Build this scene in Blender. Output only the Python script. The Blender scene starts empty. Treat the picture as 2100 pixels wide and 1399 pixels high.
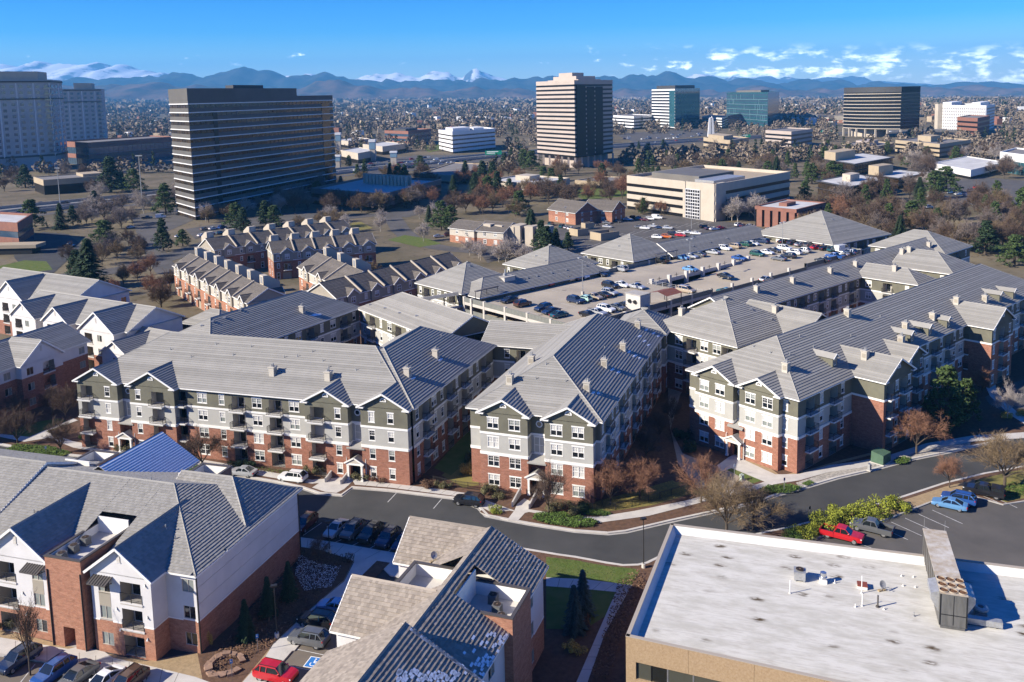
import bpy,math,random
from mathutils import Vector,Matrix
import numpy as np
random.seed(7)
SC = bpy.context.scene
COL = SC.collection
# ------------------------------------------------------------------ camera
FPX,CX,CY,HC,ROLL,YH = 1797.,1050.,420.,61.,0.0225,193.
_c,_s = math.cos(ROLL),math.sin(ROLL)
PITCH = math.atan2((CY-YH)*_c,FPX)
_ct,_st = math.cos(PITCH),math.sin(PITCH)
cam_d = bpy.data.cameras.new('camera')
cam = bpy.data.objects.new('camera',cam_d)
COL.objects.link(cam)
SC.camera = cam
cam_d.sensor_width = 36
cam_d.lens = 36*FPX/2100
cam_d.shift_y =-(699.5-CY)/2100
cam_d.clip_start = 1.0
cam_d.clip_end = 200000
cam.matrix_world = Matrix.Translation((0,0,HC)) @ Matrix.Rotation(math.pi/2-PITCH,4,'X') @ Matrix.Rotation(-ROLL,4,'Z')
# ------------------------------------------------------------------ light
SUN_EL = math.radians(29.5)
SUN_AZ = math.radians(197)          # direction towards the sun, counter-clockwise from +X
to_sun = Vector((math.cos(SUN_AZ)*math.cos(SUN_EL),math.sin(SUN_AZ)*math.cos(SUN_EL),math.sin(SUN_EL)))
sun_d = bpy.data.lights.new('sun','SUN')
sun_d.energy = 5.0
sun_d.angle = math.radians(0.5)
sun_d.color = (1.0,0.92,0.79)
sun = bpy.data.objects.new('sun',sun_d)
COL.objects.link(sun)
sun.rotation_euler = (-to_sun).to_track_quat('-Z','Y').to_euler()
world = bpy.data.worlds.new('World')
SC.world = world
world.use_nodes = True
wn,wl = world.node_tree.nodes,world.node_tree.links
wn.clear()
w_out = wn.new('ShaderNodeOutputWorld')
w_bg = wn.new('ShaderNodeBackground')
w_sky = wn.new('ShaderNodeTexSky')
w_sky.sky_type = 'NISHITA'
w_sky.sun_disc = False
w_sky.sun_elevation = SUN_EL
w_sky.sun_rotation = math.pi/2-SUN_AZ
w_sky.altitude = 1700
w_sky.air_density = 1.0
w_sky.dust_density = 0.0
w_sky.ozone_density = 4.0
w_bg.inputs['Strength'].default_value = 0.092
wl.new(w_bg.outputs[0],w_out.inputs[0])
def _wn(t,**k):
 n = wn.new(t)
 for a,v in k.items():
  setattr(n,a,v)
 return n
def _math(op,a,b=None,c=None):
 n = wn.new('ShaderNodeMath');n.operation = op
 for i,v in enumerate((a,b,c)):
  if v is None: continue
  if isinstance(v,(int,float)): n.inputs[i].default_value = v
  else: wl.new(v,n.inputs[i])
 return n.outputs[0]
g = wn.new('ShaderNodeTexCoord')
sep = wn.new('ShaderNodeSeparateXYZ');wl.new(g.outputs['Generated'],sep.inputs[0])
az = _math('ARCTAN2',sep.outputs[0],sep.outputs[1])
el = _math('ARCSINE',sep.outputs[2])
cmb = wn.new('ShaderNodeCombineXYZ')
wl.new(_math('MULTIPLY',az,36),cmb.inputs[0]);wl.new(_math('MULTIPLY',el,92),cmb.inputs[1])
nz = wn.new('ShaderNodeTexNoise');nz.inputs['Scale'].default_value = 1.0;nz.inputs['Detail'].default_value = 7;nz.inputs['Roughness'].default_value = 0.58
wl.new(cmb.outputs[0],nz.inputs['Vector'])
el2 = _math('MULTIPLY_ADD',az,.034,el)
def _band(lo,hi,soft):
 a = wn.new('ShaderNodeMapRange');a.interpolation_type = 'SMOOTHSTEP';wl.new(el2,a.inputs[0]);a.inputs[1].default_value = lo-soft;a.inputs[2].default_value = lo+soft
 b = wn.new('ShaderNodeMapRange');b.interpolation_type = 'SMOOTHSTEP';wl.new(el2,b.inputs[0]);b.inputs[1].default_value = hi-soft;b.inputs[2].default_value = hi+soft;b.inputs[3].default_value = 1;b.inputs[4].default_value = 0
 return _math('MULTIPLY',a.outputs[0],b.outputs[0])
north = wn.new('ShaderNodeMapRange');north.interpolation_type = 'SMOOTHSTEP';wl.new(az,north.inputs[0]);north.inputs[1].default_value =-0.02;north.inputs[2].default_value = 0.30;north.inputs[3].default_value = 0.0;north.inputs[4].default_value = 0.17
thr = _math('SUBTRACT',0.645,north.outputs[0])
cl = wn.new('ShaderNodeMapRange');cl.interpolation_type = 'SMOOTHSTEP'
wl.new(nz.outputs[0],cl.inputs[0]);wl.new(thr,cl.inputs[1]);wl.new(_math('ADD',thr,0.19),cl.inputs[2])
band = _band(0.020,0.050,0.010)
fac = _math('MULTIPLY',_math('MULTIPLY',cl.outputs[0],band),0.9)
mx = wn.new('ShaderNodeMix');mx.data_type = 'RGBA'
w_hs = wn.new('ShaderNodeHueSaturation');w_hs.inputs['Saturation'].default_value = 1.3;wl.new(w_sky.outputs[0],w_hs.inputs['Color'])
w_rp = wn.new('ShaderNodeValToRGB');wl.new(_math('MULTIPLY',el,4.0),w_rp.inputs[0])
cr_ = w_rp.color_ramp;cr_.elements[0].position = .10;cr_.elements[0].color = (1,1,1,1);cr_.elements[1].position = .62;cr_.elements[1].color = (.09,.50,1,1)
for q_,c_ in ((.19,(.72,.92,1,1)),(.29,(.24,.70,1,1)),(.42,(.13,.59,1,1))):
 e_ = cr_.elements.new(q_);e_.color = c_
w_tn = wn.new('ShaderNodeMix');w_tn.data_type = 'RGBA';w_tn.blend_type = 'MULTIPLY';w_tn.inputs[0].default_value = 1;wl.new(w_hs.outputs[0],w_tn.inputs[6]);wl.new(w_rp.outputs[0],w_tn.inputs[7])
wl.new(fac,mx.inputs[0]);wl.new(w_tn.outputs[2],mx.inputs[6]);mx.inputs[7].default_value = (34,35,37,1)
wl.new(mx.outputs[2],w_bg.inputs[0])
SC.view_settings.view_transform = 'Standard'
SC.view_settings.look = 'None'
SC.view_settings.exposure = 1.0
SC.view_settings.gamma = 1.0
SC.view_settings.use_curve_mapping = False
SC.cycles.max_bounces = 6
SC.cycles.diffuse_bounces = 3
SC.cycles.glossy_bounces = 3
SC.cycles.transparent_max_bounces = 6
SC.cycles.volume_bounces = 0
SC.cycles.use_denoising = True
# ------------------------------------------------------------------ a pixel of the photograph -> a point at a known height / depth
def ray(x,y):
 u,v = x-CX,y-CY
 a = u*_c-v*_s;b = u*_s+v*_c
 return a,FPX*_ct-b*_st,-(b*_ct+FPX*_st)
def W(x,y,z=0.):
 a,F,d = ray(x,y);t = (z-HC)/d
 return Vector((a*t,F*t,z))
def AT(x,y,Y):
 a,F,d = ray(x,y);t = Y/F
 return Vector((a*t,Y,HC+d*t))
def proj(X,Y,Z):
 D = HC-Z
 b = D*_ct-Y*_st;w = D*_st+Y*_ct
 a,b = X*FPX/w,b*FPX/w
 return CX+a*_c+b*_s,CY-a*_s+b*_c
def on_line(px,py,A,B):
 """where the vertical plane over the ground line A-B is met by the sight line of a pixel: distance from A along it"""
 a,F,d = ray(px,py)
 ex,ey = B[0]-A[0],B[1]-A[1];L = math.hypot(ex,ey);ex /= L;ey /= L
 det = a*(-ey)-F*(-ex)
 t = (A[0]*(-ey)-A[1]*(-ex))/det
 X,Y = a*t,F*t
 return (X-A[0])*ex+(Y-A[1])*ey
# ------------------------------------------------------------------ mesh collecting
class MB:
 def __init__(s,T=None):
  s.v,s.f,s.m = [],[],[]
  s.T = T
 def add(s,pts,faces,mi=0):
  o = len(s.v)
  if s.T is not None:
   T = s.T
   pts = [T @ Vector(p) for p in pts]
  s.v.extend([(p[0],p[1],p[2]) for p in pts])
  for f in faces:
   s.f.append([i+o for i in f]);s.m.append(mi)
 def face(s,pts,mi=0):
  s.add(pts,[list(range(len(pts)))],mi)
 def box(s,x0,y0,z0,x1,y1,z1,mi=0,skip=''):
  p = [(x0,y0,z0),(x1,y0,z0),(x1,y1,z0),(x0,y1,z0),(x0,y0,z1),(x1,y0,z1),(x1,y1,z1),(x0,y1,z1)]
  fs = {'b': [3,2,1,0],'t': [4,5,6,7],'f': [0,1,5,4],'r': [1,2,6,5],'k': [2,3,7,6],'l': [3,0,4,7]}
  s.add(p,[fs[k] for k in fs if k not in skip],mi)
 def beam(s,a,b,w,h,mi=0,up=(0,0,1)):
  """rectangular bar from a to b, w wide, h high, centred"""
  a,b = Vector(a),Vector(b)
  d = (b-a).normalized();up = Vector(up)
  if abs(d.dot(up)) > .99: up = Vector((1,0,0))
  x = d.cross(up).normalized()*(w/2);y = x.cross(d).normalized()*(h/2)
  p = [a-x-y,a+x-y,a+x+y,a-x+y,b-x-y,b+x-y,b+x+y,b-x+y]
  s.add(p,[[0,3,2,1],[4,5,6,7],[0,1,5,4],[1,2,6,5],[2,3,7,6],[3,0,4,7]],mi)
 def tube(s,a,b,r0,r1,n=6,mi=0,caps=False):
  a,b = Vector(a),Vector(b)
  d = (b-a).normalized()
  up = Vector((0,0,1)) if abs(d.z) < .95 else Vector((1,0,0))
  x = d.cross(up).normalized();y = d.cross(x)
  p = []
  for i in range(n):
   t = 2*math.pi*i/n
   q = x*math.cos(t)+y*math.sin(t)
   p.append(a+q*r0);p.append(b+q*r1)
  fs = [[2*i,2*((i+1) % n),2*((i+1) % n)+1,2*i+1] for i in range(n)]
  if caps:
   fs.append([2*i+1 for i in range(n)]);fs.append([2*i for i in reversed(range(n))])
  s.add(p,fs,mi)
 def prism(s,poly,z0,z1,mi=0,mside=None,bottom=False):
  n = len(poly)
  p = [(q[0],q[1],z0) for q in poly]+[(q[0],q[1],z1) for q in poly]
  s.add(p,[list(range(n,2*n))],mi)
  s.add(p,[[i,(i+1) % n,(i+1) % n+n,i+n] for i in range(n)],mi if mside is None else mside)
  if bottom: s.add(p,[list(reversed(range(n)))],mi)
 def mesh(s,name,mats,smooth=False):
  me = bpy.data.meshes.new(name)
  me.from_pydata(s.v,[],s.f)
  for m in mats: me.materials.append(m)
  if len(mats) > 1: me.polygons.foreach_set('material_index',s.m)
  if smooth: me.polygons.foreach_set('use_smooth',[True]*len(me.polygons))
  me.update()
  return me
def obj(name,me,parent=None,M=None):
 o = bpy.data.objects.new(name,me)
 COL.objects.link(o)
 if parent is not None: o.parent = parent
 if M is not None:
  if parent is None: o.matrix_world = M
  else: o.matrix_basis = M
 return o
def build(name,mb,mats,parent=None,M=None,smooth=False):
 return obj(name,mb.mesh(name,mats if isinstance(mats,(list,tuple)) else [mats],smooth),parent,M)
def tag(o,label=None,cat=None,group=None,kind=None):
 if label: o['label'] = label
 if cat: o['category'] = cat
 if group: o['group'] = group
 if kind: o['kind'] = kind
 return o
def thing(name,label,cat,loc=(0,0,0),rz=0,group=None):
 o = bpy.data.objects.new(name,None)
 COL.objects.link(o)
 o.empty_display_size = .5
 o.location = loc;o.rotation_euler = (0,0,rz)
 return tag(o,label,cat,group)
def TR(x,y,z=0,rz=0):
 return Matrix.Translation((x,y,z)) @ Matrix.Rotation(rz,4,'Z')
# ------------------------------------------------------------------ materials
def _nm(name):
 m = bpy.data.materials.new(name);m.use_nodes = True
 nt = m.node_tree
 return m,nt.nodes,nt.links,nt.nodes['Principled BSDF']
def _mixc(n,l,fac,a,b,mode='MIX'):
 x = n.new('ShaderNodeMix');x.data_type = 'RGBA';x.blend_type = mode
 for i,v in ((0,fac),(6,a),(7,b)):
  if isinstance(v,(int,float)): x.inputs[i].default_value = v
  elif isinstance(v,tuple): x.inputs[i].default_value = (*v[:3],1)
  else: l.new(v,x.inputs[i])
 return x.outputs[2]
def mat(name,c,c2=None,scale=1.0,rough=.8,spec=.3,metal=0.,island=0.,bump=0.,bscale=None,detail=5,coord='pos',lo=.35,hi=.65,streak=None,coat=0.):
 """plain surface: base colour mottled towards c2 by noise, island: random value per loose piece"""
 m,n,l,b = _nm(name)
 b.inputs['Roughness'].default_value = rough
 b.inputs['Specular IOR Level'].default_value = spec
 b.inputs['Metallic'].default_value = metal
 if coat: b.inputs['Coat Weight'].default_value = coat;b.inputs['Coat Roughness'].default_value = .03
 col = None
 geo = n.new('ShaderNodeNewGeometry')
 if c2 is not None:
  tx = n.new('ShaderNodeTexNoise');tx.inputs['Scale'].default_value = scale;tx.inputs['Detail'].default_value = detail;tx.inputs['Roughness'].default_value = .6
  v = geo.outputs['Position']
  if coord == 'obj':
   tc = n.new('ShaderNodeTexCoord');v = tc.outputs['Object']
  if streak:
   mp = n.new('ShaderNodeMapping');mp.inputs['Scale'].default_value = streak;l.new(v,mp.inputs[0]);v = mp.outputs[0]
  l.new(v,tx.inputs['Vector'])
  r = n.new('ShaderNodeMapRange');r.inputs[1].default_value = lo;r.inputs[2].default_value = hi
  l.new(tx.outputs[0],r.inputs[0])
  col = _mixc(n,l,r.outputs[0],c,c2)
 if island:
  oi = n.new('ShaderNodeObjectInfo')
  ad = n.new('ShaderNodeMath');ad.operation = 'ADD';l.new(geo.outputs['Random Per Island'],ad.inputs[0]);l.new(oi.outputs['Random'],ad.inputs[1])
  fr = n.new('ShaderNodeMath');fr.operation = 'FRACT';l.new(ad.outputs[0],fr.inputs[0])
  r2 = n.new('ShaderNodeMapRange');r2.inputs[3].default_value = 1-island;r2.inputs[4].default_value = 1+island
  l.new(fr.outputs[0],r2.inputs[0])
  hs = n.new('ShaderNodeHueSaturation')
  if col is None: hs.inputs['Color'].default_value = (*c,1)
  else: l.new(col,hs.inputs['Color'])
  l.new(r2.outputs[0],hs.inputs['Value'])
  col = hs.outputs[0]
 if col is None: b.inputs['Base Color'].default_value = (*c,1)
 else: l.new(col,b.inputs['Base Color'])
 if bump:
  t2 = n.new('ShaderNodeTexNoise');t2.inputs['Scale'].default_value = bscale or 20;t2.inputs['Detail'].default_value = 4
  l.new(geo.outputs['Position'],t2.inputs['Vector'])
  bp = n.new('ShaderNodeBump');bp.inputs['Strength'].default_value = bump;bp.inputs['Distance'].default_value = .05
  l.new(t2.outputs[0],bp.inputs['Height']);l.new(bp.outputs[0],b.inputs['Normal'])
 return m
def brick_mat(name,c1,c2,mortar,bw=.24,bh=.08):
 m,n,l,b = _nm(name)
 b.inputs['Roughness'].default_value = .9;b.inputs['Specular IOR Level'].default_value = .2
 geo = n.new('ShaderNodeNewGeometry')
 cr = n.new('ShaderNodeVectorMath');cr.operation = 'CROSS_PRODUCT';cr.inputs[1].default_value = (0,0,1);l.new(geo.outputs['True Normal'],cr.inputs[0])
 dt = n.new('ShaderNodeVectorMath');dt.operation = 'DOT_PRODUCT';l.new(cr.outputs[0],dt.inputs[0]);l.new(geo.outputs['Position'],dt.inputs[1])
 sp = n.new('ShaderNodeSeparateXYZ');l.new(geo.outputs['Position'],sp.inputs[0])
 cb = n.new('ShaderNodeCombineXYZ');l.new(dt.outputs['Value'],cb.inputs[0]);l.new(sp.outputs[2],cb.inputs[1])
 bt = n.new('ShaderNodeTexBrick');l.new(cb.outputs[0],bt.inputs['Vector'])
 bt.inputs['Scale'].default_value = 1;bt.inputs['Brick Width'].default_value = bw;bt.inputs['Row Height'].default_value = bh;bt.inputs['Mortar Size'].default_value = .006
 bt.inputs['Color1'].default_value = (*c1,1);bt.inputs['Color2'].default_value = (*c2,1);bt.inputs['Mortar'].default_value = (*mortar,1)
 tx = n.new('ShaderNodeTexNoise');tx.inputs['Scale'].default_value = 1.1;tx.inputs['Detail'].default_value = 6;tx.inputs['Roughness'].default_value = .7
 mp = n.new('ShaderNodeMapping');mp.inputs['Scale'].default_value = (1,2.4,1);l.new(cb.outputs[0],mp.inputs[0]);l.new(mp.outputs[0],tx.inputs['Vector'])
 r = n.new('ShaderNodeMapRange');r.inputs[1].default_value = .3;r.inputs[2].default_value = .7;r.inputs[3].default_value = .72;r.inputs[4].default_value = 1.3;l.new(tx.outputs[0],r.inputs[0])
 hs = n.new('ShaderNodeHueSaturation');l.new(bt.outputs[0],hs.inputs['Color']);l.new(r.outputs[0],hs.inputs['Value'])
 l.new(hs.outputs[0],b.inputs['Base Color'])
 return m
def glass_mat(name,c,rough=.05,spec=.8,c2=None,scale=.6):
 m = mat(name,c,c2,scale,rough=rough,spec=spec)
 return m
# ------------------------------------------------------------------ palette
M_BRICK = brick_mat('brick',(.235,.088,.055),(.29,.125,.08),(.30,.22,.17))
M_BRICK2 = brick_mat('brick_orange',(.29,.115,.068),(.36,.165,.10),(.36,.26,.19))
M_GREY = mat('stucco_grey',(.40,.39,.35),(.36,.35,.315),.5,rough=.9,bump=.15,bscale=30)
M_OLIVE = mat('stucco_olive',(.155,.147,.105),(.125,.118,.088),.5,rough=.9,bump=.15,bscale=30)
M_WHITE = mat('trim_white',(.78,.76,.71),(.70,.68,.63),.7,rough=.6)
M_STUCCO = mat('stucco_white',(.62,.60,.58),(.55,.53,.51),.35,rough=.9,bump=.15,bscale=25)
M_CREAM = mat('stucco_cream',(.47,.43,.36),(.42,.38,.32),.5,rough=.9)
M_TAN = mat('stucco_tan',(.34,.30,.235),(.30,.265,.21),.5,rough=.9)
M_TILE = mat('roof_tile_grey',(.285,.272,.245),(.258,.246,.222),.5,rough=.85,spec=.2,island=.13)
M_TILE2 = mat('roof_tile_beige',(.31,.265,.215),(.26,.22,.18),.8,rough=.85,spec=.2,island=.2)
M_SHING = mat('roof_shingle',(.15,.13,.11),(.105,.092,.08),1.4,rough=.9,island=.12)
M_DARKMETAL = mat('dark_metal',(.022,.021,.02),rough=.5,spec=.5)
M_BRONZE = mat('bronze_metal',(.075,.065,.058),rough=.5,spec=.5)
M_STEEL = mat('galvanised',(.42,.42,.41),(.30,.30,.30),2.5,rough=.45,spec=.5,metal=.4)
M_GLASS = mat('window_glass',(.012,.015,.018),rough=.06,spec=.9)
M_BLIND = mat('blind_behind_glass',(.55,.54,.50),rough=.25,spec=.6)
M_BLIND2 = mat('pale_curtain_behind_glass',(.22,.24,.22),rough=.12,spec=.8)
M_ROOM = mat('recess_wall',(.40,.37,.31),rough=.9)
M_CONC = mat('concrete',(.40,.375,.335),(.32,.30,.27),.8,rough=.9,bump=.1)
M_CONC2 = mat('concrete_pale',(.52,.49,.44),(.44,.41,.37),.6,rough=.9)
M_ASPHALT = mat('asphalt',(.046,.046,.045),(.066,.065,.062),.14,rough=.92,spec=.25,bump=.1,bscale=40)
M_ASPHALT2 = mat('asphalt_worn',(.075,.070,.064),(.11,.10,.09),.12,rough=.92,detail=8)
M_PAINT = mat('road_paint',(.62,.61,.58),(.40,.39,.37),1.5,rough=.8)
M_GRASS = mat('lawn',(.085,.125,.028),(.125,.14,.045),.5,rough=1,spec=.1,detail=9,bump=.5,bscale=14)
M_DRYGRASS = mat('dry_lawn',(.22,.185,.062),(.165,.15,.05),.35,rough=1,spec=.1,detail=9,bump=.5,bscale=12)
M_MULCH = mat('mulch',(.145,.085,.055),(.095,.058,.04),1.8,rough=1,spec=.1,detail=9,bump=.8,bscale=9)
M_ROCK = mat('river_rock',(.42,.38,.32),(.26,.24,.21),3.0,rough=.9,detail=4,bump=1,bscale=6,lo=.42,hi=.58)
M_GRAVEL = mat('tan_gravel',(.36,.26,.145),(.27,.195,.11),2.5,rough=1,detail=8,bump=.8,bscale=8)
M_SNOW = mat('old_snow',(.80,.82,.84),(.7,.72,.75),2,rough=.7)
M_TRUNK = mat('bark',(.10,.078,.06),(.07,.055,.042),3,rough=1)
M_BLACK = mat('black',(.010,.010,.011),rough=.6)
# ------------------------------------------------------------------ roof tiles
def _clip(poly,ax,lim,keep_ge):
 out = []
 n = len(poly)
 for i in range(n):
  a,b = poly[i],poly[(i+1) % n]
  ia = a[ax] >= lim if keep_ge else a[ax] <= lim
  ib = b[ax] >= lim if keep_ge else b[ax] <= lim
  if ia: out.append(a)
  if ia != ib:
   t = (lim-a[ax])/(b[ax]-a[ax])
   q = [a[0]+(b[0]-a[0])*t,a[1]+(b[1]-a[1])*t];q[ax] = lim
   out.append(tuple(q))
 return out
def plane_frame(poly):
 P = [Vector(p) for p in poly]
 n = Vector((0,0,0))
 for i in range(len(P)):
  n += P[i].cross(P[(i+1) % len(P)])
 n.normalize()
 if n.z < 0: n =-n
 u = Vector((0,0,1)).cross(n)
 u = Vector((1,0,0)) if u.length < 1e-6 else u.normalized()
 v = n.cross(u)
 return P,n,u,v
def courses(mb,poly,exposure=.36,step=.035,mi=0,tile_w=None,singles=None,rng=random):
 """lay stepped tile courses on a planar roof face"""
 P,n,u,v = plane_frame(poly)
 o = P[0]
 q = [((p-o).dot(u),(p-o).dot(v)) for p in P]
 vmin,vmax = min(a[1] for a in q),max(a[1] for a in q)
 k = 0
 v0 = vmin
 while v0 < vmax-.02:
  v1 = min(v0+exposure,vmax)
  band = _clip(_clip(q,1,v0,True),1,v1,False)
  if len(band) >= 3:
   cells = []
   if tile_w:
    us = [a[0] for a in band];u0 = math.floor(min(us)/tile_w)*tile_w+(tile_w/2 if k % 2 else 0)-tile_w
    while u0 < max(us):
     c = _clip(_clip(band,0,u0+.004,True),0,u0+tile_w-.004,False)
     if len(c) >= 3: cells.append((c,u0))
     u0 += tile_w
   else: cells = [(band,0)]
   for c,u0 in cells:
    j = rng.uniform(0,.012) if tile_w else 0
    tj = rng.uniform(-.005,.008) if tile_w else 0
    top = [o+u*a+v*b+n*((step+tj)*(v1-b)/exposure+j) for a,b in c]
    if singles is not None and tile_w and len(c) == 4 and abs(v1-v0-exposure) < 1e-4 and abs(max(x[0] for x in c)-min(x[0] for x in c)-tile_w+.008) < 1e-3 and abs(sum(x[0] for x in c)/4-u0-tile_w/2) < 1e-3:
     ctr = o+u*(u0+tile_w/2)+v*v0+n*j
     singles.append((ctr,u,v,n,len(mb.f)))
    mb.face(top,mi)
    m = len(c)
    for i in range(m):
     a,b = c[i],c[(i+1) % m]
     low = abs(a[1]-v0) < 1e-6 and abs(b[1]-v0) < 1e-6
     if low or (tile_w and abs(a[0]-b[0]) < 1e-6):
      pa,pb = o+u*a[0]+v*a[1],o+u*b[0]+v*b[1]
      mb.face([top[i],pa-n*.01,pb-n*.01,top[(i+1) % m]],mi)
  v0 += exposure;k += 1
# ------------------------------------------------------------------ window and balcony meshes (x along the wall, -y outwards, z up)
_WIN = {}
def win_mesh(kind,w,h,style,variant):
 key = (kind,w,h,style,variant)
 if key in _WIN: return _WIN[key]
 mb = MB();pn = MB()
 if style == 'sash':      # white double-hung sash pair(s) with muntins in the upper sash
  fw = .07
  mb.box(-w/2-.10,-.05,h,w/2+.10,.06,h+.17)       # head trim
  mb.box(-w/2-.08,-.07,-.10,w/2+.08,.06,0)           # sill
  mb.box(-w/2,-.03,0,-w/2+fw,.08,h);mb.box(w/2-fw,-.03,0,w/2,.08,h)
  mb.box(-w/2,-.02,h-fw,w/2,.08,h);mb.box(-w/2,-.02,0,w/2,.08,fw)
  nl = 2 if w > 1.3 else 1
  if nl == 2: mb.box(-.055,-.02,0,.055,.08,h)
  mb.box(-w/2,-.01,h*.48,w/2,.08,h*.48+.06)
  for i in range(nl):
   x0 =-w/2+fw if i == 0 else .055;x1 = (w/2-fw) if (i == nl-1) else-.055
   for k in range(1,3 if nl == 2 else 3):
    xx = x0+(x1-x0)*k/3;mb.box(xx-.012,.03,h*.5,xx+.012,.075,h)
   zz = h*.76;mb.box(x0,.03,zz-.012,x1,.075,zz+.012)
   up = variant[0];lo = variant[1]
   pn.face([(x0,.07,h*.5),(x1,.07,h*.5),(x1,.07,h),(x0,.07,h)],up)
   pn.face([(x0,.07,0),(x1,.07,0),(x1,.07,h*.5),(x0,.07,h*.5)],lo)
 elif style == 'slider':  # pale-framed two light sliding window
  fw = .05
  mb.box(-w/2,0,0,-w/2+fw,.10,h);mb.box(w/2-fw,0,0,w/2,.10,h)
  mb.box(-w/2,0,h-fw,w/2,.10,h);mb.box(-w/2,-.03,0,w/2,.10,fw)
  mb.box(-.03,0,0,.03,.10,h)
  pn.face([(-w/2,.08,0),(0,.08,0),(0,.08,h),(-w/2,.08,h)],variant[0])
  pn.face([(0,.06,0),(w/2,.06,0),(w/2,.06,h),(0,.06,h)],variant[1])
 elif style == 'plain':   # far window: frame and one pane
  fw = .10
  mb.box(-w/2-.05,-.05,h-fw,w/2+.05,.08,h+.1);mb.box(-w/2-.05,-.05,-.05,w/2+.05,.08,fw)
  mb.box(-w/2-.05,-.05,0,-w/2+fw,.08,h);mb.box(w/2-fw,-.05,0,w/2+.05,.08,h)
  if w > 1.3: mb.box(-.06,-.03,0,.06,.08,h)
  mb.box(-w/2,-.02,h*.48,w/2,.08,h*.48+.09)
  pn.face([(-w/2,.07,h*.5),(w/2,.07,h*.5),(w/2,.07,h),(-w/2,.07,h)],variant[0])
  pn.face([(-w/2,.07,0),(w/2,.07,0),(w/2,.07,h*.5),(-w/2,.07,h*.5)],variant[1])
 r = (mb.mesh('window',[M_WHITE if style != 'slider' else M_CREAM]),pn.mesh('pane',[M_GLASS,M_BLIND,M_BLIND2]))
 _WIN[key] = r
 return r
_BAL = {}
def bal_mesh(w,h,depth,out,style):
 key = (w,h,depth,out,style)
 if key in _BAL: return _BAL[key]
 mb = MB();x = w/2
 side = 0 if style != 'white' else 1
 mb.face([(-x,depth,0),(x,depth,0),(x,depth,h),(-x,depth,h)],side)
 mb.face([(-x,0,0),(-x,depth,0),(-x,depth,h),(-x,0,h)],side)
 mb.face([(x,depth,0),(x,0,0),(x,0,h),(x,depth,h)],side)
 mb.face([(-x,0,h),(-x,depth,h),(x,depth,h),(x,0,h)],side)
 mb.face([(-x,depth,0),(-x,0,0),(x,0,0),(x,depth,0)],2)
 mb.box(-x+.25,depth-.07,0,-x+1.45,depth-.01,2.1,1)
 mb.face([(-x+.33,depth-.08,.08),(-x+1.37,depth-.08,.08),(-x+1.37,depth-.08,2.02),(-x+.33,depth-.08,2.02)],3)
 mb.box(x-.75,depth-.1,.5,x-.2,depth-.02,1.1,4)
 if out > 0:
  mb.box(-x-.12,-out,-.30,x+.12,.02,-.03,5)
  mb.box(-x-.18,-out-.06,-.14,x+.18,-.001,-.02,1)
 rl = MB();y =-out+.05 if out > 0 else .06
 zt = 1.05
 def run(a,b):
  L = (Vector(b)-Vector(a)).length;k = max(2,int(L/.14))
  rl.beam((a[0],a[1],zt),(b[0],b[1],zt),.05,.05);rl.beam((a[0],a[1],.12),(b[0],b[1],.12),.03,.03)
  for i in range(k+1):
   t = i/k;r = .05 if i in (0,k) else .018
   px,py = a[0]+(b[0]-a[0])*t,a[1]+(b[1]-a[1])*t
   rl.box(px-r/2,py-r/2,0,px+r/2,py+r/2,zt)
 xx = x+(.08 if out > 0 else-.02)
 if style == 'cable':
  for z in (zt,.85,.68,.51,.34,.17): rl.beam((-xx,y,z),(xx,y,z),.03 if z < zt else .06,.02 if z < zt else .05)
  for px in (-xx,0,xx): rl.box(px-.03,y-.03,-.3,px+.03,y+.03,zt)
 else:
  run((-xx,y),(xx,y))
 if out > .3:
  run((-xx,y),(-xx,-.02));run((xx,y),(xx,-.02))
 mats = [M_ROOM,M_WHITE,M_CONC,M_GLASS,M_BRONZE,M_GREY]
 if style == 'cable': mats = [M_TAN,M_STUCCO,M_CONC,M_GLASS,M_BRONZE,M_CREAM]
 r = (mb.mesh('balcony',mats),rl.mesh('railing',[M_DARKMETAL]))
 _BAL[key] = r
 return r
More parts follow.
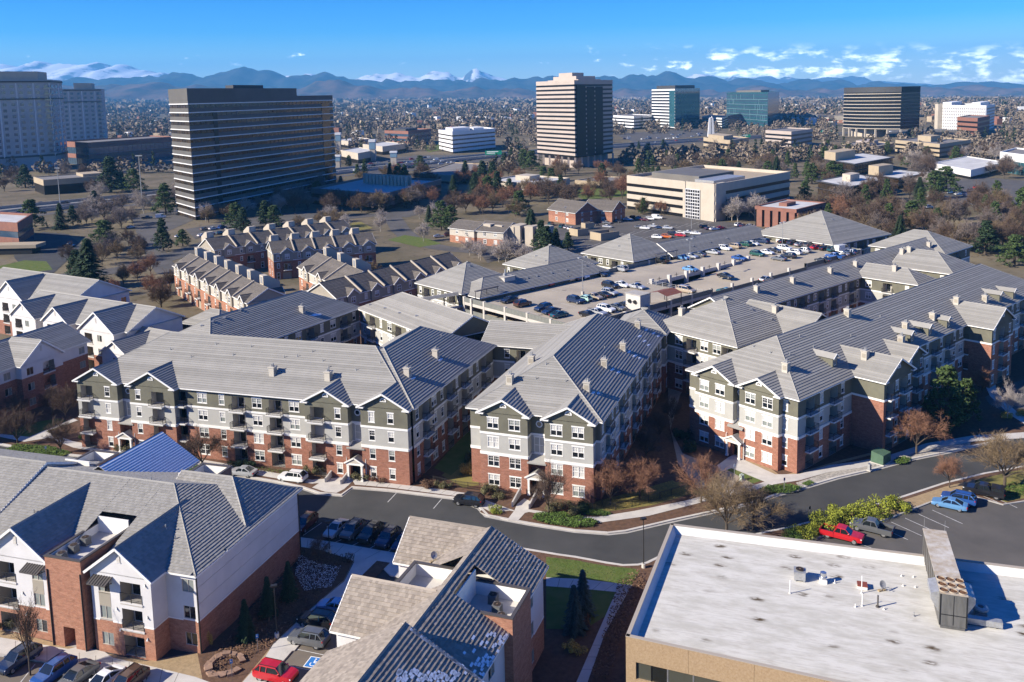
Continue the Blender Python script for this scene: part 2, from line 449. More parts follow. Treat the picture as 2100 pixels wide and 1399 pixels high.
# ------------------------------------------------------------------ buildings
BUILDINGS = []
class Bld:
 def __init__(s,name,label,cat,x,y,group=None,roofmat=None,exposure=.50,step=.075):
  s.root = thing(name,label,cat,(x,y,0),0,group)
  s.o = Vector((x,y,0))
  s.mats = [M_BRICK,M_GREY,M_OLIVE,M_WHITE,M_STUCCO,M_CREAM,M_BRICK2,M_TAN,M_CONC,M_ROOM]
  s.wall = MB(Matrix.Translation(-s.o));s.roof = MB(Matrix.Translation(-s.o));s.trim = MB(Matrix.Translation(-s.o));s.cap = MB(Matrix.Translation(-s.o))
  s.planes = []
  s.roofmat = roofmat or M_TILE
  s.exposure,s.step = exposure,step
  s.nwin = 0;s.nbal = 0
  s.rng = random.Random(int(abs(x*13+y*7)))
  s.tile_w = None;s.singles = None
  s.win_style = 'sash';s.pane_child = True
  BUILDINGS.append(s)
 def add_plane(s,poly,tiles=True):
  poly = [Vector(p) for p in poly]
  s.planes.append(poly)
  courses(s.roof,poly,s.exposure,s.step,0,s.tile_w,s.singles,s.rng)
 def ridge(s,a,b,w=.3,lift=.05):
  a,b = Vector(a),Vector(b);up = Vector((0,0,lift))
  d = (b-a);d2 = Vector((d.x,d.y,0))
  side = Vector((-d2.y,d2.x,0)).normalized()*(w/2) if d2.length > 1e-4 else Vector((w/2,0,0))
  dn = Vector((0,0,-.10));top = Vector((0,0,.07))
  p = [a+up-side+dn,a+up+top,a+up+side+dn,b+up-side+dn,b+up+top,b+up+side+dn]
  s.cap.add(p,[[0,1,4,3],[1,2,5,4],[0,2,1],[3,4,5]],0)
 def window(s,pos,rz,w,h,style=None,variant=None,pane=True):
  style = style or s.win_style
  if variant is None:
   r = s.rng.random()
   if style == 'slider': variant = ((0,2),(2,2),(0,0),(2,0))[int(r*4)]
   else: variant = ((1,1),(1,0),(1,0),(0,0),(1,2),(2,0))[int(r*6)]
  fr,pn = win_mesh('w',w,h,style,variant)
  o = obj('window',fr,s.root,TR(pos[0]-s.o.x,pos[1]-s.o.y,pos[2],rz))
  obj('pane',pn,o)
  s.nwin += 1
  return o
 def balcony(s,pos,rz,w,h,depth=1.5,out=.8,style='std'):
  me,rl = bal_mesh(w,h,depth,out,style)
  o = obj('balcony',me,s.root,TR(pos[0]-s.o.x,pos[1]-s.o.y,pos[2],rz))
  obj('railing',rl,o)
  s.nbal += 1
 def facade(s,A,B,cols,floors,zmats,ztop,z0=0.,kinds=None,bands=(),flip=False):
  """wall from A to B (outside on the right hand side); cols: (kind, s) ; zmats: [(z_top, slot), ...]"""
  A,B = Vector((A[0],A[1],0)),Vector((B[0],B[1],0))
  d = (B-A);L = d.length;d /= L
  n = Vector((d.y,-d.x,0));rz = math.atan2(d.y,d.x)
  K = kinds or KINDS
  ops = []
  for c in cols:
   k = K[c[0]];fl = c[2] if len(c) > 2 else range(len(floors))
   for fi in fl:
    z = floors[fi]
    w,h,sill = k['w'],k['h'],k['sill']
    if c[1]-w/2 < .05 or c[1]+w/2 > L-.05 or z+sill+h > ztop: continue
    ops.append((c[1]-w/2,c[1]+w/2,z+sill,z+sill+h,k,fi))
  xs = sorted({0.,L,*[o[0] for o in ops],*[o[1] for o in ops]})
  zs = sorted({z0,ztop,*[o[2] for o in ops],*[o[3] for o in ops],*[z for z,_ in zmats if z0 < z < ztop]})
  def slot(z):
   for zt,m in zmats:
    if z < zt: return m
   return zmats[-1][1]
  for j in range(len(zs)-1):
   zm = (zs[j]+zs[j+1])/2
   run = None
   for i in range(len(xs)):
    inside = True
    if i < len(xs)-1:
     xm = (xs[i]+xs[i+1])/2
     inside = any(o[0] < xm < o[1] and o[2] < zm < o[3] for o in ops)
    if not inside and run is None: run = xs[i]
    if inside and run is not None:
     a,b = A+d*run,A+d*xs[i]
     s.wall.face([(a.x,a.y,zs[j]),(b.x,b.y,zs[j]),(b.x,b.y,zs[j+1]),(a.x,a.y,zs[j+1])],slot(zm));run = None
  for x0,x1,za,zb,k,fi in ops:
   a,b = A+d*x0,A+d*x1
   mid = (a+b)/2
   if k['t'] == 'win':
    dep = .14
    ai,bi = a-n*dep,b-n*dep
    sm = slot((za+zb)/2)
    for p,q,pi,qi,z_a,z_b in ((a,a,ai,ai,za,zb),(b,b,bi,bi,za,zb)):
     s.wall.face([(p.x,p.y,za),(pi.x,pi.y,za),(pi.x,pi.y,zb),(p.x,p.y,zb)],sm)
    s.wall.face([(a.x,a.y,zb),(b.x,b.y,zb),(bi.x,bi.y,zb),(ai.x,ai.y,zb)],sm)
    s.wall.face([(a.x,a.y,za),(b.x,b.y,za),(bi.x,bi.y,za),(ai.x,ai.y,za)],sm)
    s.window((mid.x-n.x*.03,mid.y-n.y*.03,za),rz,k['w'],k['h'],k.get('style'),k.get('variant'))
   elif k['t'] == 'bal':
    gb = k.get('style','std')
    s.balcony((mid.x,mid.y,za),rz,k['w'],k['h'],k.get('depth',1.5),k.get('out',.8) if fi > 0 else 0.,gb)
   elif k['t'] == 'hole':
    dep = k['depth']
    ai,bi = a-n*dep,b-n*dep
    for f,sl in (([ai,bi,bi,ai],k.get('back',9)),([a,ai,ai,a],slot(za+.1)),([bi,b,b,bi],slot(za+.1))):
     s.wall.face([(f[0].x,f[0].y,za),(f[1].x,f[1].y,za),(f[2].x,f[2].y,zb),(f[3].x,f[3].y,zb)],sl)
    s.wall.face([(a.x,a.y,zb),(ai.x,ai.y,zb),(bi.x,bi.y,zb),(b.x,b.y,zb)],9)
    s.wall.face([(a.x,a.y,za),(b.x,b.y,za),(bi.x,bi.y,za),(ai.x,ai.y,za)],8)
  for zb,h,p,blocks in bands:
   cuts = sorted([(o[0]-.12,o[1]+.12) for o in ops if o[2]-.3 < zb+h and o[3] > zb])
   x = 0.
   for c0,c1 in cuts+[(L,L)]:
    if c0-x > .1:
     a,b = A+d*x,A+d*min(c0,L)
     a2,b2 = a+n*p,b+n*p
     s.trim.add([(a.x,a.y,zb),(b.x,b.y,zb),(b2.x,b2.y,zb),(a2.x,a2.y,zb),(a.x,a.y,zb+h),(b.x,b.y,zb+h),(b2.x,b2.y,zb+h),(a2.x,a2.y,zb+h)],
                               [[3,2,6,7],[4,7,6,5],[0,1,2,3],[0,3,7,4],[1,5,6,2]],0)
    x = max(x,c1)
 def bar_roof(s,A,B,depth,ze,pitch,ends=('hip','hip'),oh=.55,wallslot=2,oh_end=None,fascia=True,skip='',holes_f=(),holes_k=()):
  """ridge roof over the rectangle with front line A-B, reaching depth behind it"""
  A,B = Vector((A[0],A[1],0)),Vector((B[0],B[1],0))
  d = (B-A);L = d.length;d /= L;n = Vector((d.y,-d.x,0))
  oe = oh if oh_end is None else oh_end
  e0 = oh if ends[0] == 'hip' else oe;e1 = oh if ends[1] == 'hip' else oe
  def P(x,y,z): return A+d*x-n*y+Vector((0,0,z))
  hw = depth/2+oh;zr = ze+pitch*hw
  c = [P(-e0,-oh,ze),P(L+e1,-oh,ze),P(L+e1,depth+oh,ze),P(-e0,depth+oh,ze)]
  r0 = P(-e0+(hw if ends[0] == 'hip' else 0),depth/2,zr);r1 = P(L+e1-(hw if ends[1] == 'hip' else 0),depth/2,zr)
  h0 = (hw if ends[0] == 'hip' else 0)-e0;h1 = L+e1-(hw if ends[1] == 'hip' else 0)
  def slope(holes,back):
   poly = [(-e0,-oh),(L+e1,-oh),(h1,depth/2),(h0,depth/2)]
   def put(pl):
    if len(pl) > 2:
     pts = [P(x,depth-y if back else y,ze+pitch*(y+oh)) for x,y in pl]
     s.add_plane(pts[::-1] if back else pts)
   rest = poly
   for x0,x1,t1 in sorted(holes):
    put(_clip(rest,0,x0,False));m = _clip(_clip(rest,0,x0,True),0,x1,False)
    put(_clip(m,1,t1,True));rest = _clip(rest,0,x1,True)
   put(rest)
  if 'f' not in skip: slope(holes_f,False)
  if 'k' not in skip: slope(holes_k,True)
  if ends[0] == 'hip': s.add_plane([c[3],c[0],r0])
  if ends[1] == 'hip': s.add_plane([c[1],c[2],r1])
  s.ridge(r0,r1)
  if ends[0] == 'hip': s.ridge(c[0],r0);s.ridge(c[3],r0)
  if ends[1] == 'hip': s.ridge(c[1],r1);s.ridge(c[2],r1)
  for e,i0,i1,rr,x in ((ends[0],3,0,r0,0.),(ends[1],1,2,r1,L)):
   if e != 'hip':
    a,b = P(x,0,ze-.1),P(x,depth,ze-.1)
    t = P(x,depth/2,ze+pitch*(depth/2+oh)-.03)
    s.wall.face([a,b,b+Vector((0,0,pitch*oh+.05)),t,a+Vector((0,0,pitch*oh+.05))],wallslot)
    for q in (c[i0],c[i1]):
     s.trim.beam(q+Vector((0,0,-.12)),rr+Vector((0,0,-.12)),.08,.26,0)
  if fascia:
   pts = [c[0],c[1],c[2],c[3]]
   for i in range(4):
    if (i == 1 and ends[1] != 'hip') or (i == 3 and ends[0] != 'hip'): continue
    p,q = pts[i],pts[(i+1) % 4]
    s.trim.beam(p+Vector((0,0,-.11)),q+Vector((0,0,-.11)),.10,.20,0)
   s.trim.face([x+Vector((0,0,-.10)) for x in c],0)
  return dict(ridge=(r0,r1),eave=c,zr=zr,P=P,L=L,d=d,n=n)
 def gable(s,A,B,back,ze,pitch,oh=.5,of=.55,wallslot=2,returns=True,vent='half',tri=True):
  """cross gable whose wall stands on A-B, its ridge running back behind it"""
  A,B = Vector((A[0],A[1],0)),Vector((B[0],B[1],0))
  d = (B-A);L = d.length;d /= L;n = Vector((d.y,-d.x,0))
  def P(x,y,z): return A+d*x-n*y+Vector((0,0,z))
  zr = ze+pitch*(L/2+oh)
  a0,a1 = P(-oh,-of,ze),P(-oh,back,ze)
  b0,b1 = P(L+oh,-of,ze),P(L+oh,back,ze)
  r0,r1 = P(L/2,-of,zr),P(L/2,back,zr)
  s.add_plane([a1,a0,r0,r1]);s.add_plane([b0,b1,r1,r0])
  s.ridge(r0,r1)
  if tri: s.wall.face([P(0,0,ze-.1),P(L,0,ze-.1),P(L,0,ze+pitch*oh-.02),P(L/2,0,zr-.03),P(0,0,ze+pitch*oh-.02)],wallslot)
  for q in (a0,b0):
   s.trim.beam(q+Vector((0,0,-.10)),r0+Vector((0,0,-.10)),.09,.28,0)
  for p,q in ((a0,a1),(b0,b1)):
   s.trim.beam(p+Vector((0,0,-.11)),q+Vector((0,0,-.11)),.10,.20,0)
  if returns:
   for x0,x1 in ((-oh,.75),(L-.75,L+oh)):
    p = [P(x0,-of,ze-.2),P(x1,-of,ze-.2),P(x1,.02,ze-.2),P(x0,.02,ze-.2)]
    s.trim.add(p+[q+Vector((0,0,.2)) for q in p],[[0,1,5,4],[1,2,6,5],[3,0,4,7],[4,5,6,7],[3,2,1,0]],0)
  rz = math.atan2(d.y,d.x)
  if vent == 'half':
   v = MB()
   k = 10
   pts = [(.55*math.cos(math.pi*i/k),0,.55*math.sin(math.pi*i/k)) for i in range(k+1)]
   inn = [(p[0]*.62,0,p[2]*.62) for p in pts]
   for i in range(k):
    v.add([(pts[i][0],-.07,pts[i][2]),(pts[i+1][0],-.07,pts[i+1][2]),(inn[i+1][0],-.07,inn[i+1][2]),(inn[i][0],-.07,inn[i][2]),
                       (pts[i][0],.02,pts[i][2]),(pts[i+1][0],.02,pts[i+1][2])],[[0,3,2,1],[0,1,5,4]],0)
   v.box(-.55,-.08,-.12,.55,.02,0,0)
   v.add([(p[0],-.02,p[2]) for p in inn],[list(range(len(inn)))],1)
   v.box(-.02,-.05,0,.02,-.02,.34,0);v.beam((0,-.04,.02),(.24,-.04,.24),.03,.03,0);v.beam((0,-.04,.02),(-.24,-.04,.24),.03,.03,0)
   c = P(L/2,0,ze+pitch*(L/2+oh)*.46)
   build('gable_window',v,[M_WHITE,M_GLASS],s.root,TR(c.x-s.o.x,c.y-s.o.y,c.z,rz))
  elif vent == 'slot':
   v = MB()
   v.box(-.22,-.05,0,.22,.02,1.0,0);v.box(-.3,-.07,-.1,.3,.02,0,1)
   for i in range(5): v.box(-.2,-.07,.1+i*.17,.2,-.04,.16+i*.17,1)
   c = P(L/2,0,ze+pitch*(L/2+oh)*.45)
   build('gable_vent',v,[M_CREAM,M_STUCCO],s.root,TR(c.x-s.o.x,c.y-s.o.y,c.z,rz))
  return dict(ridge=(r0,r1),zr=zr,P=P,L=L,d=d,n=n)
 def bar(s,A,B,depth,ze,pitch,ends=('hip','hip'),front=None,right=None,back=None,left=None,oh=.55,floors=None,zmats=None,bands=None,roof=True,**kw):
  A,B = Vector((A[0],A[1],0)),Vector((B[0],B[1],0))
  d = (B-A);L = d.length;d /= L;n = Vector((d.y,-d.x,0))
  C,D = B-n*depth,A-n*depth
  floors = floors or FL4;zmats = zmats or ZM4;bands = BD4 if bands is None else bands
  for a,b,cols in ((A,B,front),(B,C,right),(C,D,back),(D,A,left)):
   if cols is False: continue
   s.facade(a,b,pattern(cols,(b-a).length) if isinstance(cols,str) else (cols or []),floors,zmats,ze+.02,0.,kw.get('kinds'),bands)
  if roof: return s.bar_roof(A,B,depth,ze,pitch,ends,oh,kw.get('wallslot',zmats[-1][1]))
 def hit(s,px,py):
  """where the sight line of a pixel meets this building's roof"""
  o = Vector((0,0,HC));dr = Vector(ray(px,py));best = None
  for poly in s.planes:
   P,n,u,v = plane_frame(poly)
   den = dr.dot(n)
   if abs(den) < 1e-9: continue
   t = (P[0]-o).dot(n)/den
   if t <= 0: continue
   q = o+dr*t
   x,y = (q-P[0]).dot(u),(q-P[0]).dot(v)
   pts = [((p-P[0]).dot(u),(p-P[0]).dot(v)) for p in P]
   ins = False;j = len(pts)-1
   for i in range(len(pts)):
    if (pts[i][1] > y) != (pts[j][1] > y) and x < (pts[j][0]-pts[i][0])*(y-pts[i][1])/(pts[j][1]-pts[i][1])+pts[i][0]: ins = not ins
    j = i
   if ins and (best is None or t < best[0]): best = (t,q,n)
  return best
 def put(s,name,me,px,py,rz=0.,dz=0.):
  h = s.hit(px,py)
  if h is None: return None
  q = h[1]
  return obj(name,me,s.root,TR(q.x-s.o.x,q.y-s.o.y,q.z+dz,rz))
 def finish(s,smooth=False):
  if s.wall.f: build('wall',s.wall,s.mats,s.root)
  if s.roof.f:
   take = []
   if s.singles:
    s.singles.sort(key=lambda q: (q[0]-Vector((0,0,HC))).length)
    take = s.singles[:300]
    drop = set()
    for ctr,u,v,n,fi in take: drop |= {fi,fi+1,fi+2,fi+3}
    s.roof.f = [f for i,f in enumerate(s.roof.f) if i not in drop];s.roof.m = s.roof.m[:len(s.roof.f)]
   rf = build('roof',s.roof,s.roofmat,s.root)
   if s.singles: rf['kind'] = 'stuff'
   if take:
    w,e,st = s.tile_w-.008,s.exposure,s.step
    t = MB();t.add([(-w/2,0,st),(w/2,0,st),(w/2,e,0),(-w/2,e,0),(-w/2,0,-.01),(w/2,0,-.01)],[[0,1,2,3],[4,5,1,0],[4,0,3],[5,2,1]])
    me = t.mesh('roof_tile',[s.roofmat])
    for ctr,u,v,n,fi in take:
     R = Matrix((u,v,n)).transposed().to_4x4()
     obj('roof_tile',me,s.root,Matrix.Translation(ctr-s.o) @ R)
  if s.cap.f: build('ridge_cap',s.cap,s.roofmat,s.root)
  if s.trim.f: build('trim',s.trim,M_WHITE,s.root)
FL4 = [0.1,3.15,6.2,9.25]
ZM4 = [(5.95,0),(9.15,1),(99,2)]
BD4 = [(5.75,.42,.12,None),(9.05,.34,.09,None)]
KINDS = {
 'D': dict(t='win',w=1.85,h=1.7,sill=.75),'S': dict(t='win',w=1.05,h=1.7,sill=.75),
 'B': dict(t='bal',w=2.5,h=2.35,sill=.05,depth=1.5,out=.85),'T': dict(t='win',w=1.1,h=2.4,sill=-.3,variant=(0,0)),
 'd': dict(t='win',w=1.5,h=1.6,sill=.8,style='plain'),'s': dict(t='win',w=.9,h=1.6,sill=.8,style='plain'),
 'b': dict(t='bal',w=2.4,h=2.3,sill=.05,depth=1.4,out=.6),
}
def pattern(txt,L,lead=1.6):
 """spread the openings of a pattern string evenly; '-' is a gap"""
 n = len(txt);st = L/n
 return [(c,st*(i+.5)) for i,c in enumerate(txt) if c != '-']
# ------------------------------------------------------------------ the grey and brick apartment blocks
def V2(x,y): return Vector((x,y,0))
def dirv(deg): return Vector((math.cos(math.radians(deg)),math.sin(math.radians(deg)),0))
def px_cols(A,B,lst,z=6.0,py=None):
 """columns given by the photo's x; y is taken from the height z on the wall"""
 out = []
 for it in lst:
  k,px = it[0],it[1]
  y = 800.
  for _ in range(6):
   s = on_line(px,y,A,B)
   d = (Vector((B[0],B[1],0))-Vector((A[0],A[1],0))).normalized()
   p = Vector((A[0],A[1],0))+d*s
   y = proj(p.x,p.y,z)[1]
  out.append((k,s,*it[2:]))
 return out
def portico_mesh():
 mb = MB()
 for x in (-1.35,1.05): mb.box(x,-1.5,0,x+.3,-1.2,2.6,0);mb.box(x-.06,-1.56,0,x+.36,-1.14,.25,0);mb.box(x-.06,-1.56,2.45,x+.36,-1.14,2.6,0)
 mb.box(-1.5,-1.6,2.6,1.5,0,2.95,0)
 mb.add([(-1.7,-1.75,2.9),(0,-1.75,3.85),(1.7,-1.75,2.9),(-1.7,0,2.9),(0,0,3.85),(1.7,0,2.9)],[[0,1,4,3],[1,2,5,4]],1)
 mb.add([(-1.5,-1.62,2.95),(1.5,-1.62,2.95),(0,-1.62,3.75)],[[0,1,2]],2)
 mb.beam((-1.75,-1.74,2.88),(0,-1.74,3.84),.08,.22,0);mb.beam((1.75,-1.74,2.88),(0,-1.74,3.84),.08,.22,0)
 mb.box(-1.05,-.06,0,1.05,.02,2.5,3)
 for sx in (-1,1):
  mb.tube((sx*1.9,-.1,4.6),(sx*1.9,-.1,3.9),.06,.06,6,0);mb.tube((sx*1.9,-.1,3.9),(sx*1.7,-.9,3.5),.06,.06,6,0);mb.tube((sx*1.7,-.9,3.5),(sx*1.7,-.9,0),.06,.06,6,0)
 return mb.mesh('portico',[M_WHITE,M_TILE,M_CREAM,M_BLACK])
PORTICO = portico_mesh()
def ring_window_mesh():
 mb = MB();k = 16
 for i in range(k):
  a,b = 2*math.pi*i/k,2*math.pi*(i+1)/k
  mb.add([(.55*math.cos(a),-.06,.55*math.sin(a)),(.55*math.cos(b),-.06,.55*math.sin(b)),(.36*math.cos(b),-.06,.36*math.sin(b)),(.36*math.cos(a),-.06,.36*math.sin(a)),(.55*math.cos(a),.02,.55*math.sin(a)),(.55*math.cos(b),.02,.55*math.sin(b))],[[3,2,1,0],[0,1,5,4]],0)
 mb.add([(.36*math.cos(2*math.pi*i/k),-.02,.36*math.sin(2*math.pi*i/k)) for i in range(k)],[list(range(k))],1)
 return mb.mesh('round_window',[M_WHITE,M_GLASS])
RING = ring_window_mesh()
def chimney_mesh():
 mb = MB()
 mb.box(-.5,-.5,-1.0,.5,.5,1.25,0);mb.box(-.6,-.6,1.25,.6,.6,1.42,0)
 mb.box(-.3,-.3,1.42,.3,.3,1.5,1);mb.tube((.15,0,1.5),(.15,0,1.95),.12,.12,8,1,True);mb.tube((-.15,.1,1.5),(-.15,.1,1.85),.10,.10,8,1,True)
 mb.box(-.35,-.515,.2,.35,-.5,.95,2)
 return mb.mesh('chimney',[M_CREAM,M_STEEL,M_TAN])
CHIM = chimney_mesh()
def vent_mesh():
 mb = MB();mb.box(-.28,-.28,-.2,.28,.28,.10,0);mb.box(-.34,-.34,.10,.34,.34,.16,0)
 return mb.mesh('roof_vent',[M_STEEL])
VENT = vent_mesh()
def pipe_mesh():
 mb = MB();mb.tube((0,0,-.2),(0,0,.45),.07,.07,7,0,True);mb.tube((0,0,-.1),(0,0,.06),.16,.12,7,0)
 return mb.mesh('vent_pipe',[M_STEEL])
PIPE = pipe_mesh()
def chimneys(b,pts,me=None,name='chimney',rz=0.):
 for p in pts: b.put(name,me or CHIM,p[0],p[1],rz)
def snow_patch(b,px,py,w,l,ang,seed=0):
 """thin leftover snow lying in the lee of a chimney"""
 h = b.hit(px,py)
 if not h: return
 q,n = h[1],h[2]
 u = Vector((0,0,1)).cross(n).normalized();v = n.cross(u)
 rg = random.Random(seed);k = 14;mb = MB()
 pts = []
 for i in range(k):
  a = 2*math.pi*i/k;r = rg.uniform(.65,1.0)
  x,y = math.cos(a)*w*r,math.sin(a)*l*r
  ca,sa = math.cos(ang),math.sin(ang)
  pts.append(q-b.o+u*(x*ca-y*sa)+v*(x*sa+y*ca)+n*.05)
 c = sum(pts,Vector())/k+n*.05
 mb.add(pts+[c],[[i,(i+1) % k,k] for i in range(k)])
 o = build('snow_patch',mb,M_SNOW,b.root)
def dormer(b,px,py,ang,w=1.5,h=1.7,zoff=0.):
 """small roof dormer: its front faces along ang, foot on the roof at the pixel"""
 hh = b.hit(px,py)
 if not hh: return
 q = hh[1]-b.o
 mb = MB(TR(q.x,q.y,q.z,math.radians(ang)))
 D = 5.0   # front at x=0, running back (-x) into the slope
 x = w/2
 mb.face([(0,-x,-.3),(0,x,-.3),(0,x,h),(0,0,h+.55),(0,-x,h)],0)
 for sy in (-x,x): mb.face([(0,sy,-.3),(-D,sy,-.3),(-D,sy,h),(0,sy,h)],0)
 mb.box(.005,-.38,.25,.05,.38,h-.1,1);mb.box(.05,-.30,.35,.06,.30,h-.2,2)
 mb.box(.05,-.03,.3,.08,.03,h-.15,1)
 for s in (-1,1):
  mb.add([(.35,s*(x+.3),h-.12),(.35,0,h+.62),(-D,0,h+.62),(-D,s*(x+.3),h-.12)],[[0,1,2,3]],3)
  mb.beam((.36,s*(x+.3),h-.2),(.36,0,h+.54),.06,.18,1)
 build('dormer',mb,[M_OLIVE,M_WHITE,M_GLASS,M_TILE],b.root)
PITCH_A = .54
def block(b,A,B,proj_,depth_back,front,zmats=None,bands=None,ze=12.5,pitch=.54,side_cols=None,vent='half'):
 """bay standing proud of a bar, with its own front gable"""
 A,B = Vector((A[0],A[1],0)),Vector((B[0],B[1],0))
 d = (B-A).normalized();n = Vector((d.y,-d.x,0))
 a,c = A+n*proj_,B+n*proj_
 zmats = zmats or ZM4;bands = BD4 if bands is None else bands
 b.facade(a,c,front,FL4,zmats,ze+.02,0,None,bands)
 b.facade(c,B,side_cols or [],FL4,zmats,ze+.02,0,None,bands)
 b.facade(A,a,[],FL4,zmats,ze+.02,0,None,bands)
 return b.gable(a,c,depth_back+proj_,ze,pitch,oh=.5,of=.5,wallslot=zmats[-1][1],vent=vent)
# ---- the long block on the left
uB,vB = dirv(-17.2),dirv(70)
A0 = V2(-77.4,151.4);B0 = A0+uB*63.4
lb = Bld('apartment_building','long grey and brick apartment block with four front gables behind the parked white car','apartment building',A0.x,A0.y,'grey and brick apartment blocks')
nB = Vector((uB.y,-uB.x,0))
flat = px_cols(A0,B0,[('B',389-17),('D',418),('S',458),('B',492),('D',530),('B',568),('D',606)])
lb.bar(A0,B0,21.6,12.5,PITCH_A,('hip','hip'),front=flat,left='-SBS-SBS-',right=False,back='-DB-SDBS-SDBS-DB-')
Ap,Bp = A0+nB*1.2,B0+nB*1.2
def bl(x0,x1,cols,z=6.):
 s0,s1 = px_cols(Ap,Bp,[('x',x0),('x',x1)],z)
 a,c = A0+uB*s0[1],A0+uB*s1[1]
 cc = [(k,s-s0[1],*r) for k,s,*r in px_cols(Ap,Bp,cols,z)]
 block(lb,a,c,1.2,7.0,cc)
 return s0[1],s1[1]
g1 = bl(163,245,[('B',182),('S',224)])
g2 = bl(270,361,[('S',287),('B',327)])
g3 = bl(628,716,[('B',653),('S',695)])
g4 = bl(742,838,[('S',764),('S',803)])
for s0,s1 in ((g1[1],g2[0]),(g3[1],g4[0])):
 m = (s0+s1)/2;p = A0+uB*m+nB*.02
 rz = math.radians(-17.2)
 obj('portico',PORTICO,lb.root,TR(p.x-A0.x+nB.x*.3,p.y-A0.y+nB.y*.3,.2,rz))
 obj('round_window',RING,lb.root,TR(p.x-A0.x,p.y-A0.y,10.9,rz))
 lb.window((p.x,p.y,6.4),rz,1.1,2.5,variant=(0,0))
 mb = MB(TR(p.x-A0.x,p.y-A0.y,0,rz));mb.add([(-1.6,-.1,6.1),(1.6,-.1,6.1),(1.6,-1.3,5.4),(-1.6,-1.3,5.4),(-1.6,-1.3,5.2),(1.6,-1.3,5.2)],[[3,2,1,0],[4,5,2,3]]);build('porch_roof',mb,M_TILE,lb.root)
W0 = B0+uB*.4+vB*.2
W1 = W0+vB*35
lb.bar(W0,W1,20.6,12.5,PITCH_A,('hip','hip'),front='SBDSBSBDSB-',back=False,left=False,right=[])
L0,L1 = V2(-6.2,167.4),V2(9.,162.2)
lb.bar(L0,L1,11,12.5,PITCH_A,('gable','gable'),front='-SBD-',back=False,left=False,right=False)
C0,C1 = V2(-35.8,198.6),V2(-14.5,170.5)
lb.bar(C0,C1,14.5,12.5,.5,('hip','gable'),front='SBSDBSBSD',back='SDBSSBDS',left='SS',right=False)
D0,D1 = V2(-57.5,160.0),V2(-36.2,199.5)
lb.bar(D0,D1,18,12.5,.54,('hip','hip'),front='SBDSBSDBSDBS',back='SBDSBSDBSDBS',left='SBS',right='SBS')
chimneys(lb,[(560,768),(674,778),(894,732),(836,770),(620,640)],rz=vB.to_2d().angle_signed(Vector((1,0))))
chimneys(lb,[(350,718),(392,733),(443,707),(478,729),(515,712),(583,734),(610,732),(641,722),(662,741),(674,754),(730,760),(642,600),(780,745),(905,690)],PIPE,'vent_pipe')
chimneys(lb,[(435,660),(460,652),(492,636),(415,668),(548,612),(585,600),(618,588),(640,580),(662,576),(690,572),(710,570),(760,625),(790,632),(820,642),(855,648)],VENT,'roof_vent')
snow_patch(lb,648,646,2.,.5,-.2,3);snow_patch(lb,848,776,1.0,.22,-.1,4);snow_patch(lb,903,738,1.0,.25,-.1,5)
# ---- the middle block
uC,vC = dirv(-20.3),dirv(69.8)
cR = V2(12.4,125.3);cL = cR-uC*21.0
mc = Bld('apartment_building','narrow grey and brick apartment block seen end-on, snow streaks on its roof','apartment building',cL.x,cL.y,'grey and brick apartment blocks')
nC = Vector((uC.y,-uC.x,0))
mc.bar(cL,cR,49.5,12.5,PITCH_A,('hip','hip'),front=[],right=False,left=False,back=False,roof=False)
mc.facade(cR,cR-nC*49.5,pattern('SBSDBSSBDSBSSBSD',49.5),FL4,ZM4,12.52,0,None,BD4)
mc.facade(cL-nC*49.5,cL,pattern('SBDSBSSBDSBSSBSS',49.5),FL4,ZM4,12.52,0,None,BD4)
mc.facade(cR-nC*49.5,cL-nC*49.5,pattern('-SBDS-',21),FL4,ZM4,12.52,0,None,BD4)
def long_roof(b,A,B,depth,**k):  # A-B the short front; ridge runs back
 d = (B-A).normalized();n = Vector((d.y,-d.x,0));L = (B-A).length
 return b.bar_roof(B,B-n*depth,L,12.5,PITCH_A,('hip','hip'),**k)
long_roof(mc,cL,cR,49.5)
Ap2,Bp2 = cL+nC*1.6,cR+nC*1.6
def bl2(x0,x1,cols):
 s0,s1 = px_cols(Ap2,Bp2,[('x',x0),('x',x1)],6.)
 cc = [(k,s-s0[1],*r) for k,s,*r in px_cols(Ap2,Bp2,cols,6.)]
 block(mc,cL+uC*s0[1],cL+uC*s1[1],1.6,7.0,cc)
 return s0[1],s1[1]
h1 = bl2(986,1083,[('D',1012),('D',1056)])
h2 = bl2(1118,1217,[('D',1142),('D',1186)])
p = cL+uC*((h1[1]+h2[0])/2)+nC*.02
rz = math.radians(-20.3)
obj('portico',PORTICO,mc.root,TR(p.x-cL.x+nC.x*.6,p.y-cL.y+nC.y*.6,.2,rz))
obj('round_window',RING,mc.root,TR(p.x-cL.x,p.y-cL.y,10.9,rz))
mc.window((p.x,p.y,6.3),rz,1.7,2.5,variant=(0,0))
mb = MB(TR(p.x-cL.x,p.y-cL.y,0,rz));mb.add([(-1.5,-.05,6.1),(1.5,-.05,6.1),(1.5,-1.7,5.3),(-1.5,-1.7,5.3),(-1.5,-1.7,5.1),(1.5,-1.7,5.1)],[[3,2,1,0],[4,5,2,3]]);build('porch_roof',mb,M_TILE,mc.root)
E0 = cR-nC*49.4-uC*10 ;E1 = cR-nC*49.4+uC*.6
mc.bar(E0,E1,12,12.5,PITCH_A,('hip','hip'),front=[],back='SBS',right='SBS')
chimneys(mc,[(1204,800),(1240,752),(1278,718),(1308,672),(1046,785),(1090,745)],rz=rz)
chimneys(mc,[(1099,778),(1120,748),(1160,783),(1058,820),(1240,715),(1180,860)],PIPE,'vent_pipe')
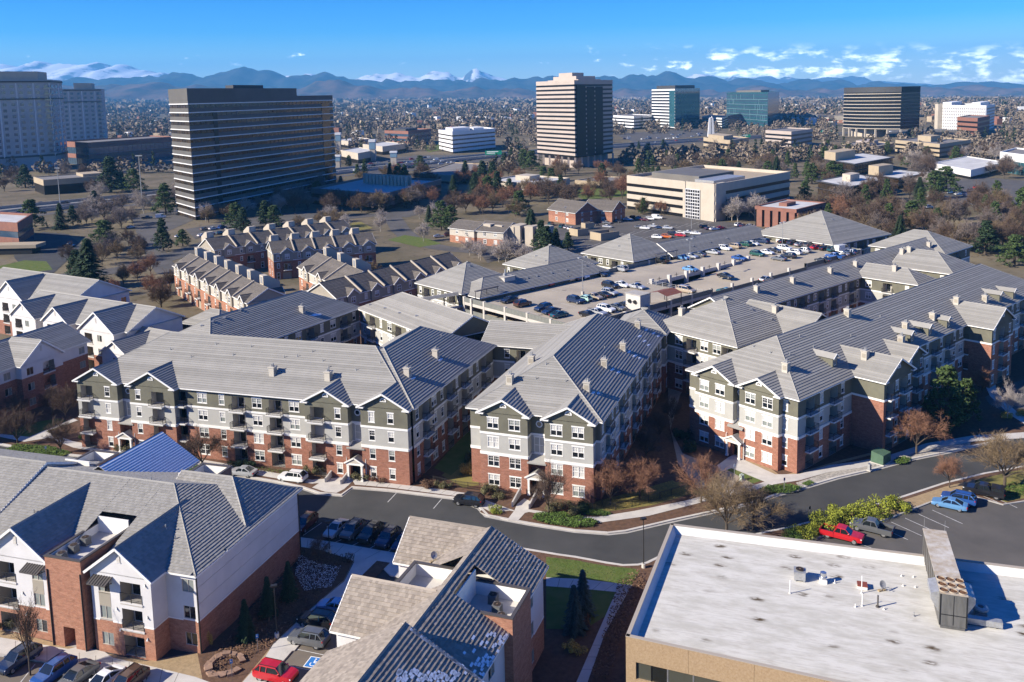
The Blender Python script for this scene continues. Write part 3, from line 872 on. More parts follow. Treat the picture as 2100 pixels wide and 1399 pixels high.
for i,(x,y,w) in enumerate([(1216,806,.9),(1227,807,.7),(1256,758,1.2),(1268,764,1.1),(1290,722,1.2),(1302,730,1.4),(1312,735,.9),(1325,677,1.3),(1340,684,1.4),(1350,690,1.1),(1312,690,1.2),(1322,700,1.3),(1330,708,1.)]): snow_patch(mc,x,y,w,.3,-.15,10+i)
# ---- the long block on the right
uD,vD = dirv(-49),dirv(41)
S0 = V2(44.25,132.6);SB = S0+vD*108
dD = Bld('apartment_building','longest grey and brick apartment block with dormers along its shaded side','apartment building',S0.x,S0.y,'grey and brick apartment blocks')
nS = Vector((vD.y,-vD.x,0))          # outward of the dark long side
sdA,sdB = S0,SB
ZMD = [(5.95,0),(9.15,1),(99,2)];ZMT = [(9.15,0),(99,2)]
BDT = [(9.05,.34,.09,None)]
side = px_cols(sdA,sdB,[('S',1632),('B',1661),('S',1684),('B',1709),('S',1727)])
side += [(k,s) for k,s in zip('SBSBSDBSBSDBSBSDBSBS',[46+3.05*i for i in range(20)])]
dD.bar(sdA,sdB,21,12.5,PITCH_A,('hip','hip'),front=side,left=False,back='SBDSBSDBSDBSSBDSBSDBSDBSSBDSBSDBSD',right=[])
e0,e1 = S0-nS*21,S0
nE = Vector((uD.y,-uD.x,0))
dD.facade(e0,e1,px_cols(e0,e1,[('S',1609)]),FL4,ZM4,12.52,0,None,BD4)
Ae,Be = e0+nE*1.2,e1+nE*1.2
def bl3(x0,x1,cols):
 s0,s1 = px_cols(Ae,Be,[('x',x0),('x',x1)],6.)
 cc = [(k,s-s0[1],*r) for k,s,*r in px_cols(Ae,Be,cols,6.)]
 block(dD,e0+uD*s0[1],e0+uD*s1[1],1.2,6.5,cc)
 return s0[1],s1[1]
k1 = bl3(1426,1503,[('D',1444),('D',1476)])
k2 = bl3(1516,1596,[('D',1538),('D',1573)])
p = e0+uD*((k1[1]+k2[0])/2)+nE*.02;rz = math.radians(-49)
obj('portico',PORTICO,dD.root,TR(p.x-S0.x+nE.x*.6,p.y-S0.y+nE.y*.6,.2,rz))
dD.window((p.x,p.y,6.3),rz,1.1,2.5,variant=(0,0));obj('round_window',RING,dD.root,TR(p.x-S0.x,p.y-S0.y,10.9,rz))
mb = MB(TR(p.x-S0.x,p.y-S0.y,0,rz));mb.add([(-1.5,-.05,6.1),(1.5,-.05,6.1),(1.5,-1.6,5.3),(-1.5,-1.6,5.3),(-1.5,-1.6,5.1),(1.5,-1.6,5.1)],[[3,2,1,0],[4,5,2,3]]);build('porch_roof',mb,M_TILE,dD.root)
def side_bay(s0,s1,pr,cols,back):
 a,c = S0+vD*s0,S0+vD*s1
 block(dD,a,c,pr,back,cols,ZMT,BDT)
side_bay(17.0,27.2,5.6,[('B',2.2),('S',4.6),('B',7.0),('S',9.1)],10.5)
side_bay(31.0,37.4,3.0,[('S',1.2),('B',3.4),('S',5.5)],7)
side_bay(63.0,74.0,5.2,[('S',1.3),('B',5.2),('S',9.4)],10.5)
for x,y in [(1712,752),(1870,702),(1907,688),(1945,672),(2052,618),(2080,612)]: dormer(dD,x,y,-49)
chimneys(dD,[(1612,760),(1774,735),(1848,703),(1857,675),(1913,655),(1962,622),(2020,618),(1590,690),(1738,648)],rz=rz)
chimneys(dD,[(1620,728),(1668,712),(1745,690),(1545,712),(1580,725),(1640,690),(1805,650),(2030,595)],PIPE,'vent_pipe')
# ------------------------------------------------------------------ the white and brick apartment houses in front
FL3 = [.1,3.25,6.4]
ZMF = [(3.9,6),(99,4)]
KF = {
 'D': dict(t='win',w=1.55,h=1.5,sill=.85,style='slider'),'S': dict(t='win',w=1.0,h=1.5,sill=.85,style='slider'),
 'B': dict(t='bal',w=2.7,h=2.35,sill=.1,depth=1.6,out=.06,style='cable'),
 'H': dict(t='hole',w=1.6,h=2.5,sill=0,depth=2.5),'N': dict(t='hole',w=1.7,h=6.0,sill=.6,depth=.9,back=5),
 'd': dict(t='win',w=1.4,h=1.4,sill=.85,style='plain'),'b': dict(t='bal',w=2.5,h=2.3,sill=.1,depth=1.5,out=.06,style='cable'),
 'G': dict(t='hole',w=2.6,h=2.4,sill=0,depth=.3,back=5),
}
def panel(b,A,B,s0,s1,z0,z1,m=None,pr=.02):
 A,B = Vector((A[0],A[1],0)),Vector((B[0],B[1],0));d = (B-A).normalized();n = Vector((d.y,-d.x,0))
 p = A+d*s0-b.o;q = A+d*s1-b.o;mb = MB()
 o = n*pr
 mb.add([(p.x,p.y,z0),(q.x,q.y,z0),(q.x,q.y,z1),(p.x,p.y,z1),(p.x+o.x,p.y+o.y,z0),(q.x+o.x,q.y+o.y,z0),(q.x+o.x,q.y+o.y,z1),(p.x+o.x,p.y+o.y,z1)],
           [[4,5,6,7],[0,4,7,3],[5,1,2,6],[7,6,2,3],[0,1,5,4]])
 return build('spandrel_panel',mb,m or M_TAN,b.root)
def awning(b,pos,rz,w=2.4,d=1.1):
 mb = MB(TR(pos[0]-b.o.x,pos[1]-b.o.y,pos[2],rz))
 mb.add([(-w/2,0,.45),(w/2,0,.45),(w/2,-d,0),(-w/2,-d,0),(-w/2,-d,-.12),(w/2,-d,-.12),(w/2,0,.33),(-w/2,0,.33)],[[0,3,2,1],[3,4,5,2],[1,2,5,6],[0,7,4,3],[4,7,6,5]])
 k = 7
 for i in range(k+1):
  x =-w/2+w*i/k;mb.beam((x,0,.48),(x,-d,.03),.05,.07)
 for x in (-w/2+.15,w/2-.15): mb.beam((x,0,-.3),(x,-d+.2,-.05),.07,.09)
 return build('awning',mb,M_BRONZE,b.root)
def downpipe(b,pts,r=.06,m=None):
 mb = MB(Matrix.Translation(-b.o))
 for a,c in zip(pts,pts[1:]): mb.tube(a,c,r,r,6)
 return build('downpipe',mb,m or M_DARKMETAL,b.root)
def wall_lamp(b,pos,rz):
 mb = MB(TR(pos[0]-b.o.x,pos[1]-b.o.y,pos[2],rz))
 mb.add([(-.10,0,-.12),(.10,0,-.12),(.10,0,.12),(-.10,0,.12),(-.12,-.22,-.16),(.12,-.22,-.16),(0,-.05,.16)],[[0,1,5,4],[4,5,6],[0,4,6,3],[1,2,6,5]])
 return build('wall_lamp',mb,M_STEEL,b.root)
AC_N = 0
def ac_mesh():
 cab = MB();k = 4
 cab.box(-.42,-.42,.08,.42,.42,.86,0);cab.box(-.46,-.46,0,.46,.46,.08,0);cab.box(-.45,-.45,.86,.45,.45,.92,0)
 for i in range(7):
  z = .16+i*.1
  for s in (-1,1): cab.box(-.40,s*.435-.012,z,.40,s*.435+.012,z+.05,0);cab.box(s*.435-.012,-.40,z,s*.435+.012,.40,z+.05,0)
 fan = MB();n = 14
 for r0,r1,z in ((.40,.36,.955),(.26,.23,.955),(.12,0.02,.96)):
  for i in range(n):
   a,c = 2*math.pi*i/n,2*math.pi*(i+1)/n
   fan.face([(r0*math.cos(a),r0*math.sin(a),z),(r0*math.cos(c),r0*math.sin(c),z),(r1*math.cos(c),r1*math.sin(c),z),(r1*math.cos(a),r1*math.sin(a),z)],0)
 fan.add([(.4*math.cos(2*math.pi*i/n),.4*math.sin(2*math.pi*i/n),.93) for i in range(n)],[list(range(n))],1)
 return cab.mesh('cabinet',[mat('condenser_grey',(.16,.165,.16),(.12,.12,.12),3,rough=.5)]),fan.mesh('fan_grille',[mat('condenser_rust',(.20,.13,.075),(.10,.07,.05),5,rough=.7),M_BLACK])
AC_CAB,AC_FAN = ac_mesh()
def ac_unit(pos,label,rz=0.):
 t = thing('air_conditioner',label,'air conditioner',pos,rz,'condenser units in the roof wells')
 obj('cabinet',AC_CAB,t);obj('fan_grille',AC_FAN,t)
 return t
def roof_well(b,A,B,depth,z0,zf,zt,outer=0,back_top=None):
 """walled pit in the roof for the condensers; A-B the outer side, depth towards the ridge"""
 A,B = Vector((A[0],A[1],0)),Vector((B[0],B[1],0));d = (B-A);L = d.length;d /= L;n = Vector((d.y,-d.x,0));rz = math.atan2(d.y,d.x)
 T = Matrix.Translation((A.x-b.o.x,A.y-b.o.y,0)) @ Matrix.Rotation(rz,4,'Z')
 mb = MB(T);t = .22;bt = back_top or zt
 mb.box(0,0,z0,L,t,zt,0);mb.box(0,t,z0,t,depth,zt,0);mb.box(L-t,t,z0,L,depth,zt,0)
 mb.box(t,depth-.15,zf,L-t,depth,bt,1)
 mb.box(t+.002,t,zf,t+.04,depth-.15,zt-.02,1);mb.box(L-t-.04,t,zf,L-t-.002,depth-.15,zt-.02,1);mb.box(t+.04,t+.002,zf,L-t-.04,t+.04,zt-.02,1)
 mb.box(t,t,zf-.1,L-t,depth-.15,zf,2)
 build('well_wall',mb,[M_BRICK2,M_WHITE,M_CONC2],b.root)
 cp = MB(T);o = .07
 cp.box(-o,-o,zt,L+o,t+o,zt+.14);cp.box(-o,t+o,zt,t+o,depth,zt+.14);cp.box(L-t-o,t+o,zt,L+o,depth,zt+.14)
 build('coping',cp,M_BRONZE,b.root)
 def at_(x,y): q = A+d*x-n*y;return (q.x,q.y,zf)
 return at_,rz
# ---- front left house
uF = dirv(-17.2);nF = Vector((uF.y,-uF.x,0));vF =-nF
FR = V2(-35.7,90.4);FA = FR-uF*60
fh = Bld('apartment_house','nearest white stucco and brick apartment house with steep tiled gables, beside the dark spruces','apartment house',FR.x,FR.y,'white stucco and brick apartment houses',M_TILE,.40,.07)
fh.tile_w = .36;fh.singles = [];fh.win_style = 'slider'
PF = .385
sF = lambda s: FA+uF*s
fr_cols = px_cols(FA,FR,[('D',389,(0,1,2))],5)
fh.facade(FA,FR,fr_cols,FL3,ZMF,9.62,0,KF,[(3.82,.14,.04,None)])
fh.facade(FR,FR+vF*21.4,[],FL3,[(3.9,0),(99,4)],9.62,0,KF,[(3.82,.14,.04,None)])
for z in (5.8,7.7):
 a,c = FR-fh.o,FR+vF*21.4-fh.o;mb = MB();mb.beam((a.x+.02*uF.x,a.y,z),(c.x,c.y,z),.03,.03);build('control_joint',mb,M_CREAM,fh.root)
s_b0,s_b1 = [c[1] for c in px_cols(FA,FR,[('x',226),('x',347)],3)]
t_b0,t_b1 = [c[1] for c in px_cols(FA,FR,[('x',146),('x',215)],3)]
a_b0,a_b1 = [c[1] for c in px_cols(FA,FR,[('x',16),('x',144)],3)]
well_s0,well_s1 = t_b0+.3,t_b1+.6
fh.bar_roof(FA,FR,21.4,9.6,PF,('gable','hip'),.5,wallslot=4,holes_f=[(well_s0,well_s1,5.6)])
q = V2(-33.0,100.2)-uF*.5+vF*.5
fh.bar_roof(q-uF*12,q,9.6,10.0,.62,('gable','hip'),.5,wallslot=4)
hA = FA+uF*(60-38);hB = sF(a_b0-4.2)
fh.bar_roof(FA-uF*4+vF*1.5,hB+vF*1.5,19,10.3,.42,('gable','gable'),.35,wallslot=4)
def fbay(s0,s1,pr,cols,back,zm=ZMF,ze=9.6,pitch=.74):
 a,c = sF(s0),sF(s1);A2,C2 = a+nF*pr,c+nF*pr
 cc = [(k,s,*r) for k,s,*r in cols]
 fh.facade(A2,C2,cc,FL3,zm,ze+.02,0,KF,[(3.82,.14,.04,None)])
 fh.facade(C2,c,[],FL3,zm,ze+.02,0,KF,[(3.82,.14,.04,None)]);fh.facade(a,A2,[],FL3,zm,ze+.02,0,KF,[(3.82,.14,.04,None)])
 fh.gable(A2,C2,back,ze,pitch,oh=.45,of=.45,wallslot=4,returns=False,vent='slot')
 return A2,C2
w2 = s_b1-s_b0
A2,C2 = fbay(s_b0,s_b1,2.4,[('D',1.75),('B',w2*.66,(0,1,2))],11.6)
for z in (3.2,6.35): panel(fh,A2,C2,.95,2.55,z+.75,z+.85 if z < 4 else z+.85)
panel(fh,A2,C2,.97,2.53,5.62,7.24)
p = A2+uF*1.75;awning(fh,(p.x,p.y,8.75),math.radians(-17.2),2.5,1.2)
for s,z in ((w2-.7,8.9),(w2-.7,5.2),(w2-.9,2.6),(3.3,5.6),(3.6,3.2)):
 p = A2+uF*s;wall_lamp(fh,(p.x,p.y,z),math.radians(-17.2))
w1 = a_b1-a_b0
A1,C1 = fbay(a_b0,a_b1,2.4,[('B',w1*.30,(0,1,2)),('D',w1*.80)],12.)
panel(fh,A1,C1,w1*.80-.78,w1*.80+.78,5.62,7.24)
p = A1+uF*(w1*.80);awning(fh,(p.x,p.y,8.75),math.radians(-17.2),2.5,1.2)
for s,z in ((w1*.55,5.4),(w1*.08,8.6),(w1*.09,5.2),(w1*.58,2.9)):
 p = A1+uF*s;wall_lamp(fh,(p.x,p.y,z),math.radians(-17.2))
T0,T1 = sF(t_b0-.05)+nF*3.0,sF(t_b1+.1)+nF*3.0
tl = (T1-T0).length
fh.facade(T0,T1,[('H',tl*.52,(0,)),('N',tl*.50,(1,))],FL3,[(99,6)],9.2,0,KF,[])
fh.facade(T1,T1-nF*3.0,[],FL3,[(99,6)],9.2,0,KF,[]);fh.facade(T0-nF*3.0,T0,[],FL3,[(99,6)],9.2,0,KF,[])
p = T0+uF*(tl*.5)-nF*.88
for z in (4.1,7.4): fh.window((p.x,p.y,z),math.radians(-17.2),1.5,1.5,'slider',(0,2))
at_w,rzw = roof_well(fh,T0,T1,8.0,9.2,9.75,10.75,0,11.7)
for i,y in enumerate((1.3,3.1,4.9)):
 ac_unit(at_w(1.1,y),('condenser unit nearest the brick parapet of the front left roof well','middle condenser unit in the front left roof well','condenser unit farthest back in the front left roof well')[i],rzw)
for s in (.25,tl-.12):
 p = T0+uF*s+nF*.08;downpipe(fh,[(p.x,p.y,9.3),(p.x,p.y,.15)],.07)
p = FR+uF*.1+vF*.05;downpipe(fh,[(p.x,p.y,9.5),(p.x,p.y,.1)],.07)
p = FR+uF*.1+vF*21.3;downpipe(fh,[(p.x,p.y,9.5),(p.x,p.y,.1)],.07)
for x,y in ((340,1083),(360,1106),(70,1052),(310,985),(370,1050)): fh.put('vent_pipe',PIPE,x,y)
for sx in (45.5,27.0):
 bA = sF(sx+4.5)+vF*21.4;bB = sF(sx)+vF*21.4
 roof_well(fh,bA,bB,5.4,9.0,9.9,11.6,0,12.6)
q0 = sF(29.5)+vF*21.2
g_ = fh.gable(sF(41.)+vF*25.5,sF(29.5)+vF*25.5,12,9.6,.62,oh=.4,of=.4,wallslot=4,returns=False,vent='slot')
for pl_ in fh.planes[-2:]:
 mb = MB(Matrix.Translation(-fh.o));courses(mb,[q_+Vector((0,0,.06)) for q_ in pl_],.40,.07,0);build('frosted_slope',mb,M_SNOW,fh.root)
# ---- front centre house, seen mostly as roof
uG = dirv(-20);vG = dirv(70)
G0 = V2(-3.3,92.0)            # ridge, far end (z 13.3)
gh = Bld('apartment_house','white stucco and brick apartment house seen from above, its ribbed tile roof streaked with snow','apartment house',G0.x,G0.y,'white stucco and brick apartment houses',M_TILE2,.40,.075)
gh.tile_w = .33;gh.singles = [];gh.win_style = 'slider'
HW = 6.6;OHg = .5;PG = .54
gA = G0+uG*(HW-OHg)-vG*34      # front line = right hand wall, running away from the camera
gB = G0+uG*(HW-OHg)+vG*.1
dep = 2*(HW-OHg)
LG = (gB-gA).length
wr0 = LG-12.2;wr1 = wr0+5.4         # right hand well
wl0 = LG-11.4;wl1 = wl0+6.0         # left hand well
gh.bar_roof(gA,gB,dep,9.6,PG,('gable','gable'),OHg,wallslot=4,holes_f=[(wr0,wr1,5.2)],holes_k=[(wl0,wl1,5.4)])
gh.facade(gA,gB,pattern('D-D-D-D-D-D-',LG),FL3,ZMF,9.62,0,KF,[(3.82,.14,.04,None)])
gC,gD = gB-uG*dep,gA-uG*dep
gh.facade(gB,gC,pattern('D-D',dep),FL3,ZMF,9.62,0,KF,[])
gh.facade(gC,gD,pattern('D-D-D-D-D-D-',LG),FL3,ZMF,9.62,0,KF,[])
g2A = G0-vG*20.6+uG*7.6-vG*16;g2B = G0-vG*20.6+uG*7.6
gh.bar_roof(g2A,g2B,15.6,9.75,.545,('gable','gable'),.5,wallslot=4)
gh.facade(g2A,g2B,pattern('D-D-D',16),FL3,ZMF,9.8,0,KF,[]);gh.facade(g2B,g2B-uG*15.6,[],FL3,ZMF,9.8,0,KF,[]);gh.facade(g2B-uG*15.6,g2A-uG*15.6,pattern('D-D-D',16),FL3,ZMF,9.8,0,KF,[])
def gbay(v0,v1,out):
 a = G0-uG*(HW-OHg+out)+vG*v1;c = G0-uG*(HW-OHg+out)+vG*v0
 gh.facade(a,c,[('D',1.6),('B',(a-c).length*.68)],FL3,ZMF,9.62,0,KF,[])
 gh.facade(c,c+uG*out,[],FL3,ZMF,9.62,0,KF,[]);gh.facade(a+uG*out,a,[],FL3,ZMF,9.62,0,KF,[])
 return gh.gable(a,c,out+5.4,9.6,.72,oh=.45,of=.45,wallslot=4,returns=False,vent='slot')
gbay(-3.4,4.6,3.6)
gbay(-16.6,-8.4,3.6)
qa = gA+uG*.9
at_r,rzr = roof_well(gh,gA+vG*wr0+uG*.9,gA+vG*wr1+uG*.9,6.0,0,9.7,11.1,0,12.4)
for i,x in enumerate((1.2,2.7,4.2)):
 ac_unit(at_r(x,1.6+i*1.0),('sunlit condenser unit nearest the brick corner of the centre house well','middle condenser unit in the shaded well of the centre house','shaded condenser unit deepest in the centre house well')[i],rzr)
kl0 = LG-wl1
at_l,rzl = roof_well(gh,gC-vG*(LG-wl1)-uG*.6,gC-vG*(LG-wl0)-uG*.6,6.0,0,9.7,11.0,0,12.3)
ac_unit(at_l(4.3,4.2),'single rusty topped condenser unit in the white well near the satellite dish',rzl)
def snow_sheet(b,plane_pts,name='snow_patch'):
 mb = MB(Matrix.Translation(-b.o));mb.face(plane_pts);return build(name,mb,M_SNOW,b.root)
# ------------------------------------------------------------------ tan concrete building with the white roof
ZH = 7.0;ZP = 7.75
hFL,hBL = V2(10.25,80.3),V2(18.8,102.7)
uH = dirv(-17.5);hBR = hBL+uH*46;hFR = hFL+dirv(-22.5)*46
ob = Bld('office_building','tan concrete office building with a stained white flat roof','office building',hFL.x,hFL.y)
M_PRECAST = mat('exposed_aggregate',(.30,.205,.115),(.38,.275,.165),5,rough=.95,detail=8,bump=.4,bscale=25)
def roof_white():
 m,n,l,b = _nm('white_roof_membrane')
 b.inputs['Roughness'].default_value = .8;b.inputs['Specular IOR Level'].default_value = .2
 geo = n.new('ShaderNodeNewGeometry')
 mp = n.new('ShaderNodeMapping');mp.inputs['Rotation'].default_value = (0,0,math.radians(18));l.new(geo.outputs['Position'],mp.inputs[0])
 def noise(scale,sx,sy,d=6,r=.6):
  m2 = n.new('ShaderNodeMapping');m2.inputs['Scale'].default_value = (sx,sy,1);l.new(mp.outputs[0],m2.inputs[0])
  t = n.new('ShaderNodeTexNoise');t.inputs['Scale'].default_value = scale;t.inputs['Detail'].default_value = d;t.inputs['Roughness'].default_value = r;l.new(m2.outputs[0],t.inputs['Vector']);return t.outputs[0]
 def rng(v,a,c,lo=0.,hi=1.):
  q = n.new('ShaderNodeMapRange');q.interpolation_type = 'SMOOTHSTEP';l.new(v,q.inputs[0]);q.inputs[1].default_value = a;q.inputs[2].default_value = c;q.inputs[3].default_value = lo;q.inputs[4].default_value = hi;return q.outputs[0]
 base = _mixc(n,l,rng(noise(.35,1,2.5),.35,.7),(.56,.54,.48),(.44,.42,.36))
 base = _mixc(n,l,rng(noise(1.2,.5,4),.52,.70,0,.6),base,(.36,.32,.27))
 vo = n.new('ShaderNodeTexVoronoi');vo.inputs['Scale'].default_value = 1;vo.inputs['Randomness'].default_value = .55
 m3 = n.new('ShaderNodeMapping');m3.inputs['Scale'].default_value = (.27,.50,.001);l.new(mp.outputs[0],m3.inputs[0])
 wob = n.new('ShaderNodeTexNoise');wob.inputs['Scale'].default_value = 1.3;l.new(mp.outputs[0],wob.inputs['Vector'])
 mxv = n.new('ShaderNodeMix');mxv.data_type = 'VECTOR';mxv.inputs[0].default_value = .12;l.new(m3.outputs[0],mxv.inputs[4]);l.new(wob.outputs['Color'],mxv.inputs[5]);l.new(mxv.outputs[1],vo.inputs['Vector'])
 spot = rng(vo.outputs['Distance'],.04,.27,1,0)
 spl = n.new('ShaderNodeMath');spl.operation = 'MULTIPLY';l.new(spot,spl.inputs[0]);l.new(rng(noise(1.6,.6,2.2),.38,.54),spl.inputs[1])
 base = _mixc(n,l,spl.outputs[0],base,(.07,.045,.02))
 wv = n.new('ShaderNodeTexWave');wv.bands_direction = 'Y';wv.inputs['Scale'].default_value = .165;wv.inputs['Distortion'].default_value = .3;wv.inputs['Detail'].default_value = 1;l.new(mp.outputs[0],wv.inputs['Vector'])
 base = _mixc(n,l,rng(wv.outputs['Fac'],.985,1.0,0,.45),base,(.40,.38,.34))
 l.new(base,b.inputs['Base Color'])
 return m
M_WROOF = roof_white()
o = ob.o
mb = MB(Matrix.Translation(-o));mb.face([(p.x,p.y,ZH) for p in (hFL,hFR,hBR,hBL)]);build('roof',mb,M_WROOF,ob.root)
def wallq(A,B,z0,z1,t,name,m,parent):
 d = (B-A).normalized();n = Vector((d.y,-d.x,0));mb = MB(Matrix.Translation(-o))
 a,b,c,e = A,B,B-n*t,A-n*t
 mb.add([(p.x,p.y,z0) for p in (a,b,c,e)]+[(p.x,p.y,z1) for p in (a,b,c,e)],[[0,1,5,4],[2,3,7,6],[4,5,6,7],[1,2,6,5],[3,0,4,7],[3,2,1,0]])
 return build(name,mb,m,parent)
dH = (hFR-hFL);LH = dH.length;dH.normalize();nH = Vector((dH.y,-dH.x,0))
pw = 6.15;ns = int(LH/pw)
for i in range(ns+1):
 a = hFL+dH*(i*pw+(.012 if i else 0));b_ = hFL+dH*min((i+1)*pw-.012,LH)
 wallq(a,b_,5.25,ZP,.28,'concrete_panel',M_PRECAST,ob.root)
 wallq(a,b_,0,3.45,.28,'concrete_panel',M_PRECAST,ob.root)
a = hFL;b_ = hFL+dH*1.0
wallq(a,b_,3.47,5.23,.28,'concrete_panel',M_PRECAST,ob.root)
for p0,p1 in ((hBL,hFL),(hBR,hBL)):
 wallq(p0,p1,0,ZP,.28,'wall',M_PRECAST,ob.root)
rr = random.Random(5)
M_SMOKE = mat('smoked_glass',(.018,.018,.015),rough=.08,spec=.9);M_BLINDG = mat('drawn_blind_smoked',(.075,.075,.058),(.06,.06,.047),8,rough=.2,spec=.6,streak=(14,14,.2))
x = 1.02
widths = [1.5,1.6,2.5,2.4,1.75,2.3,2.4,2.1,1.8]
i = 0
while x < LH-3:
 w = widths[i % len(widths)]
 p = hFL+dH*x-nH*.2;q = hFL+dH*(x+w)-nH*.2
 mb = MB(Matrix.Translation(-o));mb.face([(p.x,p.y,3.47),(q.x,q.y,3.47),(q.x,q.y,5.23),(p.x,p.y,5.23)],0)
 build('pane',mb,M_SMOKE if i % 2 and i != 3 else M_BLINDG,ob.root)
 mb = MB(Matrix.Translation(-o));mb.beam((q.x,q.y,3.47),(q.x,q.y,5.23),.09,.12);build('mullion',mb,M_STEEL if i % 3 else M_BLACK,ob.root)
 x += w;i += 1
def coping(A,B,nm):
 d = (B-A).normalized();n = Vector((d.y,-d.x,0));mb = MB(Matrix.Translation(-o))
 a,b_ = A+n*.03,B+n*.03
 mb.add([(a.x,a.y,ZP+.005),(b_.x,b_.y,ZP+.005),(b_.x-n.x*.4,b_.y-n.y*.4,ZP+.005),(a.x-n.x*.4,a.y-n.y*.4,ZP+.005)]+
           [(a.x,a.y,ZP+.07),(b_.x,b_.y,ZP+.07),(b_.x-n.x*.4,b_.y-n.y*.4,ZP+.07),(a.x-n.x*.4,a.y-n.y*.4,ZP+.07)],[[0,1,5,4],[1,2,6,5],[2,3,7,6],[3,0,4,7],[4,5,6,7]])
 build('coping',mb,mat('coping_metal',(.36,.31,.25),rough=.6),ob.root)
coping(hFL,hFR,'f');coping(hBL,hFL,'l');coping(hBR,hBL,'k')
mb = MB(Matrix.Translation(-o))
for A,B,w in ((hBL,hFL,.55),(hBR,hBL,.75)):
 d = (B-A).normalized();n = Vector((d.y,-d.x,0))
 a,b_ = A-n*.285-d*-.28,B-n*.285
 mb.face([(a.x,a.y,ZP),(b_.x,b_.y,ZP),(b_.x-n.x*w,b_.y-n.y*w,ZH+.01),(a.x-n.x*w,a.y-n.y*w,ZH+.01)])
build('cant_strip',mb,mat('white_membrane_edge',(.60,.59,.56),(.53,.52,.49),.4,rough=.8),ob.root)
# ---- rooftop plant
def rp(px,py): return W(px,py,ZH)
M_PLANT = mat('plant_grey',(.13,.125,.115),(.09,.087,.08),1.2,rough=.6,streak=(3,3,.4));M_PLANTTOP = mat('plant_top',(.50,.47,.42),(.33,.26,.18),.9,rough=.8,detail=8)
p0 = rp(1925,1288);p1 = rp(1983,1297)
du = (p1-p0);wP = du.length;du.normalize();dv = Vector((-du.y,du.x,0))
rzp = math.atan2(du.y,du.x)
hv = thing('air_handler','long grey rooftop air handler with nine rusty fans at its near end','air handler',(p0.x,p0.y,ZH),rzp)
mb = MB()
mb.box(0,.0,.35,wP,3.4,3.7,0,'t');mb.box(0,0,3.7,wP,3.4,3.76,1,'b')
mb.box(.15,.1,0,wP-.15,3.3,.35,0)
mb.box(wP*.49,-.02,.5,wP*.51,0,3.6,2);mb.box(.1,-.02,1.5,wP-.1,0,1.58,2)
for x in (.08,wP-.08): mb.box(x-.06,-.025,.4,x+.06,0,3.7,2)
build('condenser_section',mb,[M_PLANT,M_PLANTTOP,M_BLACK],hv)
for i in range(3):
 for j in range(3):
  f = MB();n_ = 16;r = .43;cx_,cy_ = wP*(i+.5)/3,.58+j*1.1
  for k in range(n_):
   a,c = 2*math.pi*k/n_,2*math.pi*(k+1)/n_
   f.add([(r*math.cos(a),r*math.sin(a),0),(r*math.cos(c),r*math.sin(c),0),(r*math.cos(c),r*math.sin(c),.12),(r*math.cos(a),r*math.sin(a),.12),(r*.9*math.cos(a),r*.9*math.sin(a),.12),(r*.9*math.cos(c),r*.9*math.sin(c),.12),(r*.9*math.cos(a),r*.9*math.sin(a),.02),(r*.9*math.cos(c),r*.9*math.sin(c),.02)],
                  [[0,1,2,3],[3,2,5,4],[4,5,7,6]],0)
  f.add([(r*.9*math.cos(2*math.pi*k/n_),r*.9*math.sin(2*math.pi*k/n_),.02) for k in range(n_)],[list(range(n_))],1)
  for k in range(4):
   a = math.pi/2*k+.3;f.beam((0,0,.06),(.37*math.cos(a),.37*math.sin(a),.06),.16,.01,1)
  f.tube((0,0,.02),(0,0,.1),.09,.09,8,1,True)
  build('fan',f,[mat('fan_ring',(.34,.28,.21),rough=.7),mat('rusty_fan',(.20,.10,.045),(.11,.055,.03),5,rough=.8)],hv,TR(cx_,cy_,3.76))
mb = MB();Lp = 14.3
mb.box(.12,3.4,.35,wP-.12,Lp,3.35,0,'t')
k = 8
for i in range(k):
 y0 = 3.42+(Lp-3.42)*i/k;y1 = 3.42+(Lp-3.42)*(i+1)/k-.04
 mb.box(.05,y0,3.35,wP-.05,y1,3.44+.02*(i % 2),1)
 mb.box(.06,y0,.4,.12,y0+.08,3.35,2);mb.box(wP-.12,y0,.4,wP-.06,y0+.08,3.35,2)
mb.box(.2,3.4,0,wP-.2,Lp-.1,.35,0)
build('duct_housing',mb,[M_PLANT,M_PLANTTOP,M_BRONZE],hv)
for x0,x1 in ((-.75,0),(wP,wP+.75)):
 mb = MB();s =-1 if x0 < 0 else 1;xo = x0 if s < 0 else x1;xi = x1 if s < 0 else x0
 mb.add([(xi,.6,3.6),(xi,3.3,3.6),(xo,3.3,3.3),(xo,.6,3.3),(xi,.6,1.4),(xi,3.3,1.4),(xo,.6,2.7),(xo,3.3,2.7)],[[0,1,2,3],[3,2,7,6],[0,3,6,4],[1,5,7,2],[4,6,7,5]])
 build('hood',mb,M_STEEL,hv)
for x in (.2,wP-.2):
 mb = MB();mb.tube((x,Lp-.1,3.4),(x,Lp-.1,4.7),.02,.012,5,0,True);build('lightning_rod',mb,M_STEEL,hv)
q = rp(2010,1262)
t = thing('rooftop_fan','round mushroom fan on a curb in the blue shade of the air handler','fan',(q.x,q.y,ZH),rzp)
mb = MB();mb.box(-.55,-.55,0,.55,.55,.5);build('curb',mb,M_STEEL,t)
mb = MB()
for r0,z0,r1,z1 in ((.35,.5,.35,.75),(.75,.72,.75,.9),(.75,.9,.5,1.05),(.5,1.05,.3,1.0),(.3,1.0,.28,.8)): mb.tube((0,0,z0),(0,0,z1+(1e-3 if z0 == z1 else 0)),r0,r1,18)
build('cowl',mb,M_STEEL,t)
q = rp(2018,1283)
t = thing('roof_duct','low metal duct lying beside the air handler in shade','duct',(q.x,q.y,ZH),rzp)
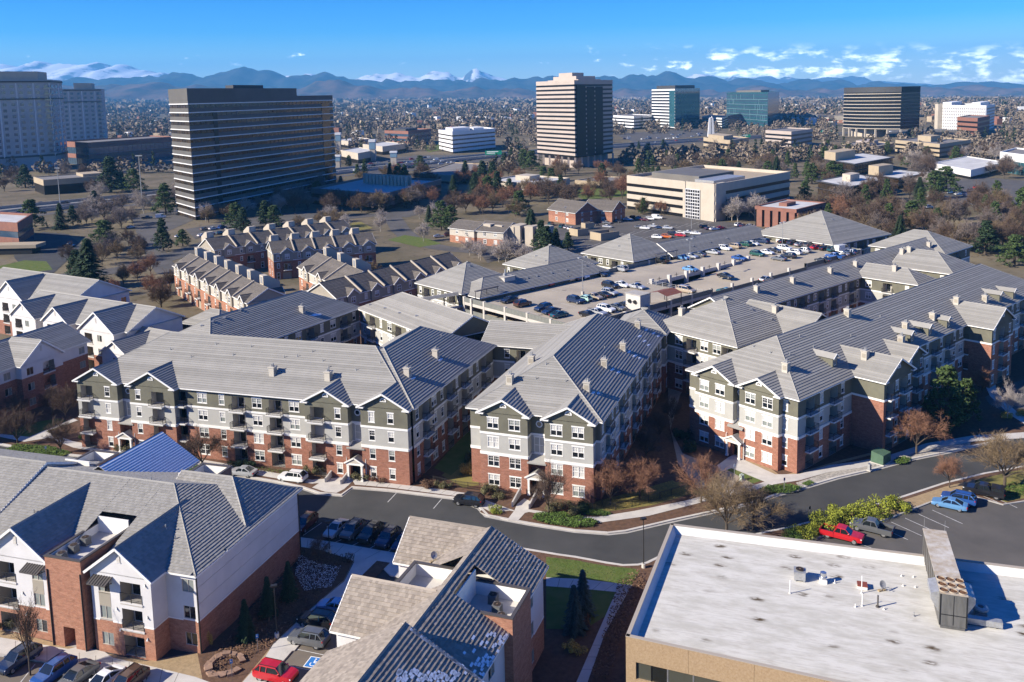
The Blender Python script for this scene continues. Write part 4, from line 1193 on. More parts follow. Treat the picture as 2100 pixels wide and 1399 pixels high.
mb = MB();mb.box(-1.9,-.35,.15,1.6,.35,.75);build('duct',mb,M_STEEL,t)
mb = MB();mb.box(-1.5,-.25,0,-1.3,.25,.15);mb.box(1.0,-.25,0,1.2,.25,.15);build('duct_foot',mb,M_BRONZE,t)
q = rp(1640,1188)
t = thing('air_conditioner','small square condenser unit alone on the white roof','air conditioner',(q.x,q.y,ZH),rzp)
mb = MB();mb.box(-.6,-.6,.18,.6,.6,1.05);mb.box(-.64,-.64,1.05,.64,.64,1.1);mb.box(-.55,-.55,0,-.35,.55,.18);mb.box(.35,-.55,0,.55,.55,.18);build('cabinet',mb,M_STEEL,t)
obj('fan_grille',AC_FAN,t,Matrix.Translation((0,.05,.18)) @ Matrix.Scale(1.1,4))
q = rp(1688,1194)
t = thing('exhaust_fan','shiny round steel exhaust cowl on a white curb','exhaust fan',(q.x,q.y,ZH),rzp)
mb = MB();mb.box(-.4,-.4,0,.4,.4,.4);build('curb',mb,M_WHITE,t)
mb = MB()
M_SHINY = mat('bright_steel',(.62,.63,.64),rough=.25,spec=.6,metal=.9)
for r0,z0,r1,z1 in ((.36,.4,.36,.6),(.42,.58,.42,.66),(.32,.64,.34,1.15),(.34,1.15,.28,1.18)): mb.tube((0,0,z0),(0,0,z1),r0,r1,16,0,True)
build('cowl',mb,M_SHINY,t)
q = rp(1768,1205)
t = thing('roof_hatch','red brown hatch lid on the white roof','hatch',(q.x,q.y,ZH),rzp)
mb = MB();mb.box(-.5,-.45,0,.5,.45,.32);build('curb',mb,M_WHITE,t)
mb = MB();mb.box(-.52,-.47,.32,.52,.47,.46);build('lid',mb,mat('hatch_red',(.20,.055,.035),rough=.7),t)
def roofpipe(px,py,h,label,r=.05,m=None,g=None):
 q = rp(px,py);mb = MB();mb.tube((0,0,0),(0,0,h),r,r,8,0,True);mb.tube((0,0,0),(0,0,.12),r*2.6,r*2,8,0)
 o_ = build('vent_pipe',mb,m or M_WHITE,None,Matrix.Translation((q.x,q.y,ZH)));tag(o_,label,'pipe',g or 'pipes on the white roof')
roofpipe(1620,1217,1.5,'tall white pipe in front of the small square condenser unit')
roofpipe(1767,1217,2.0,'tall white pipe standing before the red brown hatch')
roofpipe(1768,1243,1.4,'white pipe standing between the tall hatch pipe and the roof edge')
roofpipe(1754,1245,.35,'short white stub pipe beside the lower white pipe')
roofpipe(1712,1196,.4,'short white stub pipe right of the shiny exhaust cowl')
roofpipe(1813,1250,.25,'short black pipe stub right of the brown post')
roofpipe(1874,1264,.45,'grey pipe stub standing in a dark stain',m=M_STEEL)
roofpipe(1800,1245,1.3,'brown post leaning out of the white roof',.09,M_BRONZE)
for i,(x,y) in enumerate([(1849,1182),(1873,1184),(1852,1202),(1877,1205)]): roofpipe(x,y,.22,'small white plug, one of four in a square near the duct',.05,None,'four small plugs')
q = rp(1809,1212)
t = thing('satellite_dish','satellite dish on wooden blocks right of the red brown hatch','satellite dish',(q.x,q.y,ZH),rzp+.6)
def dish_parts(t):
 mb = MB();k = 16
 for i in range(k):
  a,c = 2*math.pi*i/k,2*math.pi*(i+1)/k
  mb.add([(0,-.02,.0),(.38*math.cos(a),-.10,.42*math.sin(a)),(.38*math.cos(c),-.10,.42*math.sin(c))],[[0,1,2]])
 build('dish',mb,M_STEEL,t,Matrix.Translation((0,0,.75)) @ Matrix.Rotation(math.radians(-28),4,'X'))
 mb = MB();mb.tube((0,.05,.1),(0,.05,.75),.035,.035,6);mb.tube((0,0,.5),(0,-.45,.65),.02,.02,5);mb.box(-.05,-.5,.6,.05,-.42,.72);build('mast',mb,M_STEEL,t)
 mb = MB();mb.box(-.45,-.12,0,-.1,.2,.15);mb.box(.1,-.12,0,.45,.2,.15);mb.box(-.1,.0,0,.1,.1,.1);build('ballast',mb,mat('weathered_block',(.32,.24,.14),rough=.9),t)
dish_parts(t)
# ------------------------------------------------------------------ parking structure and the ranges wrapped round it
dE = dirv(41);wE = dirv(131)
gO = W(1180,668,11.9);gO.z = 0
e0 = V2(0.8,216.8)
def GE(s,w): return e0+dE*s+wE*w
ZD = 10.8
gar = thing('parking_structure','open concrete parking structure full of cars on its top deck','parking structure',gO,0)
def gq(s,w): return dE*s+wE*w
M_DECK = mat('deck_concrete',(.40,.345,.265),(.31,.27,.215),.10,rough=.9,detail=8)
M_GPANEL = mat('ribbed_panel',(.20,.205,.185),(.17,.175,.16),1.5,rough=.8)
gl = (W(972,605,11.9).to_2d()-gO.to_2d()).length
c_nr = W(1784,521,ZD)-gO;c_fr1 = W(1704,507,ZD)-gO;c_fr2 = W(1578,484,ZD)-gO
wid = 35.6
S1 = 46.;RW = 19.
Lfar = c_fr2.to_2d().dot(dE.to_2d())
mb = MB()
def deckpoly(pts,z): mb.face([(p.x,p.y,z) for p in pts],0)
Send = c_nr.to_2d().dot(dE.to_2d())
p_end = lambda w: gq(Send+(Lfar-Send)*w/wid,w)
deckpoly([gq(.3,.3),gq(S1,.3),gq(S1,RW),gq(.3,RW)],ZD)
deckpoly([gq(.3,RW),gq(S1,RW),p_end(RW),p_end(wid),gq(.3,wid)],ZD)
RZ0 = 7.9;S2 = 92.
mb.face([(gq(S1,.3).x,gq(S1,.3).y,RZ0),(gq(S2,.3).x,gq(S2,.3).y,ZD),(gq(S2,RW-1.2).x,gq(S2,RW-1.2).y,ZD),(gq(S1,RW-1.2).x,gq(S1,RW-1.2).y,RZ0)],0)
deckpoly([gq(S2,.3),p_end(.3),p_end(RW),gq(S2,RW)],ZD)
mb.face([(gq(S1,.3).x,gq(S1,.3).y,RZ0),(gq(S1,RW).x,gq(S1,RW).y,RZ0),(gq(S1,RW).x,gq(S1,RW).y,ZD),(gq(S1,.3).x,gq(S1,.3).y,ZD)],0)
for z in (7.8,4.8): deckpoly([gq(.3,.3),gq(S1,.3),gq(S1,wid),gq(.3,wid)],z)
deckpoly([gq(S1,RW),p_end(RW),p_end(wid),gq(S1,wid)],7.8)
build('deck',mb,M_DECK,gar)
def gwall(A,B,bays,levels,nm='guard_panel',zt=None):
 d = (B-A);L = d.length;d = d/L;rz = math.atan2(d.y,d.x)
 pan = MB();w = L/bays-.5
 pan.box(.25,-.02,-.05,.25+w,.16,1.12,0)
 k = int(w/.45)
 for i in range(k): x = .25+w*(i+.5)/k;pan.box(x-.05,-.05,-.02,x+.05,-.02,1.1,0)
 pan.box(.0,-.06,-.75,w+.5,.3,-.06,1)
 me = pan.mesh(nm,[M_GPANEL,M_CONC2])
 col = MB();col.box(-.3,-.10,0,.3,.5,12.0,0);cme = col.mesh('column',[M_CONC2])
 for i in range(bays+1):
  p = A+d*(L*i/bays);obj('column',cme,gar,TR(p.x,p.y,0,rz))
 for z in levels:
  for i in range(bays):
   p = A+d*(L*i/bays);obj(nm,me,gar,TR(p.x,p.y,z,rz))
gwall(gq(0,gl),gq(0,0),5,(10.8,7.8,4.8))
gwall(gq(0,0),gq(S1+2,0),6,(10.8,7.8,4.8))
gwall(gq(S1+2,0),gq(S2,0),5,(9.9,));gwall(gq(S2,0),p_end(0),3,(10.8,))
gwall(p_end(0),p_end(wid),4,(10.8,))
gwall(gq(Lfar,wid),gq(0,wid),14,(10.8,))
col = MB();col.box(-.45,-.45,-8,.45,.45,1.15);cme = col.mesh('split_column',[M_CONC2])
rail = MB();rail.box(-.07,-.07,-.1,.07,.07,1.1);rail.box(-.9,-.03,.5,.9,.03,.6);rme = rail.mesh('barrier_post',[M_BRONZE])
n_ = 7
for i in range(n_):
 p = gq(S1+1+(S2-S1-2)*i/(n_-1),RW-.6);obj('split_column',cme,gar,TR(p.x,p.y,ZD,math.radians(41)))
 if i < n_-1:
  p = gq(S1+1+(S2-S1-2)*(i+.5)/(n_-1),RW-.1);obj('barrier_post',rme,gar,TR(p.x,p.y,ZD,math.radians(41)))
mb = MB();mb.box(0,0,-.9,S2-S1,.25,.1);build('edge_beam',mb,M_CONC2,gar,TR(gq(S1,RW-.25).x,gq(S1,RW-.25).y,ZD,math.radians(41)))
mb = MB()
for z in (.2,.6,1.05): mb.beam((0,0,z),(0,RW-2,z),.06,.06)
for i in range(9): y = (RW-2)*i/8;mb.box(-.06,y-.06,0,.06,y+.06,1.1)
build('mesh_fence',mb,M_STEEL,gar,TR(gq(S1-.2,1).x,gq(S1-.2,1).y,ZD,math.radians(41)))
def deck_line(a,b,w=.12):
 d = (b-a).normalized();n = Vector((-d.y,d.x,0))*(w/2)
 return [(q.x,q.y,ZD+.006) for q in (a-n,b-n,b+n,a+n)]
mb = MB()
for s in np.arange(4,44,2.75):
 for w0,w1 in ((1.2,6.2),(wid-6.2,wid-1.2),(15.0,20.0)): mb.face(deck_line(gq(s,w0),gq(s,w1)))
for s in np.arange(46,Lfar-4,2.75): mb.face(deck_line(gq(s,wid-6.2),gq(s,wid-1.2)))
build('bay_marking',mb,M_PAINT,gar)
mb = MB();rg = random.Random(3)
M_STAIN = mat('oil_stain',(.10,.085,.07),rough=.7)
for i in range(26):
 s,w = rg.uniform(3,92),rg.uniform(2,wid-2)
 if s > S1 and w < RW+1: continue
 c = gq(s,w);k = 9;r = rg.uniform(.25,.7)
 mb.face([(c.x+r*1.8*math.cos(2*math.pi*j/k)*rg.uniform(.6,1),c.y+r*math.sin(2*math.pi*j/k)*rg.uniform(.6,1),ZD+.005) for j in range(k)])
build('oil_stain',mb,M_STAIN,gar)
def tower(px,py,w,d,h,label,disc=False):
 q = W(px,py,ZD);t = thing('stair_tower',label,'stair tower',(q.x,q.y,0),math.radians(41))
 mb = MB();mb.box(-w/2,-d/2,0,w/2,d/2,ZD+h,0);build('wall',mb,M_CONC2,t)
 mb = MB();mb.box(-w/2-.15,-d/2-.15,ZD+h,w/2+.15,d/2+.15,ZD+h+.18,0);build('roof_slab',mb,M_CONC,t)
 if disc:
  for y in (-.7,.9):
   mb = MB();mb.tube((-w/2-.02,y,ZD+h-1.6),(-w/2-.3,y,ZD+h-1.6),.45,.45,12,0,True);mb.beam((-w/2-.32,y-.7,ZD+h-1.55),(-w/2-.32,y+.7,ZD+h-1.55),.05,.08,0);build('wall_light',mb,M_BLACK,t)
 else:
  mb = MB();mb.box(-w/2-.03,-.5,ZD,-w/2,.5,ZD+2.1);build('door',mb,M_WHITE,t)
  mb = MB();mb.box(-.5,-.3,ZD+h+.18,.3,.3,ZD+h+.8);mb.tube((0,0,ZD+h+.8),(0,0,ZD+h+1.8),.2,.2,8,0,True);build('roof_fan',mb,M_STEEL,t)
tower(1037,598,3.6,3.6,4.0,'pale concrete stair tower at the far left corner of the parking deck')
tower(1308,634,3.4,4.4,3.7,'concrete stair tower with two round black wall lights at the deck edge',True)
q = W(1365,622,ZD)
t = thing('canopy','rusty brown metal canopy beside the stair tower on the parking deck','canopy',(q.x,q.y,ZD),math.radians(41))
mb = MB();mb.add([(-3,-2.8,2.6),(3,-2.8,2.6),(3,0,3.3),(-3,0,3.3),(-3,2.8,2.6),(3,2.8,2.6)],[[0,1,2,3],[3,2,5,4]]);build('canopy_roof',mb,mat('rust_roof',(.20,.075,.05),(.16,.06,.04),2,rough=.7),t)
for x in (-2.7,2.7):
 for y in (-2.5,2.5): mb = MB();mb.box(x-.08,y-.08,-.2,x+.08,y+.08,2.65);build('post',mb,M_BRONZE,t)
for a,b_,lab in (((975,598),(1020,587),'long dark pipe rail frame by the stair tower on the deck'),((1345,522),(1388,513),'dark overhead pipe frame along the far wall of the deck')):
 A_,B_ = W(*a,ZD+3),W(*b_,ZD+3);t = thing('pipe_frame',lab,'canopy frame',(A_.x,A_.y,ZD))
 D_ = B_-A_;mb = MB();mb.beam((0,0,3),(D_.x,D_.y,3),.9,.15);build('top_rail',mb,M_BRONZE,t)
 for f in (0,.5,1): mb = MB();mb.box(D_.x*f-.07,D_.y*f-.07,0,D_.x*f+.07,D_.y*f+.07,2.95);build('post',mb,M_BRONZE,t)
def deck_lamp(px,py,label):
 q = W(px,py,ZD);t = thing('light_pole',label,'light pole',(q.x,q.y,ZD),math.radians(41),'light poles on the parking deck')
 mb = MB();mb.box(-.3,-.3,0,.3,.3,.8);build('base',mb,M_CONC,t)
 mb = MB();mb.tube((0,0,.8),(0,0,9.5),.09,.06,8);build('pole',mb,M_STEEL,t)
 for s in (-1,1): mb = MB();mb.box(s*1.0-.45,-.3,9.35,s*1.0+.45,.3,9.6);mb.beam((0,0,9.48),(s*.6,0,9.48),.06,.06);build('lamp_head',mb,M_STEEL,t)
deck_lamp(1195,604,'twin head light pole by the mint green hatchback on the deck')
deck_lamp(1415,560,'twin head light pole beside the pale blue sedan on the deck')
deck_lamp(1604,519,'twin head light pole beside white cars at the far end of the deck')
A_,B_ = W(848,617,12.3),W(1028,588,12.3)
t = thing('covered_walkway','narrow tiled walkway roof on posts joining the apartments to the parking deck','walkway',(A_.x,A_.y,0))
D_ = B_-A_;dd = Vector((D_.x,D_.y,0)).normalized();sn = Vector((-dd.y,dd.x,0))*1.3
mb = MB();a_ = Vector((0,0,12.2));b_ = a_+Vector((D_.x,D_.y,0))
for s_ in (1,-1): courses(mb,[a_-sn*s_,b_-sn*s_,b_+Vector((0,0,.6)),a_+Vector((0,0,.6))],.46,.05)
build('walkway_roof',mb,M_TILE,t)
mb = MB();mb.beam(Vector((0,0,9.1)),Vector((D_.x,D_.y,9.1)),2.4,.35);build('floor_slab',mb,M_CONC2,t)
for i in range(7):
 p = Vector((D_.x,D_.y,0))*(i/6);mb = MB();mb.box(p.x-.15,p.y-.15,0,p.x+.15,p.y+.15,12.2);build('post',mb,M_BRONZE,t)
# ---- ranges
far_kw = dict(kinds={'D': KINDS['d'],'S': KINDS['s'],'B': KINDS['b']})
ra = Bld('apartment_building','grey apartment range along the far left side of the parking deck','apartment building',GE(0,0).x,GE(0,0).y,'grey and brick apartment blocks')
E1a = W(856,580,12.5);E1b = W(947,602,12.5)
E1b = V2(E1b.x,E1b.y);dd = dirv(-48);E1a = E1b-dd*18.5
ra.bar(E1a,E1b,19,12.5,.54,('hip','hip'),front='SBSDSBS',left='SS',right=[],back=False,**far_kw)
ra.bar(GE(-12,0),GE(33,0),11,12.0,.54,('hip','hip'),front=[],back=False,left=False,right=[],**far_kw)
ra.bar(GE(18.4,26),GE(18.4,8),19,12.5,.54,('hip','hip'),front='SBDSBS',back=False,left='SS',right=[],**far_kw)
chimneys(ra,[(962,545),(985,545),(1080,570),(1100,566),(1130,560),(1160,554),(1100,525),(1120,535),(1200,545)],VENT,'roof_vent')
rb = Bld('apartment_building','grey apartment range behind the middle of the parking deck, with a large hipped end','apartment building',GE(46,0).x,GE(46,0).y,'grey and brick apartment blocks')
rb.bar(GE(46,21.5),GE(46,1.5),20,12.5,.54,('hip','hip'),front='SBDSBSB',back=False,left='SS',right=[],**far_kw)
rb.bar(GE(62,0),GE(116,0),11,12.0,.54,('gable','hip'),front=[],back=False,left=False,right='S',**far_kw)
chimneys(rb,[(1375,515),(1420,505),(1455,497),(1490,489),(1350,497),(1270,505),(1290,490),(1420,485)],VENT,'roof_vent')
rc = Bld('apartment_building','grey apartment range with the broadest hipped roof, at the far deck end','apartment building',c_fr1.x+gO.x,c_fr1.y+gO.y,'grey and brick apartment blocks')
Ra = W(1575,479,12.5);Rb = W(1708,502,12.5);Rc = W(1823,480,12.5)
dr = (Rc-Rb).to_2d();dr = Vector((dr.x,dr.y,0)).normalized();lr = (Rc-Rb).to_2d().length
rb0 = V2(Rb.x,Rb.y);nrm = Vector((-dr.y,dr.x,0))
rc.bar(rb0,rb0+dr*lr,30,12.5,.50,('hip','hip'),front='DBSDBSDBS',left='SBDSBSDB',back=False,right='SBS',**far_kw)
chimneys(rc,[(1790,466)],rz=.7);chimneys(rc,[(1706,450),(1725,447),(1745,445),(1690,460)],VENT,'roof_vent')
rd = Bld('apartment_building','long narrow grey apartment range between the deck and the right block','apartment building',27.9,177.9,'grey and brick apartment blocks')
q1 = V2(27.9,177.9)+dirv(-50)*.5+dirv(41)*.5
rd.bar(q1,q1+dirv(-50)*21.0,22,12.5,.52,('hip','hip'),front=px_cols(q1,q1+dirv(-50)*21.0,[('D',1392),('B',1418),('D',1444),('D',1470),('B',1492)],10.5),left='SBS',right='S-S',back=False)
r1 = V2(53.4,189.3)-wE*0+dE*-8
rd.bar(r1+wE*.5,r1+wE*.5+dE*112,11,12.5,.54,('gable','hip'),front='--'+'SDBSBDSB'*4+'SDBS',back='SDBSBDSB'*4,left=False,right='SBS',**far_kw)
q2 = q1+dirv(-50)*4+dirv(41)*15
rd.bar(q2+dirv(-50)*6,q2+dirv(-50)*22,12,12.5,.54,('gable','gable'),front=[],back='SBSBS',left=False,right=False,**far_kw)
q3 = r1+dE*56+wE*1
rd.bar(q3-wE*.2,q3-wE*15,9,12.5,.54,('gable','hip'),front='DBS',back='DSB',left=False,right=False,**far_kw)
q4 = r1+dE*74+wE*1
rd.bar(q4-wE*.2,q4-wE*16,14,12.5,.54,('gable','hip'),front='DBS',back='DSB',left=False,right=False,**far_kw)
q5 = r1+dE*100+wE*20
rd.bar(q5,q5-wE*22,18,12.5,.5,('hip','hip'),front='DBSDB',back=False,left=False,right='SBS',**far_kw)
chimneys(rd,[(1398,645),(1552,598),(1626,580),(1703,560),(1755,546),(1850,520),(1865,516),(1905,506),(1590,640),(1835,555)],rz=.7)
chimneys(rd,[(1460,603),(1485,615),(1540,635),(1580,655),(1430,620),(1500,660)],VENT,'roof_vent')
# ------------------------------------------------------------------ ground, streets, verges
def G(pxs,z=0.): return [W(x,y,z) for x,y in pxs]
def area(name,pts,z,m,kind='structure',raw=False):
 mb = MB();P_ = pts if raw else G(pts,z)
 mb.face([(p[0],p[1],z) for p in P_])
 return tag(build(name,mb,m),kind=kind)
def slab(name,pts,z0,z1,m,ms=None,raw=False):
 mb = MB();P_ = pts if raw else G(pts,z1)
 a = sum(P_[i][0]*P_[(i+1) % len(P_)][1]-P_[(i+1) % len(P_)][0]*P_[i][1] for i in range(len(P_)))
 P_ = list(P_) if a > 0 else list(reversed(P_))
 mb.prism([(p[0],p[1]) for p in P_],z0,z1,0,1 if ms else None)
 return tag(build(name,mb,[m,ms] if ms else m),kind='structure')
def offset_line(pts,w):
 """left/right offsets of a ground polyline"""
 n = len(pts);L,R = [],[]
 for i in range(n):
  a = pts[max(0,i-1)];b = pts[min(n-1,i+1)]
  d = Vector((b[0]-a[0],b[1]-a[1],0)).normalized();nn = Vector((-d.y,d.x,0))*w
  L.append(Vector((pts[i][0],pts[i][1],0))+nn);R.append(Vector((pts[i][0],pts[i][1],0))-nn)
 return L,R
def strip(name,pxs,w,z,m,z0=None,raw=False,smooth=2):
 P_ = list(pxs) if raw else G(pxs,z)
 for _ in range(smooth if len(P_) > 2 else 0):
  q = [P_[0]]
  for a,b in zip(P_,P_[1:]): q += [a*.75+b*.25,a*.25+b*.75]
  P_ = q+[P_[-1]]
 L,R = offset_line(P_,w/2);mb = MB()
 for i in range(len(P_)-1):
  q = [R[i],R[i+1],L[i+1],L[i]]
  if z0 is None: mb.face([(p.x,p.y,z) for p in q])
  else:
   mb.add([(p.x,p.y,z0) for p in q]+[(p.x,p.y,z) for p in q],[[4,5,6,7],[0,1,5,4],[2,3,7,6]]+([[3,0,4,7]] if i == 0 else [])+([[1,2,6,5]] if i == len(P_)-2 else []))
 return tag(build(name,mb,m),kind='structure')
def ground_mat():
 m,n,l,b = _nm('ground')
 b.inputs['Roughness'].default_value = 1;b.inputs['Specular IOR Level'].default_value = .1
 geo = n.new('ShaderNodeNewGeometry')
 def noise(s,d=8,r=.65):
  t = n.new('ShaderNodeTexNoise');t.inputs['Scale'].default_value = s;t.inputs['Detail'].default_value = d;t.inputs['Roughness'].default_value = r;l.new(geo.outputs['Position'],t.inputs['Vector']);return t.outputs[0]
 def rng(v,a,c):
  q = n.new('ShaderNodeMapRange');q.interpolation_type = 'SMOOTHSTEP';l.new(v,q.inputs[0]);q.inputs[1].default_value = a;q.inputs[2].default_value = c;return q.outputs[0]
 c = _mixc(n,l,rng(noise(.03),.40,.60),(.17,.138,.095),(.12,.102,.065))
 c = _mixc(n,l,rng(noise(.008),.52,.66),c,(.20,.165,.10))
 c = _mixc(n,l,rng(noise(.25),.52,.70),c,(.075,.058,.04))
 l.new(c,b.inputs['Base Color'])
 return m
M_GROUND = ground_mat()
mb = MB();gx = np.linspace(-9000,9000,13);gy = np.concatenate([np.linspace(-60,4000,12),[6000,9000,14000,20000,27000,36000]])
mb.face([(-40000,-60,0),(40000,-60,0),(60000,66000,0),(-60000,66000,0)])
tag(build('ground',mb,M_GROUND),kind='structure')
KF_PX = [(-60,900),(60,922),(150,934),(223,941),(289,943),(371,957),(470,972),(571,989),(620,1000),(655,1012),(700,1016),(722,1000),(800,1006),(941,1023),(985,1042),(1000,1058),(1041,1066),(1090,1075),(1180,1089),(1247,1094),(1283,1090),(1368,1070),(1432,1056),(1500,1041),(1562,1027),(1588,1016),(1640,1002),(1715,980),(1789,963),(1863,943),(1938,928),(1992,916),(2060,902),(2200,872)]
KW = G(KF_PX,0)
street = KW+[V2(140,60),V2(40,60),V2(-90,70),V2(-110,110)]
area('street',street,.012,M_ASPHALT,raw=True)
back = [V2(170,250),V2(120,330),V2(-10,290),V2(-90,215),V2(-130,170)]
slab('verge',KW+back,0,.13,M_MULCH,M_CONC,raw=True)
strip('kerb',KW,.42,.155,M_CONC2,.0,raw=True,smooth=0)
strip('gutter',[p for p in offset_line(KW,.42)[1]],.36,.018,M_CONC,raw=True,smooth=0)
ZS = .165
area('pavement',[(-60,884),(50,906),(100,898),(150,918),(223,930),(300,938),(371,947),(470,964),(560,980),(640,992),(722,984),(728,994),(800,1000),(940,1018),(980,1036),(1010,1052),(1045,1047),(1070,1052),(1035,1040),(1008,1030),(968,1013),(900,1003),(800,991),(735,984),(722,977),(640,984),(560,969),(470,952),(371,935),(300,925),(223,918),(150,905),(95,885),(160,862),(150,858),(60,896)],ZS,M_CONC2)
area('entrance_path',[(640,1000),(668,1009),(690,1011),(706,1003),(722,988),(733,972),(716,965),(690,981),(663,985)],ZS+.004,M_CONC2)
area('entrance_path',[(1040,1066),(1061,1069),(1082,1046),(1092,1030),(1075,1022),(1060,1034),(1055,1047)],ZS+.004,M_CONC2)
area('pavement',[(1050,1058),(1070,1042),(1120,1050),(1180,1060),(1225,1060),(1300,1048),(1400,1028),(1500,1003),(1520,1010),(1560,1002),(1440,1030),(1330,1058),(1228,1072),(1180,1068),(1120,1056),(1085,1050)],ZS+.008,M_CONC2)
area('pavement',[(1470,955),(1494,938),(1512,928),(1530,945),(1590,973),(1640,972),(1700,954),(1760,946),(1821,934),(1900,909),(1996,893),(2110,886),(2110,898),(2000,905),(1905,920),(1825,945),(1762,960),(1700,968),(1640,985),(1595,992),(1540,1008),(1530,1000),(1568,988),(1500,960),(1480,968)],ZS,M_CONC2)
area('path',[(1400,930),(1375,880),(1395,810),(1420,770),(1410,750),(1370,790),(1370,850),(1390,950),(1430,1000),(1530,1020),(1555,998),(1500,968),(1440,945)],ZS-.008,mat('pavers',(.34,.28,.22),(.28,.23,.18),1.5,rough=.9))
ZL = .145
area('lawn',[(0,900),(60,868),(120,858),(150,866),(80,893)],ZL,M_GRASS)
area('lawn',[(8,925),(30,911),(100,914),(146,928),(120,938),(60,934)],ZL+.12,M_GRASS)
area('dry_lawn',[(1200,1035),(1290,1010),(1380,985),(1400,1000),(1420,1012),(1340,1036),(1240,1050)],ZL,M_DRYGRASS)
area('dry_lawn',[(1380,990),(1420,985),(1460,990),(1475,1000),(1430,1014),(1380,1014)],ZL+.004,M_DRYGRASS)
area('lawn',[(905,975),(960,935),(976,930),(982,995),(950,1000)],ZL,M_DRYGRASS)
area('lawn',[(890,960),(960,880),(976,880),(976,928),(925,975)],ZL+.004,M_GRASS)
area('lawn',[(1478,962),(1495,955),(1566,984),(1532,996),(1500,985)],ZL+.006,M_GRASS)
area('gravel_bed',[(1512,930),(1545,935),(1600,975),(1650,965),(1720,945),(1800,925),(1800,930),(1700,955),(1640,975),(1590,978),(1530,950)],ZL,M_GRAVEL)
area('river_rock',[(1640,1000),(1632,990),(1700,968),(1762,960),(1825,945),(1905,920),(1990,906),(1990,914),(1938,926),(1863,941),(1789,961),(1715,978)],ZL,M_ROCK)
area('parking_bay',[(2020,815),(2060,790),(2130,770),(2130,870),(2090,860),(2030,830)],ZL+.03,M_ASPHALT2)
area('path',[(2000,780),(2020,790),(2030,812),(2070,850),(2110,875),(2110,862),(2080,840),(2045,805),(2040,780),(2070,760),(2040,758)],ZL+.035,M_CONC2)
slab('island',[(367,976),(380,960),(410,952),(445,953),(466,962),(462,973),(430,980),(390,981)],0,.15,M_GRASS,M_CONC)
slab('island',[(984,1050),(992,1040),(1010,1034),(1030,1044),(1040,1056),(1034,1064),(1005,1059)],0,.15,M_MULCH,M_CONC)
NK = [(1060,1125),(1144,1139),(1180,1144),(1244,1156),(1278,1161),(1309,1160),(1327,1156),(1360,1140),(1400,1125),(1500,1110),(1579,1091),(1625,1082),(1700,1062),(1768,1044),(1846,1022),(1938,992),(2021,972),(2080,962),(2200,940)]
NKW = G(NK)
slab('verge',NKW+[V2(150,62),V2(3,55),V2(-2,70)],0,.13,M_MULCH,M_CONC,raw=True)
strip('kerb',NKW,.42,.155,M_CONC2,0,raw=True,smooth=0)
area('lawn',[(1120,1142),(1180,1149),(1244,1161),(1300,1166),(1312,1170),(1296,1200),(1200,1188),(1120,1184)],ZL,M_GRASS)
area('lawn',[(1120,1202),(1200,1208),(1264,1214),(1244,1262),(1200,1290),(1120,1290)],ZL,M_GRASS)
area('pavement',[(1120,1184),(1200,1188),(1296,1200),(1240,1300),(1205,1399),(1195,1440),(1165,1440),(1182,1399),(1225,1300),(1263,1214),(1200,1208),(1120,1202)],ZS,M_CONC2)
area('gravel_bed',[(1768,1050),(1846,1028),(1938,998),(2010,981),(1975,1012),(1911,1030),(1829,1062),(1780,1075)],ZL,M_GRAVEL)
area('dry_lawn',[(2000,985),(2080,966),(2200,945),(2200,1000),(2110,1020),(2062,1030),(2000,1010)],ZL,M_DRYGRASS)
area('parking_lot',[(1640,1110),(1700,1096),(1780,1076),(1829,1060),(1911,1028),(1979,1012),(2057,1034),(2120,1024),(2300,1000),(2500,1500),(1640,1500)],.16,M_ASPHALT2)
strip('kerb',[(1640,1110),(1700,1096),(1780,1076),(1829,1060),(1911,1028),(1979,1012),(2057,1034),(2120,1024),(2200,1010)],.3,.29,M_CONC,.0,smooth=0)
slab('planting_bed',[(420,1420),(405,1340),(500,1260),(610,1170),(604,1118),(655,1126),(700,1140),(725,1150),(705,1190),(640,1245),(560,1320),(545,1340),(478,1420)],0,.13,M_MULCH,M_CONC)
slab('pavement',[(540,1085),(596,1099),(654,1107),(688,1112),(755,1124),(819,1135),(870,1145),(900,1200),(800,1180),(780,1160),(771,1155),(735,1190),(684,1238),(640,1290),(604,1334),(590,1336),(545,1399),(520,1430),(470,1430),(545,1345),(560,1322),(640,1247),(706,1192),(727,1151),(700,1141),(655,1127),(600,1119)],0,.15,M_CONC2)
area('planting_bed',[(773,1150),(800,1154),(762,1192),(732,1190)],ZS,M_MULCH)
area('parking_lot',[(596,1334),(640,1296),(700,1240),(860,1220),(900,1330),(760,1500),(480,1500)],.025,mat('asphalt_brown',(.125,.105,.085),(.155,.13,.105),.3,rough=.9,detail=8))
strip('kerb',[(596,1334),(560,1375),(520,1420)],.35,.17,M_CONC2,0,smooth=0)
slab('gravel_bed',[(-120,1275),(0,1290),(140,1325),(300,1356),(420,1335),(540,1330),(592,1334),(545,1395),(525,1420),(430,1420),(300,1390),(0,1330),(-120,1310)],0,.125,M_GRAVEL,M_CONC)
area('pavement',[(-150,1282),(0,1307),(140,1331),(165,1325),(215,1337),(232,1349),(300,1364),(400,1388),(460,1410),(440,1450),(390,1420),(300,1397),(105,1356),(60,1350),(0,1340),(-150,1315)],ZS,M_CONC2)
area('parking_lot',[(-200,1318),(0,1342),(105,1358),(300,1399),(440,1452),(400,1560),(-200,1560)],.02,bpy.data.materials['asphalt_brown'])
strip('kerb',[(-150,1318),(0,1342),(105,1357),(300,1398),(420,1436)],.3,.17,M_CONC,0,smooth=0)
mb = MB()
